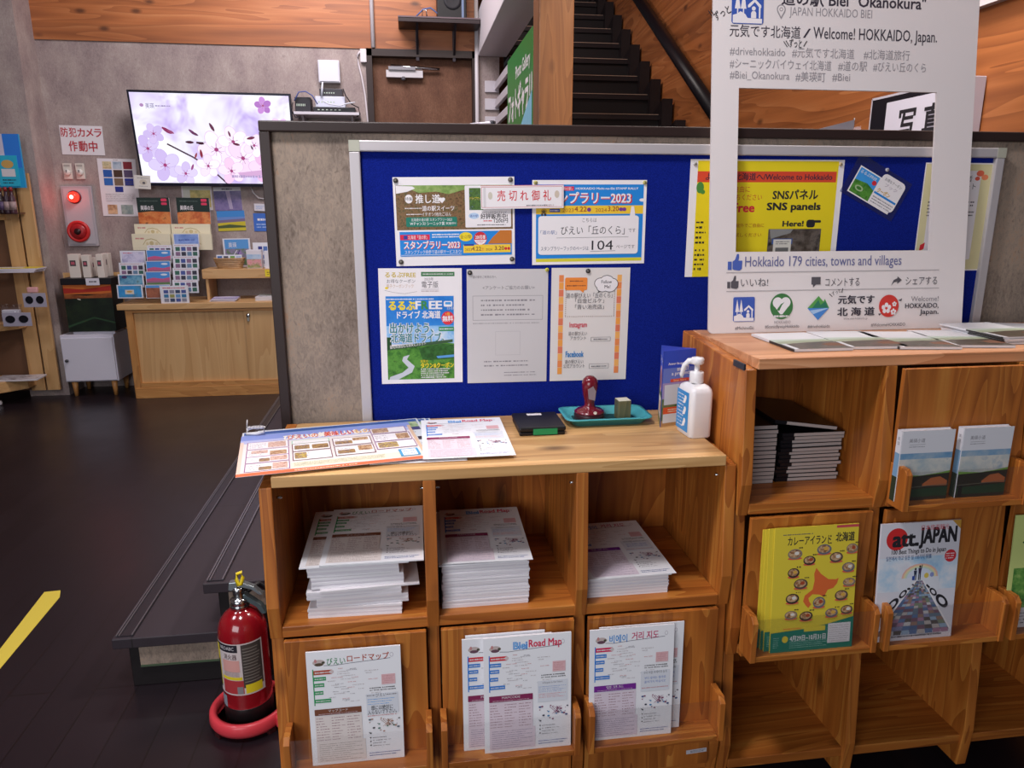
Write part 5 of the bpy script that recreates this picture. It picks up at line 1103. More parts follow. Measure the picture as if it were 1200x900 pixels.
# ------------------------------------------------------------------ back area: television
TVY0, TVY1 = 6.30, 6.42
m_, w_, h_ = onwall((148, 105), (340, 110), (169, 217.5), TVY0, TVY1)
tv = thing('television', 'wall television showing pale pink cherry blossom', 'television', mtx=m_)
mb = MB(); mb.box(-w_ / 2, w_ / 2, 0, h_, -0.045, -0.004, BLACK); mb.build('casing', tv, 0.004)
mb = MB()
for b in ((-w_ / 2, w_ / 2, h_ - 0.016, h_), (-w_ / 2, w_ / 2, 0, 0.024), (-w_ / 2, -w_ / 2 + 0.014, 0.024, h_ - 0.016), (w_ / 2 - 0.014, w_ / 2, 0.024, h_ - 0.016)): mb.box(b[0], b[1], b[2], b[3], -0.006, 0.004, P('#1a1a2a', 0.3))
mb.build('bezel', tv)
M_SCR, nt, b = nodes('screen_picture'); v = objcoord(nt, False)
n1 = noise(nt, mapped(nt, v, (3.4, 3.4, 1)), 1.0, 3, 0.55, 0.6)
c_ = ramp(nt, n1, [(0.30, '#b89ee6'), (0.42, '#dccff8'), (0.50, '#efecff'), (0.62, '#fbfaff')])
b.inputs['Base Color'].default_value = (0.01, 0.01, 0.01, 1); b.inputs['Roughness'].default_value = 0.2; nt.links.new(c_, b.inputs['Emission Color']); b.inputs['Emission Strength'].default_value = 1.1
s = Sheet(w_ - 0.028, h_ - 0.040, 960, 540, M_SCR, 0.001, 0.0001)
EM = lambda c, k=1.08: E(c, k)
R = random.Random(11)
def blossom(u, v, r, c1, c2, rot):
    for k in range(5):
        a = rot + k * 2 * math.pi / 5
        pu, pv = u + r * 0.55 * math.cos(a), v + r * 0.55 * math.sin(a)
        pts = [(pu + r * 0.5 * math.cos(t) * math.cos(a) - r * 0.38 * math.sin(t) * math.sin(a), pv + r * 0.5 * math.cos(t) * math.sin(a) + r * 0.38 * math.sin(t) * math.cos(a)) for t in [2 * math.pi * q / 14 for q in range(14)]]
        qs = [(min(max(pu + (x - pu) * 1.06, 0), 960), min(max(pv + (y - pv) * 1.06, 0), 540)) for x, y in pts]; pts = [(min(max(x, 0), 960), min(max(y, 0), 540)) for x, y in pts]
        s.p(qs, EM('#e0b4e4' if u > 300 else '#c0aae6')); s.p(pts, EM(c1 if k % 2 else c2))
    for k in range(6):
        a = rot + k * 1.05; s.line(u, v, u + r * 0.35 * math.cos(a), v + r * 0.35 * math.sin(a), 3, EM('#c88ac0', 0.9))
    s.e(u, v, r * 0.12, r * 0.12, EM('#b84a8a', 0.8), 8)
s.path([(520, 540), (430, 450), (330, 380), (180, 300)], 10, EM('#6a4a60', 0.5)); s.path([(960, 330), (820, 250), (690, 310), (560, 300), (360, 290)], 12, EM('#6a3a54', 0.5)); s.path([(560, 190), (600, 300)], 9, EM('#7a2a58', 0.6))
for (u, v, r, c1, c2) in ((60, 330, 80, '#cdb8ee', '#d8c8f4'), (150, 430, 95, '#d0bcf0', '#dccef6'), (270, 480, 70, '#d6c4f2', '#e2d4fa'), (110, 240, 60, '#d8c4f2', '#cfbcee'),
        (480, 330, 110, '#fbf4ff', '#f6eafc'), (590, 280, 90, '#f8eefe', '#fcf6ff'), (640, 380, 105, '#f6dcf6', '#fbeefe'), (770, 430, 95, '#f0c0ea', '#f8dcf6'), (560, 460, 80, '#f6d0f0', '#fbe8fa'), (860, 470, 110, '#fdf9ff', '#f8f0fd'), (900, 330, 80, '#fbf2ff', '#f4e4fb'), (890, 190, 60, '#f2d4f6', '#e8c4f0'), (720, 300, 70, '#fcf4ff', '#f6e6fb'), (420, 430, 70, '#f4e6fc', '#fbf4ff'), (800, 60, 50, '#c88ad8', '#b070c4')):
    blossom(u, v, r, c1, c2, R.uniform(0, 1.2))
def bud(u, v, a, l, c):
    l *= 0.75
    p = [(u + l * t * math.cos(a) - w2 * math.sin(a), v + l * t * math.sin(a) + w2 * math.cos(a)) for t, w2 in ((0, -l * 0.06), (0.3, -l * 0.15), (0.6, -l * 0.17), (0.85, -l * 0.1), (1, 0), (0.85, l * 0.1), (0.6, l * 0.17), (0.3, l * 0.15), (0, l * 0.06))]
    s.p(p, EM(c, 0.7))
for (u, v, a, l, c) in ((170, 200, 0.6, 90, '#a83c72'), (200, 215, 0.5, 60, '#b85a8a'), (330, 210, 0.7, 70, '#8a4a80'), (345, 225, 0.5, 60, '#7a3a68'), (460, 170, 1.1, 75, '#7a3a5a'), (300, 285, 0.05, 70, '#5a2440'), (370, 290, 0.1, 60, '#4a1c34'), (385, 330, 1.5, 70, '#a8304a'), (360, 350, 2.0, 50, '#b84a5a'), (570, 215, 1.3, 50, '#8a3a60'), (590, 290, 0.2, 60, '#7a2a50'), (680, 260, -0.2, 70, '#8a3058'), (900, 160, 0.9, 60, '#7a2a58'), (930, 270, 0.4, 60, '#6a2448'), (330, 420, 2.0, 55, '#b858a0'), (700, 300, 1.2, 40, '#5a3048'), (850, 500, 1.0, 40, '#7a3a68')): bud(u, v, a, l, c)
s.p([(790, 540), (890, 460), (940, 540)], EM('#3a2058', 0.5)); s.p([(600, 470), (760, 450), (780, 480), (620, 500)], EM('#e8b8e8', 0.9))
s.e(70, 72, 12, 10, EM('#c89ad0', 0.8)); s.t('美瑛', 118, 75, 30, EM('#8a7ab0', 0.7), w=52); s.fine(150, 66, 240, 84, 1, EM('#a898c8', 0.8)); s.fine(560, 480, 840, 505, 1, EM('#c0a8d8', 0.9), 0.6)
s.mesh('screen', Matrix.Translation((0, 0.024, 0.0)), parent=tv)
mb = MB(); mb.box(-0.18, 0.18, 0.28, 0.5, -0.095, -0.045, P('#2a2a2c', 0.5)); mb.build('wall_bracket', tv)
s = Sheet(0.03, 0.006, 60, 12, P('#1a1a2a', 0.3)); s.t('Panasonic', 30, 6, 10, GREY, w=46); 
s.mesh('maker_badge', Matrix.Translation((0.0, 0.009, 0.0042)), parent=tv)

# ------------------------------------------------------------------ back wall fittings
WY = BW - 0.002
def wall_sheet(tl, tr, bl, fn, DU, DV, name, label, cat, group=None, Y=WY, base=None, T=0.002):
    m_, w_, h_ = onwall(tl, tr, bl, Y); s = Sheet(w_, h_, DU, DV, base, T, 0.0002); fn(s); return s.mesh(name, m_, label, cat, group)
def f(s):
    for i, ch in enumerate('防犯カメラ'): s.t(ch, 50 + i * 92, 70, 92, P('#b83a44'), w=78, bold=0.02)
    for i, ch in enumerate('作動中'): s.t(ch, 130 + i * 110, 210, 104, P('#b83a44'), w=92, bold=0.02)
wall_sheet((69, 146.5), (119.5, 148), (73.5, 181), f, 470, 300, 'camera_sign', 'white sign reading 防犯カメラ作動中 in red on the back wall', 'sign')
def f(s):
    s.fine(200, 12, 260, 28, 1, MID); pc = [photo('thumb_a', ['#a8885a', '#d8c8a0', '#5a6a3a'], 14), photo('thumb_b', ['#5a6a8a', '#a8b8c8', '#d0d8e0'], 14), P('#8a2a34'), P('#2a5aa8'), P('#4a3428'), P('#5a4a6a'), P('#2f6ab8'), P('#7a6450'), P('#28348a')]
    for k in range(9):
        r_, c = divmod(k, 3)
        s.r(60 + c * 130 + (70 if r_ > 0 and False else 0), 40 + r_ * 115, 170 + c * 130, 140 + r_ * 115, pc[k])
    s.r(190, 385, 290, 460, P('#28348a')); s.fine(320, 300, 430, 380, 3, MID); s.fine(60, 480, 440, 600, 6, GREY, 0.22); s.r(70, 640, 190, 770, photo('thumb_c', ['#c88a5a', '#e0b890', '#8a5a3a'], 12)); s.r(240, 640, 390, 770, photo('thumb_d', ['#7a8a8a', '#a8b0a8', '#4a5a5a'], 12))
wall_sheet((113.5, 185.5), (158.5, 186.5), (121, 253), f, 480, 800, 'photo_notice', 'white notice with rows of small photos hung left of the television', 'notice')
def f(s): s.e(60, 45, 26, 18, P('#c8c0b0')); s.e(64, 50, 10, 8, MID); s.fine(20, 12, 100, 24, 1, GREY); s.fine(30, 68, 90, 76, 1, GREY)
wall_sheet((157, 205), (176, 206), (159.5, 221), f, 110, 90, 'small_card', 'small card overlapping the lower corner of the television', 'card', Y=6.405, base=P('#d8d4cc'))
for k, (x0, lab) in enumerate(((72.8, 'left dimmer switch plate under the red lettered sign'), (87.5, 'right dimmer switch plate under the red lettered sign'))):
    a, b = aty(x0, 191.5, BW), aty(x0 + 14, 210, BW); sw = thing('dimmer_switch', lab, 'switch', ((a.x + b.x) / 2, BW, b.z), group='dimmer switches')
    hh = a.z - b.z; ww = b.x - a.x - 0.008
    mb = MB(); mb.box(-ww / 2, ww / 2, -0.012, 0, 0, hh, P('#d4cec4', 0.5)); mb.build('switch_plate', sw, 0.003)
    mb = MB(); mb.lathe([(0.026, 0), (0.026, 0.012), (0.02, 0.02), (0, 0.021)], P('#dcd8d0', 0.4), (0, -0.012, hh * 0.42), 20, Matrix.Rotation(math.pi / 2, 4, 'X')); mb.box(-0.003, 0.003, -0.036, -0.030, hh * 0.42, hh * 0.42 + 0.02, MID); mb.build('dial_knob', sw)
    mb = MB(); mb.box(-ww * 0.35, ww * 0.35, -0.0135, -0.012, hh * 0.8, hh * 0.92, P('#a8a49c')); mb.build('switch_legend', sw)
# fire alarm panel
a, b, c = aty(72, 218, BW), aty(108, 217, BW), aty(80.5, 288.5, BW)
fa = thing('fire_alarm_panel', 'grey fire alarm panel with a lit red lamp and red button', 'fire alarm', ((a.x + b.x) / 2, BW, c.z), world=True)
mb = MB(); x0, x1, z0_, z1_ = a.x, b.x, c.z, a.z; mb.box(x0, x1, BW - 0.03, BW, z0_, z1_, P('#a8a4aa', 0.4)); mb.build('alarm_box', fa, 0.006)
mb = MB(); mb.box(x0 + 0.018, x1 - 0.018, BW - 0.034, BW - 0.03, z0_ + 0.018, z1_ - 0.018, P('#b4b0b6', 0.4)); mb.build('alarm_door', fa, 0.002)
RX = Matrix.Rotation(math.pi / 2, 4, 'X')
p = aty(89.5, 231, BW); mb = MB(); mb.lathe([(0.052, 0), (0.052, 0.008), (0.046, 0.014)], P('#8a1a20', 0.4), (p.x, BW - 0.034, p.z), 28, RX); mb.build('lamp_ring', fa)
mb = MB(); mb.lathe([(0.042, 0), (0.040, 0.03), (0.028, 0.048), (0.0, 0.054)], E('#ff3020', 2.2), (p.x, BW - 0.040, p.z), 24, RX); mb.build('alarm_lamp', fa)
mb = MB(); mb.lathe([(0.015, 0), (0.012, 0.005), (0, 0.007)], E('#ffe0d8', 3.0), (p.x, BW - 0.092, p.z), 16, RX); mb.build('lamp_filament', fa)
p = aty(95, 271, BW); mb = MB(); mb.lathe([(0.086, 0), (0.086, 0.02), (0.072, 0.026), (0.064, 0.018)], P('#c82a2a', 0.35), (p.x, BW - 0.034, p.z), 32, RX); mb.build('bell_push_ring', fa)
mb = MB(); mb.lathe([(0.064, 0), (0.060, 0.012), (0.03, 0.018), (0, 0.018)], P('#a01c22', 0.35), (p.x, BW - 0.048, p.z), 28, RX); mb.build('push_cover', fa)
mb = MB(); mb.lathe([(0.026, 0), (0.024, 0.008), (0, 0.009)], P('#2a1014', 0.35), (p.x, BW - 0.066, p.z), 20, RX); mb.build('push_button', fa)
lp = bpy.data.lights.new('alarm_lamp_light', 'POINT'); lp.energy = 0.5; lp.color = (1, 0.12, 0.08); lp.shadow_soft_size = 0.05
lo = bpy.data.objects.new('alarm_lamp_light', lp); COL.objects.link(lo); lo.location = (aty(89.5, 231, BW).x, BW - 0.16, aty(89.5, 231, BW).z)
# router shelf and white boxes by the door
a, b = aty(373, 71.5, BW), aty(399.5, 98.5, BW)
jb = thing('junction_box', 'square white box on the wall above the router shelf', 'box', ((a.x + b.x) / 2, BW, b.z), world=True)
mb = MB(); mb.box(a.x, b.x, BW - 0.06, BW, b.z, a.z, P('#dcdce6', 0.45)); mb.build('box_body', jb, 0.006)
mb = MB(); mb.box(a.x + 0.008, b.x - 0.008, BW - 0.066, BW - 0.06, b.z + 0.008, a.z - 0.008, P('#e0e0ea', 0.45)); mb.build('box_lid', jb, 0.003)
YS2 = 6.25
rsl, rsr = aty(344, 132, YS2), aty(421, 135, YS2)
rs = thing('router_shelf', 'pale wall shelf holding the network boxes beside the television', 'shelf', ((rsl.x + rsr.x) / 2, BW, rsl.z - 0.01), world=True)
mb = MB(); mb.box(rsl.x, rsr.x, YS2, BW, rsl.z - 0.012, rsl.z + 0.01, P('#d0ccd4', 0.5)); mb.build('shelf_board', rs, 0.003)
for x in (rsl.x + 0.06, rsr.x - 0.06): mb = MB(); mb.prism([(BW, rsl.z - 0.15), (BW, rsl.z - 0.012), (YS2 + 0.03, rsl.z - 0.012)], x - 0.008, x + 0.008, 0, P('#b0acb4', 0.5)); mb.build('shelf_bracket', rs)
RZ = rsl.z + 0.0102
def dev(name, px0, px1, pyt, y0, y1, mat, label, feet=0.0, zb=None):
    a = aty(px0, pyt, y0); b = aty(px1, pyt, y0); zb = RZ if zb is None else zb
    t = thing(name, label, 'network box', ((a.x + b.x) / 2, (y0 + y1) / 2, zb), world=True)
    mb = MB(); mb.box(a.x, b.x, y0, y1, zb, a.z, mat); mb.build('device_case', t, 0.004)
    mb = MB()
    for k in range(6): mb.box(a.x + (b.x - a.x) * (0.1 + 0.1 * k), a.x + (b.x - a.x) * (0.15 + 0.1 * k), y0 - 0.001, y0 + 0.001, zb + (a.z - zb) * 0.4, zb + (a.z - zb) * 0.55, P('#b8c8b8', 0.4))
    mb.build('status_lights', t); return t, a.z
dev('power_adapter', 345, 363.5, 113.5, 6.29, 6.44, P('#2c2a30', 0.5), 'dark grey box at the left end of the router shelf')
_, z1 = dev('black_router', 367, 416, 125, 6.28, 6.45, P('#1c1c22', 0.4), 'flat black router lying on the router shelf')
_, z2 = dev('white_router', 369, 404, 112.5, 6.30, 6.44, P('#d4d8ea', 0.4), 'white router stacked on the flat black router', zb=z1 + 0.0002)
dev('dark_switch_box', 374, 401, 103.5, 6.33, 6.46, P('#3a383e', 0.45), 'dark grey box on top of the white router', zb=z2 + 0.0002)
mb = MB(); p = aty(377, 112, 6.285); mb.tube([p, p + Vector((0.012, 0, 0.10))], [0.009, 0.006], P('#d8dcea', 0.4)); tag(mb.build('router_antenna'), 'white stick antenna leaning by the white router', 'antenna')
R = random.Random(5)
for k, (pts, c, lab) in enumerate((([(345, 118), (350, 108), (358, 107), (366, 112), (372, 122)], '#4a5a9a', 'blue cable looping over the grey box on the router shelf'), ([(378, 118), (386, 122), (398, 124), (408, 121), (416, 120)], '#d8dce8', 'white cable draped over the flat black router'), ([(402, 104), (405, 112), (412, 122), (420, 126), (422, 134), (418, 137)], '#1c1a20', 'black cable curling off the right end of the router shelf'), ([(343, 120), (342, 130), (346, 137), (352, 138)], '#26242a', 'dark cable hanging below the left end of the router shelf'))):
    mb = MB(); mb.tube([aty(x, y, 6.262 - 0.012 * (k % 2)) for x, y in pts], 0.005, P(c, 0.5), 6); tag(mb.build('network_cable'), lab, 'cable', 'cables on the router shelf')
a, b = aty(422, 58, BW), aty(430, 74, BW); mb = MB(); mb.box(a.x, b.x, BW - 0.04, BW, b.z, a.z, P('#dcd6da', 0.5)); tag(mb.build('wall_sensor', bevel=0.004), 'small white sensor box at the upper left of the door frame', 'sensor')
mb = MB(); mb.tube([aty(x, y, BW - 0.015) for x, y in ((422, 60), (419, 64), (420, 75), (424, 90), (428, 112), (431, 141), (434, 170))], 0.008, P('#d4ccd0', 0.6), 6); tag(mb.build('sensor_cord'), 'white cord running down beside the door from the small sensor box', 'cord')
# shelf with the speaker above the door
a, b = aty(466.5, 24, 6.22), aty(563, 28, 6.22)
sh = thing('wall_shelf', 'dark bracketed shelf above the door', 'shelf', ((a.x + b.x) / 2, BW, a.z), world=True)
mb = MB(); mb.box(a.x, b.x, 6.22, BW - 0.012, a.z - 0.005, a.z + 0.035, P('#2a1c20', 0.4)); mb.build('shelf_board', sh, 0.003)
mb = MB(); mb.box(a.x, b.x, 6.215, 6.225, a.z + 0.026, a.z + 0.036, P('#6a5a60', 0.3)); mb.build('front_edge', sh)
for px in (489, 533):
    x = aty(px, 40, 6.35).x; mb = MB(); mb.box(x - 0.012, x + 0.012, BW - 0.025, BW - 0.012, a.z - 0.24, a.z - 0.005, P('#3a363c', 0.35, 0.6)); mb.prism([(BW - 0.025, a.z - 0.20), (BW - 0.025, a.z - 0.17), (6.27, a.z - 0.005), (6.24, a.z - 0.005)], x - 0.008, x + 0.008, 0, P('#3a363c', 0.35, 0.6)); mb.build('shelf_bracket', sh)
zt = a.z + 0.0355
c = aty(530, 18, 6.3); sp = thing('speaker', 'black box speaker on the shelf above the door', 'speaker', (c.x, 6.34, zt))
mb = MB(); mb.box(-0.12, 0.11, -0.1, 0.1, 0, 0.36, P('#121014', 0.5)); mb.build('speaker_cabinet', sp, 0.006)
mb = MB(); mb.lathe([(0.07, 0), (0.07, 0.006), (0.05, 0.002), (0, 0.004)], P('#1e1c22', 0.6), (0, -0.1, 0.13), 24, RX); mb.lathe([(0.03, 0), (0.03, 0.006), (0.02, 0.002), (0, 0.004)], P('#1e1c22', 0.6), (0, -0.1, 0.27), 20, RX); mb.build('speaker_cone', sp)
mb = MB(); mb.box(0.07, 0.088, -0.105, -0.1, 0.0, 0.36, P('#6a7a9a', 0.4)); mb.build('side_strip', sp)
mb = MB(); p = aty(505, 14, 6.25); mb.tube([(p.x - 0.12, 6.27, zt + 0.006), (p.x - 0.06, 6.26, zt + 0.06), (p.x, 6.27, zt + 0.075), (p.x + 0.06, 6.27, zt + 0.03), (p.x + 0.07, 6.28, zt + 0.006)], 0.006, P('#5a6a9a', 0.5), 6); tag(mb.build('speaker_cable'), 'bluish cable coiled on the shelf beside the black speaker', 'cable')
mb = MB(); p = aty(495, 18, 6.25); mb.tube([(p.x, 6.25, zt + 0.005), (p.x, 6.25, zt + 0.05), (p.x + 0.03, 6.25, zt + 0.055), (p.x + 0.035, 6.25, zt + 0.005)], 0.005, CHROME, 6); tag(mb.build('cable_clip'), 'small shiny clip standing on the shelf above the door', 'clip')

# ------------------------------------------------------------------ sales counter with postcards
CY = 6.03; CZ = 0.762
ct = thing('sales_counter', 'pale wooden sales counter with sliding doors under the television', 'counter', (-1.65, 6.25, 0), world=True)
XL, XC = -2.225, -1.00
mb = MB(); mb.box(-2.275, XC, CY - 0.02, 6.49, CZ - 0.045, CZ, ply(0)); mb.build('counter_top', ct, 0.003)
mb = MB(); mb.box(XL, XL + 0.055, CY, 6.48, 0.0, CZ - 0.045, beech(2)); mb.build('end_panel', ct, 0.002)
mb = MB(); mb.box(XL + 0.055, XC, CY - 0.006, CY + 0.03, 0.085, 0.125, beech(0)); mb.box(XL + 0.055, XC, CY + 0.0, 6.48, CZ - 0.07, CZ - 0.045, beech(0)); mb.build('door_track', ct, 0.002)
mb = MB(); mb.box(XL + 0.01, XC, CY - 0.012, 6.48, 0.0, 0.085, beech(0)); mb.build('plinth', ct, 0.002)
xm = aty(295, 410, CY + 0.02).x
mb = MB(); mb.box(XL + 0.055, xm + 0.02, CY + 0.022, CY + 0.036, 0.125, CZ - 0.07, ply(2)); d1 = mb.build('sliding_door', ct)
mb = MB(); mb.box(xm - 0.03, XC - 0.001, CY + 0.006, CY + 0.02, 0.125, CZ - 0.07, ply(2)); d2 = mb.build('sliding_door', ct)
p = aty(291, 369.5, CY + 0.006); mb = MB(); mb.lathe([(0.016, 0), (0.016, 0.012), (0.008, 0.016), (0, 0.016)], CHROME, (p.x, CY + 0.006, p.z), 18, RX); mb.box(p.x - 0.008, p.x + 0.008, CY - 0.006, CY + 0.006, p.z - 0.045, p.z - 0.01, P('#9a968e', 0.35, 0.6)); mb.build('door_lock', d2)
# riser shelf on the counter
a, b = aty(236, 316, 6.2), aty(328, 314, 6.2)
rr_ = thing('riser_shelf', 'wooden riser shelf standing on the sales counter', 'shelf', ((a.x + b.x) / 2, 6.3, CZ), world=True)
RZ1 = a.z
mb = MB(); mb.box(a.x, XC - 0.02, 6.2, 6.47, RZ1 - 0.075, RZ1, ply(0)); mb.build('riser_board', rr_, 0.003)
for x in (a.x + 0.02, XC - 0.045): mb = MB(); mb.box(x, x + 0.02, 6.22, 6.47, CZ, RZ1 - 0.075, ply(2)); mb.build('riser_leg', rr_)
mb = MB(); mb.box(aty(283, 335, 6.25).x, aty(283, 335, 6.25).x + 0.012, 6.25, 6.46, CZ, RZ1 - 0.075, clear()); mb.build('clear_divider', rr_)
# acrylic tiered postcard racks
sea = photo('sea_card', ['#2f6ab0', '#6a9ac8', '#c8d4e0', '#3a5a3a'], 14); hill = photo('hill_card', ['#3a7ac0', '#8ab8e0', '#c86a8a', '#8a4a5a', '#5a7a3a'], 12); thumbc = P('#dfe0ea', 0.4)
def card_face(kind):
    def g(s):
        if kind == 'lilac': s.r(10, 10, 150, 100, photo('lilac_card', ['#b8b4d8', '#d8d4ea', '#8a8ab8'], 14)); s.fine(20, 12, 80, 26, 1, RED)
        elif kind == 'thumbs':
            s.fine(10, 6, 150, 16, 1, P('#b85a6a'))
            for r_ in range(2):
                for c in range(4): s.r(14 + c * 36, 24 + r_ * 40, 42 + c * 36, 56 + r_ * 40, [P('#3a6a5a'), P('#4a5a9a'), P('#8a6a8a'), P('#3a3a4a'), P('#6a8aa8')][(c + r_ * 2) % 5])
        elif kind == 'lake': s.r(8, 8, 152, 100, photo('lake_card', ['#2a4a6a', '#4a8ab0', '#7ab0c8', '#3a4a3a'], 12)); s.e(40, 24, 18, 12, P('#4a3a6a'))
        elif kind == 'pool': s.r(8, 8, 152, 100, photo('pool_card', ['#2a7ac0', '#3a9ad8', '#5a6a4a'], 10)); s.r(50, 40, 105, 75, P('#d8d0c0')); s.e(78, 55, 18, 8, P('#c8a05a'))
        elif kind == 'hills': s.r(4, 4, 156, 104, P('#4a90d8')); s.p([(4, 60), (50, 48), (110, 58), (156, 46), (156, 80), (4, 80)], P('#c85a86')); s.p([(4, 74), (156, 66), (156, 104), (4, 104)], P('#a86a8a')); s.p([(4, 90), (156, 84), (156, 104), (4, 104)], P('#6a8a5a')); s.e(120, 24, 22, 8, P('#dce4f2'))
        elif kind == 'soil': s.r(4, 4, 156, 104, P('#5a9ad8')); s.r(4, 24, 156, 104, photo('soil_card', ['#8a4a3a', '#a8664a', '#6a3a34'], 12))
        elif kind == 'sky': s.r(4, 4, 156, 104, photo('sky_card', ['#5a7ac0', '#8aa4dc', '#b8c4ea'], 10)); s.fine(30, 40, 130, 60, 1, NAVY)
    return g
def postcards(px, tops, kinds, Y0, names, group):
    """one tiered acrylic stand with a card in each tier"""
    x0, x1 = aty(px[0], 330, Y0).x, aty(px[1], 330, Y0).x
    t = thing('postcard_stand', names[0], 'card stand', ((x0 + x1) / 2, Y0 + 0.06, CZ), world=True)
    zt = aty(px[0], tops[0] - 4, Y0 + 0.14).z; n = len(kinds)
    mb = MB(); mb.prism([(Y0 - 0.004, CZ), (Y0 + 0.17, CZ), (Y0 + 0.17, zt), (Y0 + 0.166, zt), (Y0 + 0.166, CZ + 0.004), (Y0 - 0.004, CZ + 0.004)], x0, x1, 0, clear()); mb.build('stand_back', t)
    for k, kd in enumerate(kinds):       # k = 0 is the rear top tier
        y = Y0 + 0.150 - 0.150 * k / max(n - 1, 1)
        zc = aty(px[0], tops[k], y).z; zb = zc - 0.105
        zb = max(zb, CZ + 0.006)
        mb = MB(); mb.box(x0, x1, y - 0.010, y - 0.008, zb - 0.004, zb + 0.035, clear()); mb.box(x0, x1, y - 0.010, y + 0.012, zb - 0.006, zb - 0.003, clear()); mb.build('tier_pocket', t)
        s = Sheet(x1 - x0 - 0.012, zc - zb, 160, 108, thumbc, 0.006, 0.0002); card_face(kd)(s)
        s.mesh('postcard', Matrix.Translation(((x0 + x1) / 2, y, zb)) @ Matrix.Rotation(math.pi / 2 - 0.05, 4, 'X'), names[k + 1], 'postcard', group)
postcards((135, 167), (294, 308, 321.5, 334), ('lilac', 'thumbs', 'lake', 'pool'), 6.06, ['left clear postcard stand on the sales counter', 'lilac sky postcard at the top of the left stand', 'white postcard with tiny pictures in the left stand', 'lake postcard in the left stand', 'pool postcard in the bottom tier of the left stand'], 'postcards in the left stand')
postcards((168.5, 199.5), (287.5, 293, 306, 318.5, 334), ('thumbs', 'hills', 'hills', 'hills', 'soil'), 6.06, ['middle clear postcard stand on the sales counter', 'white card at the very top of the middle stand', 'upper pink hills postcard in the middle stand', 'middle pink hills postcard in the middle stand', 'lower pink hills postcard in the middle stand', 'brown field postcard in the bottom tier of the middle stand'], 'postcards in the middle stand')
postcards((201, 233), (274, 286, 300, 314, 328), ('sky', 'thumbs', 'thumbs', 'thumbs', 'thumbs'), 6.09, ['right clear postcard stand on the sales counter', 'pale blue postcard at the top of the right stand', 'topmost of four picture grid cards in the right stand', 'second picture grid card from the top in the right stand', 'third picture grid card from the top in the right stand', 'lowest picture grid card in the right stand'], 'postcards in the right stand')
def f(s):
    s.fine(20, 10, 180, 26, 1, RED, 0.4)
    for r_ in range(3):
        for c in range(4): s.r(25 + c * 42, 34 + r_ * 34, 58 + c * 42, 60 + r_ * 34, [P('#4a5a9a'), P('#3a7aa8'), P('#8a8a9a'), P('#9a9a5a'), P('#3a4a6a'), P('#6a9ac8')][(c * 2 + r_) % 6])
m_, w_, h_ = onwall((187, 332), (220, 331.5), (187.5, 352.5), 6.045); s = Sheet(w_, h_, 200, 140, P('#e2e2ea', 0.4), 0.012, 0.0002); f(s); m_ = m_.copy(); m_.translation.z = CZ + 0.001
s.mesh('framed_card', m_, 'white framed card of twelve tiny pictures in front of the postcard stands', 'card')
# boxes and magazines behind
def stand_up(tl, tr, bl, Y, fn, DU, DV, name, label, cat, group=None, base=None, T=0.01, zfoot=None):
    m_, w_, h_ = onwall(tl, tr, bl, Y); m_ = m_.copy()
    if zfoot is not None: d = m_.translation.z - zfoot; m_.translation.z = zfoot; h_ += d
    s = Sheet(w_, h_, DU, DV, base, T, 0.0002); fn(s); return s.mesh(name, m_, label, cat, group)
display = thing('display_easel', 'clear plastic display rack on the wall above the postcards', 'display rack', (-1.9, 6.45, 0.9), world=True)
a, b = aty(156, 262, 6.42), aty(250, 262, 6.42)
for k, pz in enumerate((262.5, 278, 293)):
    z = aty(200, pz, 6.42).z; mb = MB(); mb.box(a.x, b.x, 6.40 - 0.05 * k, 6.48, z - 0.004, z, clear()); mb.build('clear_ledge', display)
mb = MB(); mb.box(a.x, b.x, 6.484, 6.49, CZ, aty(200, 230, 6.48).z, clear()); mb.build('clear_back', display)
def mag(s):
    s.r(0, 0, 200, 85, P('#1c2e2a')); s.p([(0, 85), (80, 78), (200, 82), (200, 150), (0, 150)], photo('orange_hills', ['#8a3a20', '#c0602c', '#d8884a', '#5a2a18'], 12)); s.t('美瑛の丘', 60, 58, 26, PAPER, w=80, bold=0.02); s.rr(150, 6, 185, 22, 4, P('#d83a5c')); s.rr(150, 28, 185, 42, 4, P('#d83a5c')); s.fine(20, 14, 130, 26, 1, P('#5a6a64'))
ZA = aty(200, 262.5, 6.42).z + 0.001
stand_up((160, 231.5), (198, 231.5), (160.5, 262), 6.40, mag, 200, 150, 'hill_magazine', 'left dark topped magazine with orange hills beneath the television', 'magazine', 'dark topped hill magazines', zfoot=ZA)
stand_up((206.5, 231.5), (245, 232), (207, 262), 6.40, mag, 200, 150, 'hill_magazine', 'right dark topped magazine with orange hills beneath the television', 'magazine', 'dark topped hill magazines', zfoot=ZA)
def cream(s): s.fine(20, 10, 70, 24, 1, P('#c87a7a')); s.path([(60, 40), (80, 22), (110, 18), (140, 24), (160, 40)], 3, P('#b8a878')); s.e(110, 34, 12, 8, P('#c8b88a')); s.e(85, 36, 8, 6, P('#d8c8a0')); s.e(138, 36, 8, 6, P('#d8c8a0'))
CB = P('#e4dcc0', 0.5); zA = [aty(200, 278, 6.37).z + 0.001, aty(200, 293, 6.32).z + 0.001]
for k, (q, Y, zf, lab) in enumerate((((158.5, 262.5, 201), 6.375, zA[0], 'upper left cream gift box behind the postcards'), ((201.5, 262.5, 247.5), 6.375, zA[0], 'upper right cream gift box behind the postcards'), ((155.5, 274, 201), 6.33, zA[1], 'lower left cream gift box behind the postcards'), ((201.8, 274, 249), 6.33, zA[1], 'lower right cream gift box behind the postcards'))):
    stand_up((q[0], q[1]), (q[2] - 0.6, q[1]), (q[0], q[1] + 14), Y, cream, 220, 60, 'gift_box', lab, 'box', 'cream gift boxes', CB, 0.03, zf)
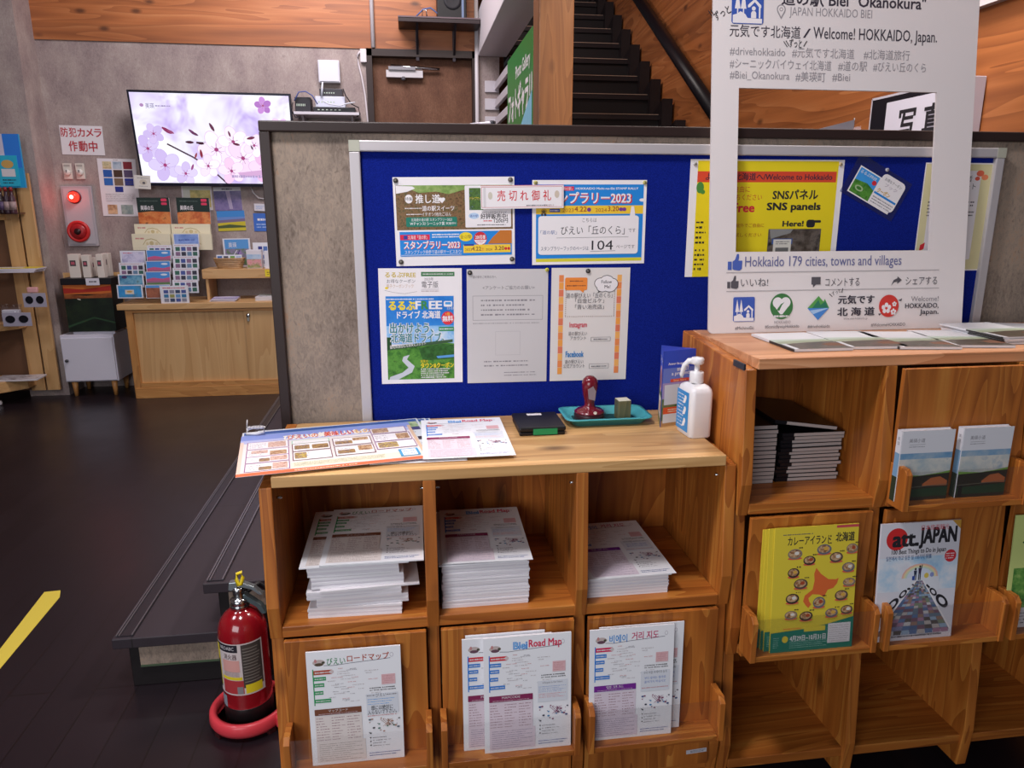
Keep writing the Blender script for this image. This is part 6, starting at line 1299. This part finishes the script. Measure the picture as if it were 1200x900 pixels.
def f(s): s.r(10, 10, 190, 80, P('#d8dcd0')); s.r(55, 30, 190, 140, photo('gold_map', ['#b8a04a', '#d8c87a', '#8a8a4a'], 10))
wall_sheet((212, 217), (247.5, 217.5), (214, 246), f, 200, 160, 'yellow_map', 'pale sheet with a golden map hung just below the television', 'poster')
def f(s): s.r(0, 0, 160, 26, P('#dcdce2')); s.fine(50, 8, 110, 20, 1, K, 0.6); s.r(0, 26, 160, 160, photo('night_sky', ['#241e4a', '#4a3f7a', '#7a6a9a', '#302858'], 5)); s.p([(70, 26), (95, 26), (105, 150), (85, 150)], P('#a89ab8'))
wall_sheet((249.5, 219.5), (281.5, 219), (253, 247), f, 160, 160, 'night_photo', 'dark violet light beam photo hung under the television', 'poster')
def f(s): s.r(0, 0, 160, 60, P('#3f86cc')); s.r(0, 40, 160, 62, P('#6a8ac8')); s.p([(0, 60), (160, 52), (160, 75), (0, 80)], P('#7a6a8a')); s.p([(0, 78), (160, 70), (160, 130), (0, 130)], P('#c8b832')); s.p([(0, 96), (70, 88), (160, 100), (160, 110), (0, 112)], P('#4a5a34'))
wall_sheet((253.5, 247.5), (286, 246.5), (256, 271), f, 160, 130, 'field_photo', 'blue sky and yellow field photo under the violet one', 'poster')
def f(s): s.r(12, 8, 188, 80, P('#5a9ad8')); s.t('美瑛', 70, 50, 40, WP, w=60); s.r(12, 80, 188, 210, photo('lavender_rows', ['#6a4a9a', '#9a7ab8', '#5a7a4a', '#a85a6a'], 8)); s.line(20, 205, 100, 90, 6, P('#d8d0e4')); s.line(60, 208, 120, 90, 6, P('#4a3a7a'))
m_, w_, h_ = onwall((260, 272.5), (292, 272), (262.5, 304), 6.46); m_ = m_.copy(); m_.translation.z = RZ1 + 0.001; s = Sheet(w_, 0.235, 200, 220, P('#dcdce6', 0.25), 0.006, 0.0002); f(s)
s.mesh('calendar_pack', m_, 'lavender field calendar in a clear pack standing on the riser shelf', 'calendar')
def f(s): s.fine(30, 30, 120, 60, 1, WP, 0.5); s.fine(20, 70, 130, 110, 2, P('#a8c0ea'), 0.4)
wall_sheet((296.5, 250), (320, 250), (297.5, 271), f, 150, 130, 'blue_notice', 'blue notice on the wall just left of the partition edge', 'notice', base=P('#3a6ac0', 0.5))
def f(s): s.fine(20, 20, 120, 60, 3, BLUE, 0.3)
wall_sheet((298, 238.5), (312, 239), (298.5, 247), f, 140, 80, 'outlet_plate', 'small white plate with a looped cord above the blue notice', 'plate', base=P('#d0ccd4', 0.5), T=0.012)
mb = MB(); mb.tube([aty(x, y, BW - 0.012) for x, y in ((294, 219), (297, 226), (303, 232), (309, 233), (313, 229))], 0.006, P('#dcd8dc', 0.5), 6); tag(mb.build('looped_cord'), 'thin white cord looping below the television near the partition', 'cord')
# small goods on the riser shelf
c = aty(269, 310, 6.3); bk = thing('card_basket', 'woven basket of picture cards on the riser shelf', 'basket', (c.x, 6.31, RZ1))
mb = MB(); BC = wood('wicker', '#d8b890', '#c0986a', '#8a6a44', 0, plank=3, knots=False)
x0, x1 = aty(251, 305, 6.3).x - c.x, aty(287.5, 305, 6.3).x - c.x
for k in range(7):
    q = k / 6; sx, sy = (x1 - x0) / 2 * (0.78 + 0.22 * q), 0.062 * (0.78 + 0.22 * q)
    mb.tube([(sx * math.cos(t) * (1 if abs(math.cos(t)) < 0.9 else 1), sy * math.sin(t), 0.006 + 0.075 * q) for t in [2 * math.pi * j / 28 for j in range(28)]], 0.0065, BC, 6, True)
mb.lathe([(0.0, 0.0), (1.0, 0.0), (1.0, 0.006), (0, 0.006)], BC, (0, 0, 0), 24, Matrix.Diagonal(((x1 - x0) / 2 * 0.78, 0.05, 1, 1)))
mb.build('woven_side', bk)
for k in range(4):
    s = Sheet(0.052, 0.10, 100, 190, P('#dde0ea', 0.4), 0.004, 0.0002); s.r(15, 20, 85, 60, [P('#3a6ab0'), P('#4a4a5a'), P('#6a9a4a'), P('#a8b8d8')][k]); s.r(15, 66, 85, 96, [P('#8a9ac0'), P('#2a3a5a'), P('#c8b84a'), P('#3a5a8a')][k])
    s.mesh('picture_card', Matrix.Translation((c.x - 0.075 + 0.05 * k, 6.31 - 0.004 * (k % 2), RZ1 + 0.010)) @ Matrix.Rotation(math.pi / 2 - 0.08, 4, 'X'), ['leftmost picture card in the woven basket', 'second picture card from the left in the woven basket', 'third picture card from the left in the woven basket', 'rightmost picture card in the woven basket'][k], 'card', 'picture cards in the basket')
mb = MB(); 
a = aty(288, 293, 6.27); b = aty(307.5, 314, 6.27)
pb = thing('photo_box', 'pink flower photo box next to the woven basket', 'box', ((a.x + b.x) / 2, 6.30, RZ1), world=True)
hz = aty(297, 293, 6.27).z
mb = MB(); mb.box(a.x, b.x, 6.27, 6.34, RZ1, hz, P('#dcd8e0', 0.45)); mb.build('box_body', pb, 0.002)
s = Sheet(b.x - a.x - 0.006, (hz - RZ1) * 0.72, 100, 100, P('#c8d8ea', 0.4), 0.001, 0.0002); s.r(0, 0, 100, 35, photo('cloud_box', ['#8ab0d8', '#d8e0ea'], 10)); s.r(0, 35, 100, 100, photo('pink_flowers', ['#b86a7a', '#d89aa0', '#7a8a4a', '#c8a88a'], 14)); s.mesh('photo_print', Matrix.Translation(((a.x + b.x) / 2 - pb.location.x, 6.2695 - pb.location.y, 0.006)) @ Matrix.Rotation(math.pi / 2, 4, 'X'), parent=pb)
a = aty(309, 294, 6.23)
mb = MB(); mb.box(a.x, a.x + 0.10, 6.23, 6.255, RZ1, a.z, P('#e0dee6', 0.45)); o = mb.build('white_carton', bevel=0.002); tag(o, 'blank white carton at the partition end of the riser shelf', 'box')
s = Sheet(0.10, 0.055, 100, 55, P('#e6d02a', 0.5), 0.002, 0.0002); s.fine(15, 12, 90, 45, 2, BROWN, 0.4); p = aty(311, 316, 6.196); s.mesh('price_tag', Matrix.Translation((p.x + 0.045, 6.1975, RZ1 - 0.062)) @ Matrix.Rotation(math.pi / 2, 4, 'X'), 'yellow price tag on the front of the riser shelf', 'price tag')
for k in range(2):
    def f(s):
        for r_ in range(2):
            for c_ in range(3): s.r(40 + c_ * 40, 20 + r_ * 45, 72 + c_ * 40, 55 + r_ * 45, [P('#3a3f8a'), P('#5a7ab8'), P('#8a8aa0')][(c_ + r_) % 3])
    m_, w_, h_ = onwall((295 - k, 271 + 13 * k), (322, 271 + 13 * k), (296, 286 + 13 * k), 6.44 - 0.05 * k); m_ = m_.copy(); s = Sheet(w_, 0.20 - 0.08 * k, 180, 130, P('#e2e2ea', 0.4), 0.008, 0.0002); f(s); m_.translation.z = RZ1 + 0.001
    s.mesh('picture_sheet', m_, ['rear picture grid sheet standing at the right of the riser shelf', 'front picture grid sheet standing at the right of the riser shelf'][k], 'card', 'picture grid sheets')
def f(s): s.r(0, 0, 200, 120, P('#6a5a9a')); s.r(0, 40, 200, 90, P('#b8b0d8')); s.p([(0, 20), (120, 10), (200, 40), (200, 60), (0, 50)], P('#dcd8ea')); s.fine(20, 90, 180, 112, 1, PAPER)
for k in range(4):
    s = Sheet(0.20, 0.16, 200, 120, P('#d8d4e0', 0.4), 0.005, 0.0002); f(s); p = aty(262, 350, 6.1); s.mesh('photo_folder', lying(p.x - 0.012 + 0.006 * k, 6.10 + 0.008 * (k % 2), CZ + 0.0002 + 0.0056 * k, 0.04 * (k - 1)), ['bottom folder of the violet pile on the sales counter', 'second folder up in the violet pile on the sales counter', 'third folder up in the violet pile on the sales counter', 'top folder of the violet pile on the sales counter'][k], 'folder', 'violet folders on the counter')
def f(s): s.r(10, 10, 190, 60, P('#c8ccd0')); s.p([(10, 40), (190, 20), (190, 60), (10, 60)], P('#5a6a5a')); s.fine(20, 70, 180, 110, 3, GREY)
for k in range(5):
    s = Sheet(0.14, 0.20, 200, 120, P('#dcdadf', 0.4), 0.0055, 0.0002); f(s); p = aty(312, 349, 6.1); s.mesh('leaflet_pack', lying(p.x - 0.02 + 0.004 * (k % 2), 6.11, CZ + 0.0002 + 0.0062 * k, -0.03 * (k % 3)), ['bottom pack of the white leaflet pile by the partition edge', 'second pack up in the white leaflet pile by the partition edge', 'third pack up in the white leaflet pile by the partition edge', 'fourth pack up in the white leaflet pile by the partition edge', 'top pack of the white leaflet pile by the partition edge'][k], 'leaflet pack', 'white leaflet packs')

# ------------------------------------------------------------------ white cabinet with the box display
a, b, c, d = aty(68.5, 393.5, 6.13), aty(131.5, 391, 6.13), aty(75.5, 449.5, 6.13), aty(137, 447, 6.13)
x0, x1, z0_, z1_ = a.x, b.x, 0.125, a.z
cb = thing('white_cabinet', 'small white cabinet on wooden legs left of the sales counter', 'cabinet', ((x0 + x1) / 2, 6.28, 0), world=True)
mb = MB(); mb.box(x0, x1, 6.145, 6.45, z0_, z1_, P('#d4d2de', 0.4)); mb.build('cabinet_body', cb, 0.004)
mb = MB(); mb.box(x0 + 0.008, x1 - 0.008, 6.13, 6.144, z0_ + 0.01, z1_ - 0.022, P('#d8d6e2', 0.4)); dr = mb.build('cabinet_door', cb, 0.003)
p = aty(79.5, 422.5, 6.13); mb = MB(); mb.lathe([(0.006, 0), (0.006, 0.012), (0.013, 0.018), (0.012, 0.026), (0, 0.028)], P('#4a4a50', 0.35, 0.5), (p.x, 6.13, p.z), 16, RX); mb.build('door_knob', dr)
for x in (x0 + 0.05, x1 - 0.05):
    for y in (6.18, 6.42):
        mb = MB(); mb.lathe([(0.014, 0), (0.024, z0_)], beech(2), (x, y, 0), 16); mb.build('cabinet_leg', cb)
# backboard standing on the cabinet
zb0 = z1_ + 0.0005; xl_ = aty(57, 320, 6.40).x
mb = MB(); mb.prism([(xl_, aty(57, 320, 6.40).z), (-2.36, aty(57, 320, 6.40).z), (-2.36, zb0), (aty(66, 390, 6.40).x, zb0)], 6.402, 6.42, 1, ply(2)); tag(mb.build('back_board', bevel=0.002), 'pale wood board standing upright on the white cabinet behind the dark printed box', 'board')
# printed cardboard display box
a, b, c = aty(70, 334, 6.17), aty(130, 331, 6.17), aty(78, 388, 6.17)
zb = z1_ + 0.0005
db = thing('printed_display_box', 'dark landscape printed box standing on the white cabinet', 'box', ((a.x + b.x) / 2, 6.27, zb), world=True)
X0, X1, ZT = a.x + 0.02, b.x - 0.005, a.z
mb = MB(); mb.box(X0 + 0.02, X1 - 0.02, 6.19, 6.38, zb, zb + 0.022, P('#d8d6e2', 0.4)); mb.build('base_tray', db)
mb = MB(); mb.box(X0, X1, 6.172, 6.385, zb + 0.022, ZT, P('#1e221e', 0.4)); mb.build('box_body', db, 0.002)
s = Sheet(X1 - X0, ZT - zb - 0.022, 300, 300, P('#141c16', 0.35), 0.001, 0.0002)
s.r(0, 0, 300, 60, P('#c86a2c')); s.p([(0, 20), (120, 30), (300, 8), (300, 40), (0, 55)], P('#a82a1e')); s.p([(0, 58), (140, 70), (300, 52), (300, 90), (0, 95)], photo('ploughed', ['#5a2e1c', '#8a4a28', '#a86a3a'], 10)); s.p([(0, 88), (300, 84), (300, 300), (0, 300)], photo('dark_green', ['#0e1410', '#18241a', '#24321e'], 8)); s.p([(0, 260), (170, 205), (300, 240), (300, 252), (170, 215), (0, 275)], P('#26442a')); s.line(80, 90, 100, 95, 5, P('#e8e0d0'))
s.mesh('landscape_print', Matrix.Translation(((X0 + X1) / 2 - db.location.x, 6.1715 - db.location.y, 0.022)) @ Matrix.Rotation(math.pi / 2, 4, 'X'), parent=db)
mb = MB(); mb.box(X0 - 0.01, X1 + 0.01, 6.16, 6.398, ZT, ZT + 0.05, P('#17151a', 0.4)); mb.build('box_lid', db, 0.003)
s = Sheet(0.10, 0.055, 100, 55, P('#dcdae4', 0.5), 0.002, 0.0002); s.fine(25, 18, 80, 36, 1, MID, 0.6)
p = aty(109, 336, 6.15); s.mesh('price_card', Matrix.Translation((p.x, 6.155, ZT - 0.004)) @ Matrix.Rotation(math.pi / 2, 4, 'X'), 'small white price card on the front of the dark printed box', 'price card')
zt = ZT + 0.0505
for k, (pa, pb_, pt, y, lab) in enumerate(((78.5, 91, 298, 6.22, 'leftmost tall cream carton on the dark printed box'), (94.5, 103.5, 299, 6.22, 'second tall cream carton from the left on the dark printed box'), (105.5, 110, 302, 6.33, 'narrow cream carton set back behind its neighbours'), (111.5, 119.5, 298, 6.20, 'second tall cream carton from the right on the dark printed box'), (118, 126.5, 297, 6.33, 'rightmost tall cream carton, set back at the edge of the dark printed box'))):
    a, b = aty(pa, pt, y), aty(pb_, pt, y); t = thing('cream_carton', lab, 'carton', ((a.x + b.x) / 2, y, zt), group='tall cream cartons')
    w2 = (b.x - a.x) / 2; h = a.z - zt
    mb = MB(); mb.box(-w2, w2, 0, 0.06, 0, h, P('#e0d6cc', 0.5)); mb.build('carton_body', t, 0.002)
    mb = MB(); mb.box(-w2 * 0.7, w2 * 0.4, -0.0012, 0.0, h * 0.50, h * 0.74, P('#4a4448', 0.5)); mb.box(-w2 * 0.5, w2 * 0.2, -0.0018, -0.001, h * 0.56, h * 0.68, P('#b85a6a', 0.5)); mb.build('carton_print', t)

# ------------------------------------------------------------------ goods rack at the left edge
gr = thing('goods_rack', 'wooden goods rack with angled shelves at the left edge of the photo', 'rack', (-3.25, 6.05, 0), world=True)
GX0, GX1 = -3.75, -3.01
def gshelf(py, ye, t, depth=0.35, y1=6.16):
    z = aty(15, py, ye).z; xe = aty(py and 40, py, ye).x
    mb = MB(); mb.prism([(GX0, ye), (GX1 - 0.16, ye), (GX1, ye + 0.17), (GX1, y1), (GX0, y1)], z - t, z, 2, ply(0)); mb.build('shelf_board', gr, 0.003); return z
YG = 5.86
gz = [gshelf(251, 6.02, 0.045), gshelf(320, 5.95, 0.012), gshelf(383, YG, 0.045), gshelf(449, YG, 0.085)]
for pa, pb_ in ((12, 29), (31.5, 47)):
    xa, xb = aty(pa, 300, 6.165).x, aty(pb_, 300, 6.165).x; mb = MB(); mb.box(xa, xb, 6.162, 6.19, 0.06, 1.75, ply(2)); mb.build('upright_post', gr, 0.002)
mb = MB(); mb.box(GX0, GX1, 6.19, 6.20, 0.06, 2.0, P('#6a4a34', 0.6)); mb.build('back_board', gr)
for x in (-3.2, -3.6):
    mb = MB(); mb.lathe([(0.0, 0), (0.02, 0.004), (0.022, 0.02), (0.018, 0.036), (0.0, 0.04)], P('#c8c4c8', 0.3), (x, 5.95, 0.0), 16); mb.tube([(x, 5.95, 0.03), (x, 5.95, gz[3] - 0.085)], 0.008, CHROME, 8); mb.build('caster', gr)
def f(s): s.r(0, 0, 280, 320, P('#1a9ad0')); s.r(0, 0, 170, 200, P('#c8c4d8')); s.fine(20, 40, 150, 160, 5, GREY); s.r(170, 0, 280, 200, P('#2a7ad8')); s.rr(40, 230, 190, 300, 6, P('#d8c89a')); s.rr(40, 250, 190, 290, 6, P('#8a8a7a'))
m_, w_, h_ = onwall((-24, 157), (24.5, 159), (-20, 220), 6.115); m_ = m_.copy(); s = Sheet(w_, aty(0, 157, 6.115).z - aty(0, 220, 6.115).z, 280, 320, P('#1a9ad0', 0.4), 0.02, 0.0004); f(s); m_.translation.z = aty(0, 220, 6.115).z
mb = MB()
s.mb.build('poster_front') if False else None
pt = thing('blue_poster_panel', 'blue picture panel on a small stand at the left edge', 'panel', (m_.translation.x, 6.115, gz[0] + 0.001))
o = s.mesh('picture_panel', Matrix.Translation((0, 0, m_.translation.z - gz[0] - 0.001)) @ Matrix.Rotation(math.pi / 2, 4, 'X'), parent=pt)
def f(s): s.e(60, 45, 36, 22, P('#c8a05a')); s.r(20, 70, 100, 110, P('#d8d4d8')); s.fine(20, 120, 100, 150, 2, K)
s = Sheet(0.14, 0.22, 120, 160, P('#2ab0d0', 0.4), 0.004, 0.0004); f(s); s.mesh('inset_picture', Matrix.Translation((0.04, -0.022, m_.translation.z - gz[0] + 0.01)) @ Matrix.Rotation(math.pi / 2, 4, 'X'), parent=pt)
mb = MB(); mb.box(-0.02, 0.02, 0.0, 0.02, 0, m_.translation.z - gz[0], P('#6a4a34')); mb.box(-0.08, 0.08, -0.03, 0.04, 0, 0.012, P('#6a4a34')); mb.build('panel_stand', pt)
BT = 'dark bottles on the goods rack'
for k, (px, c1) in enumerate(((3, '#2a1a1c'), (9.5, '#3a2a34'), (16, '#4a3038'))):
    p = aty(px, 245, 6.04); t = thing('dark_bottle', ['left dark bottle under the blue picture panel', 'middle dark bottle under the blue picture panel', 'right dark bottle under the blue picture panel'][k], 'bottle', (p.x, 6.04, gz[0] + 0.0005), group=BT)
    mb = MB(); mb.lathe([(0.022, 0), (0.023, 0.01), (0.023, 0.11), (0.012, 0.14), (0.010, 0.17)], P(c1, 0.25), n=18); mb.build('bottle_glass', t)
    mb = MB(); mb.lathe([(0.0112, 0.165), (0.0112, 0.195), (0, 0.196)], P('#8a2a2a', 0.4), n=16); mb.build('bottle_cap', t); mb = MB(); mb.lathe([(0.0233, 0.03), (0.0233, 0.09)], P('#a08a88' if k else '#5a4a6a', 0.5), n=18); mb.build('bottle_label', t)
def f(s): s.r(0, 0, 200, 120, P('#d8c83a')); s.r(10, 10, 120, 60, PAPER)
for k in range(3):
    s = Sheet(0.34, 0.18, 200, 120, P('#d4cfd8', 0.4), 0.010, 0.0003); (f(s) if k == 2 else None); s.mesh('picture_book', lying(aty(22, 318, 6.0).x - 0.05 + 0.01 * k, 5.965, gz[1] + 0.0005 + 0.0104 * k, 0.03 * k), ['bottom flat book on the goods rack middle shelf', 'middle flat book on the goods rack middle shelf', 'yellow topped flat book on the goods rack middle shelf'][k], 'book', 'flat books on the goods rack')
gl = thing('clear_sack', 'crinkled clear bag of goods on the goods rack', 'bag', (aty(10, 360, 5.9).x, 5.93, gz[2] + 0.0005))
mb = MB(); R = random.Random(9); rings = []
for z, sc in ((0, 0.9), (0.04, 1.0), (0.09, 0.98), (0.13, 0.9), (0.16, 0.94)):
    rings.append([(0.085 * sc * math.cos(t) + R.uniform(-0.008, 0.008), 0.04 * sc * math.sin(t) + R.uniform(-0.006, 0.006), z) for t in [2 * math.pi * k / 16 for k in range(16)]])
mb.add([p for r in rings for p in r], [(j * 16 + k, j * 16 + (k + 1) % 16, (j + 1) * 16 + (k + 1) % 16, (j + 1) * 16 + k) for j in range(4) for k in range(16)], clear('crinkled_film', (0.95, 0.95, 0.98, 1), 0.3), True); mb.build('film', gl)
mb = MB(); mb.box(-0.06, 0.06, -0.022, 0.022, 0.003, 0.07, P('#c8c0a8', 0.5)); mb.box(-0.06, 0.06, -0.02, 0.02, 0.07, 0.12, P('#d8d8de', 0.5)); mb.build('packed_goods', gl, 0.006)
def goggles(px, py, Y, lab, zf):
    m_, w_, h_ = onwall(px, (px[0] + py[0], px[1]), (px[0], px[1] + py[1]), Y); c = m_.translation
    t = thing('viewer_glasses', lab, 'card glasses', (c.x, Y, zf), group='card viewer glasses')
    mb = MB(); mb.box(-w_ / 2, w_ / 2, 0, 0.004, 0, h_, P('#a8a4b4', 0.45)); mb.build('card_frame', t, 0.001)
    for sx in (-1, 1):
        mb = MB(); pts = [(sx * w_ * 0.23 + w_ * 0.17 * math.cos(t2), h_ * 0.52 + h_ * 0.28 * math.sin(t2)) for t2 in [2 * math.pi * k / 16 for k in range(16)]]
        mb.prism([(x, z) for x, z in pts], -0.002, 0.0, 1, P('#14161e', 0.2)); mb.build('dark_lens', t)
goggles((26, 343), (27, 16.5), 5.92, 'upper card glasses with dark lenses on the goods rack', aty(40, 360, 5.92).z)
goggles((1, 361), (34, 16), 5.88, 'lower card glasses with dark lenses on the goods rack', gz[2] + 0.0005)
mb = MB(); mb.box(0.03, 0.17, -0.01, 0.04, 0, aty(40, 360, 5.92).z - gz[2] - 0.002, clear()); o = mb.build('clear_riser'); o.location = (aty(40, 360, 5.92).x - 0.03, 5.935, gz[2] + 0.0005); tag(o, 'clear riser block behind the lower card glasses', 'riser')
mb = MB(); mb.box(-0.035, 0.035, 0, 0.03, 0, 0.04, P('#e0a8a8', 0.5)); o = mb.build('pink_eraser', bevel=0.006); o.location = (aty(39, 342, 5.95).x, 5.93, aty(39, 343, 5.93).z); tag(o, 'small pink block on top of the upper card glasses', 'block')
def f(s): s.r(10, 10, 200, 120, photo('grey_cards', ['#4a3f44', '#a8a0a4', '#d0ccd0', '#6a5a58'], 8))
for k in range(2):
    s = Sheet(0.17, 0.18, 210, 130, P('#d8d2d4', 0.4), 0.012, 0.0003); f(s); s.mesh('flat_pack', lying(aty(2 + 26 * k, 450, 5.9).x, 5.92, gz[3] + 0.0005, 0.05 * k), ['left flat pack on the bottom shelf of the goods rack', 'right flat pack on the bottom shelf of the goods rack'][k], 'pack', 'flat packs on the bottom shelf')

# ------------------------------------------------------------------ platform: green sign, rails, photo sign
XS = 0.735
m1, m2 = atx(598, 73, XS), atx(598, 146, XS)
ye0 = m1.y
zt0 = m1.z
gs = thing('green_sign', 'green photo gallery sign fixed to the white rails by the stairs', 'sign', (XS, ye0 - 0.8, zt0 - 0.9), world=True)
SL = ye0 - 4.3
s = Sheet(SL, 0.95, 1500, 950, P('#2f8a3f', 0.3), 0.02, 0.0004)
vis = (ye0 - atx(631, 110, XS).y) / SL * 1500
s.t('Photo Gallery', vis * 0.60, 150, 95, WP, w=vis * 0.5, bold=0.02); s.t('フォトギャラリー', vis * 0.56, 320, 190, WP, w=vis * 1.0, bold=0.05); s.p([(vis * 0.35, 560), (1500, 330), (1500, 950), (vis * 0.3, 950)], P('#8ac8e0'))
yend = ye0 - 1.5
s.mesh('sign_panel', Matrix(((0, 0, -1, XS), (-1, 0, 0, ye0 - 0.75), (0, 1, 0, zt0 - 0.95), (0, 0, 0, 1))) if False else Matrix.Translation((XS - 0.0 - gs.location.x, ye0 - SL / 2 - gs.location.y, zt0 - 0.95 - gs.location.z)) @ Matrix(((0, 0, -1, 0), (-1, 0, 0, 0), (0, 1, 0, 0), (0, 0, 0, 1))), parent=gs)
rl = thing('white_rails', 'three white rails running from the stub wall beside the stairs', 'railing', (XS + 0.03, 5.5, 1.6), world=True)
for k, py in enumerate((101, 122, 143)):
    z = atx(581, py, XS + 0.03).z; mb = MB(); mb.box(XS + 0.022, XS + 0.05, 4.35, BW - 0.02, z - 0.03, z + 0.03, P('#d8d2d8', 0.45)); mb.build('rail', rl, 0.003)
    mb = MB(); mb.box(XS - 0.06, XS + 0.06, BW - 0.02, BW, z - 0.045, z + 0.045, P('#d0cad0', 0.45)); mb.build('rail_bracket', rl, 0.003)
# 写真 sign on the plank wall
XP = XR - 0.05
a, b = atx(1025, 116, XP), atx(1137, 93.5, XP); c = atx(1022, 153, XP)
LY = a.y - b.y
ws = thing('photo_sign', 'black sign with a white sheet lettered 写真 leaning against the plank wall', 'sign', (XP, (a.y + b.y) / 2, 1.2), world=True)
Hs = 0.75; zt = a.z
s = Sheet(LY, Hs, 600, 760, P('#15131c', 0.4), 0.012, 0.0004); s.frame(4, 4, 596, 756, 9, P('#c8c4d0', 0.4)); s.rr(118, 30, 520, 720, 4, P('#dcd8e6', 0.5)); s.t('写', 270, 128, 118, K, w=105, bold=0.03); s.t('真', 430, 128, 118, K, w=105, bold=0.03)
MX = Matrix(((0, 0, -1, 0), (-1, 0, 0, 0), (0, 1, 0, 0), (0, 0, 0, 1)))
s.mesh('sign_board', Matrix.Translation((0, 0, zt - Hs - 1.2)) @ MX, parent=ws)
mb = MB(); y0_ = b.y; mb.box(XP - 0.012, XP + 0.045, y0_ - 0.022, y0_, zt - Hs, zt, P('#cfcad6', 0.4)); mb.build('frame_edge', ws, 0.002)
mb = MB()
for y in (a.y - 0.08, b.y + 0.08): mb.box(XP + 0.0, XP + 0.03, y - 0.015, y + 0.015, 0.36, zt - Hs, P('#15131c', 0.4))
mb.build('sign_leg', ws)
# small clear card stand on the partition cap
cs = thing('card_stand', 'small translucent card stand on the partition cap behind the photo frame panel', 'card stand', (aty(982, 152, 1.93).x, 1.93, 1.7005))
mb = MB(); p0, p1, p2 = aty(950, 150, 1.94), aty(999, 141, 1.94), aty(998, 150, 1.94); cx = cs.location.x
mb.prism([(p0.x - cx, 0.0), (p2.x - cx, 0.0), (p1.x - cx, p1.z - 1.7)], 0.0, 0.0015, 1, P('#b0a8b0', 0.35)); mb.build('card', cs)
mb = MB(); mb.box(p2.x - cx - 0.01, p2.x - cx + 0.012, -0.015, 0.02, 0, 0.012, clear()); mb.tube([(p2.x - cx, 0.002, 0.01), (p2.x - cx, 0.002, p1.z - 1.7 + 0.004)], 0.002, CHROME, 6); mb.build('stand_foot', cs)
a = atx(553, 136, 0.7); 
mb = MB(); p, q = aty(538, 144, 1.95), aty(577, 139, 1.95)
mb.tube([(p.x, 1.945, 1.7025), (q.x, 1.945, 1.7075)], [0.0015, 0.0065], P('#cfc9d6', 0.3), 10); mb.lathe([(0.007, 0), (0.008, 0.004), (0.008, 0.012), (0.006, 0.014)], P('#1c1a24', 0.4), (q.x, 1.945, 1.7005), 14)
tag(mb.build('pointer_stick'), 'slim pale stick with a dark end lying on the partition cap', 'stick')
#__NEXT__
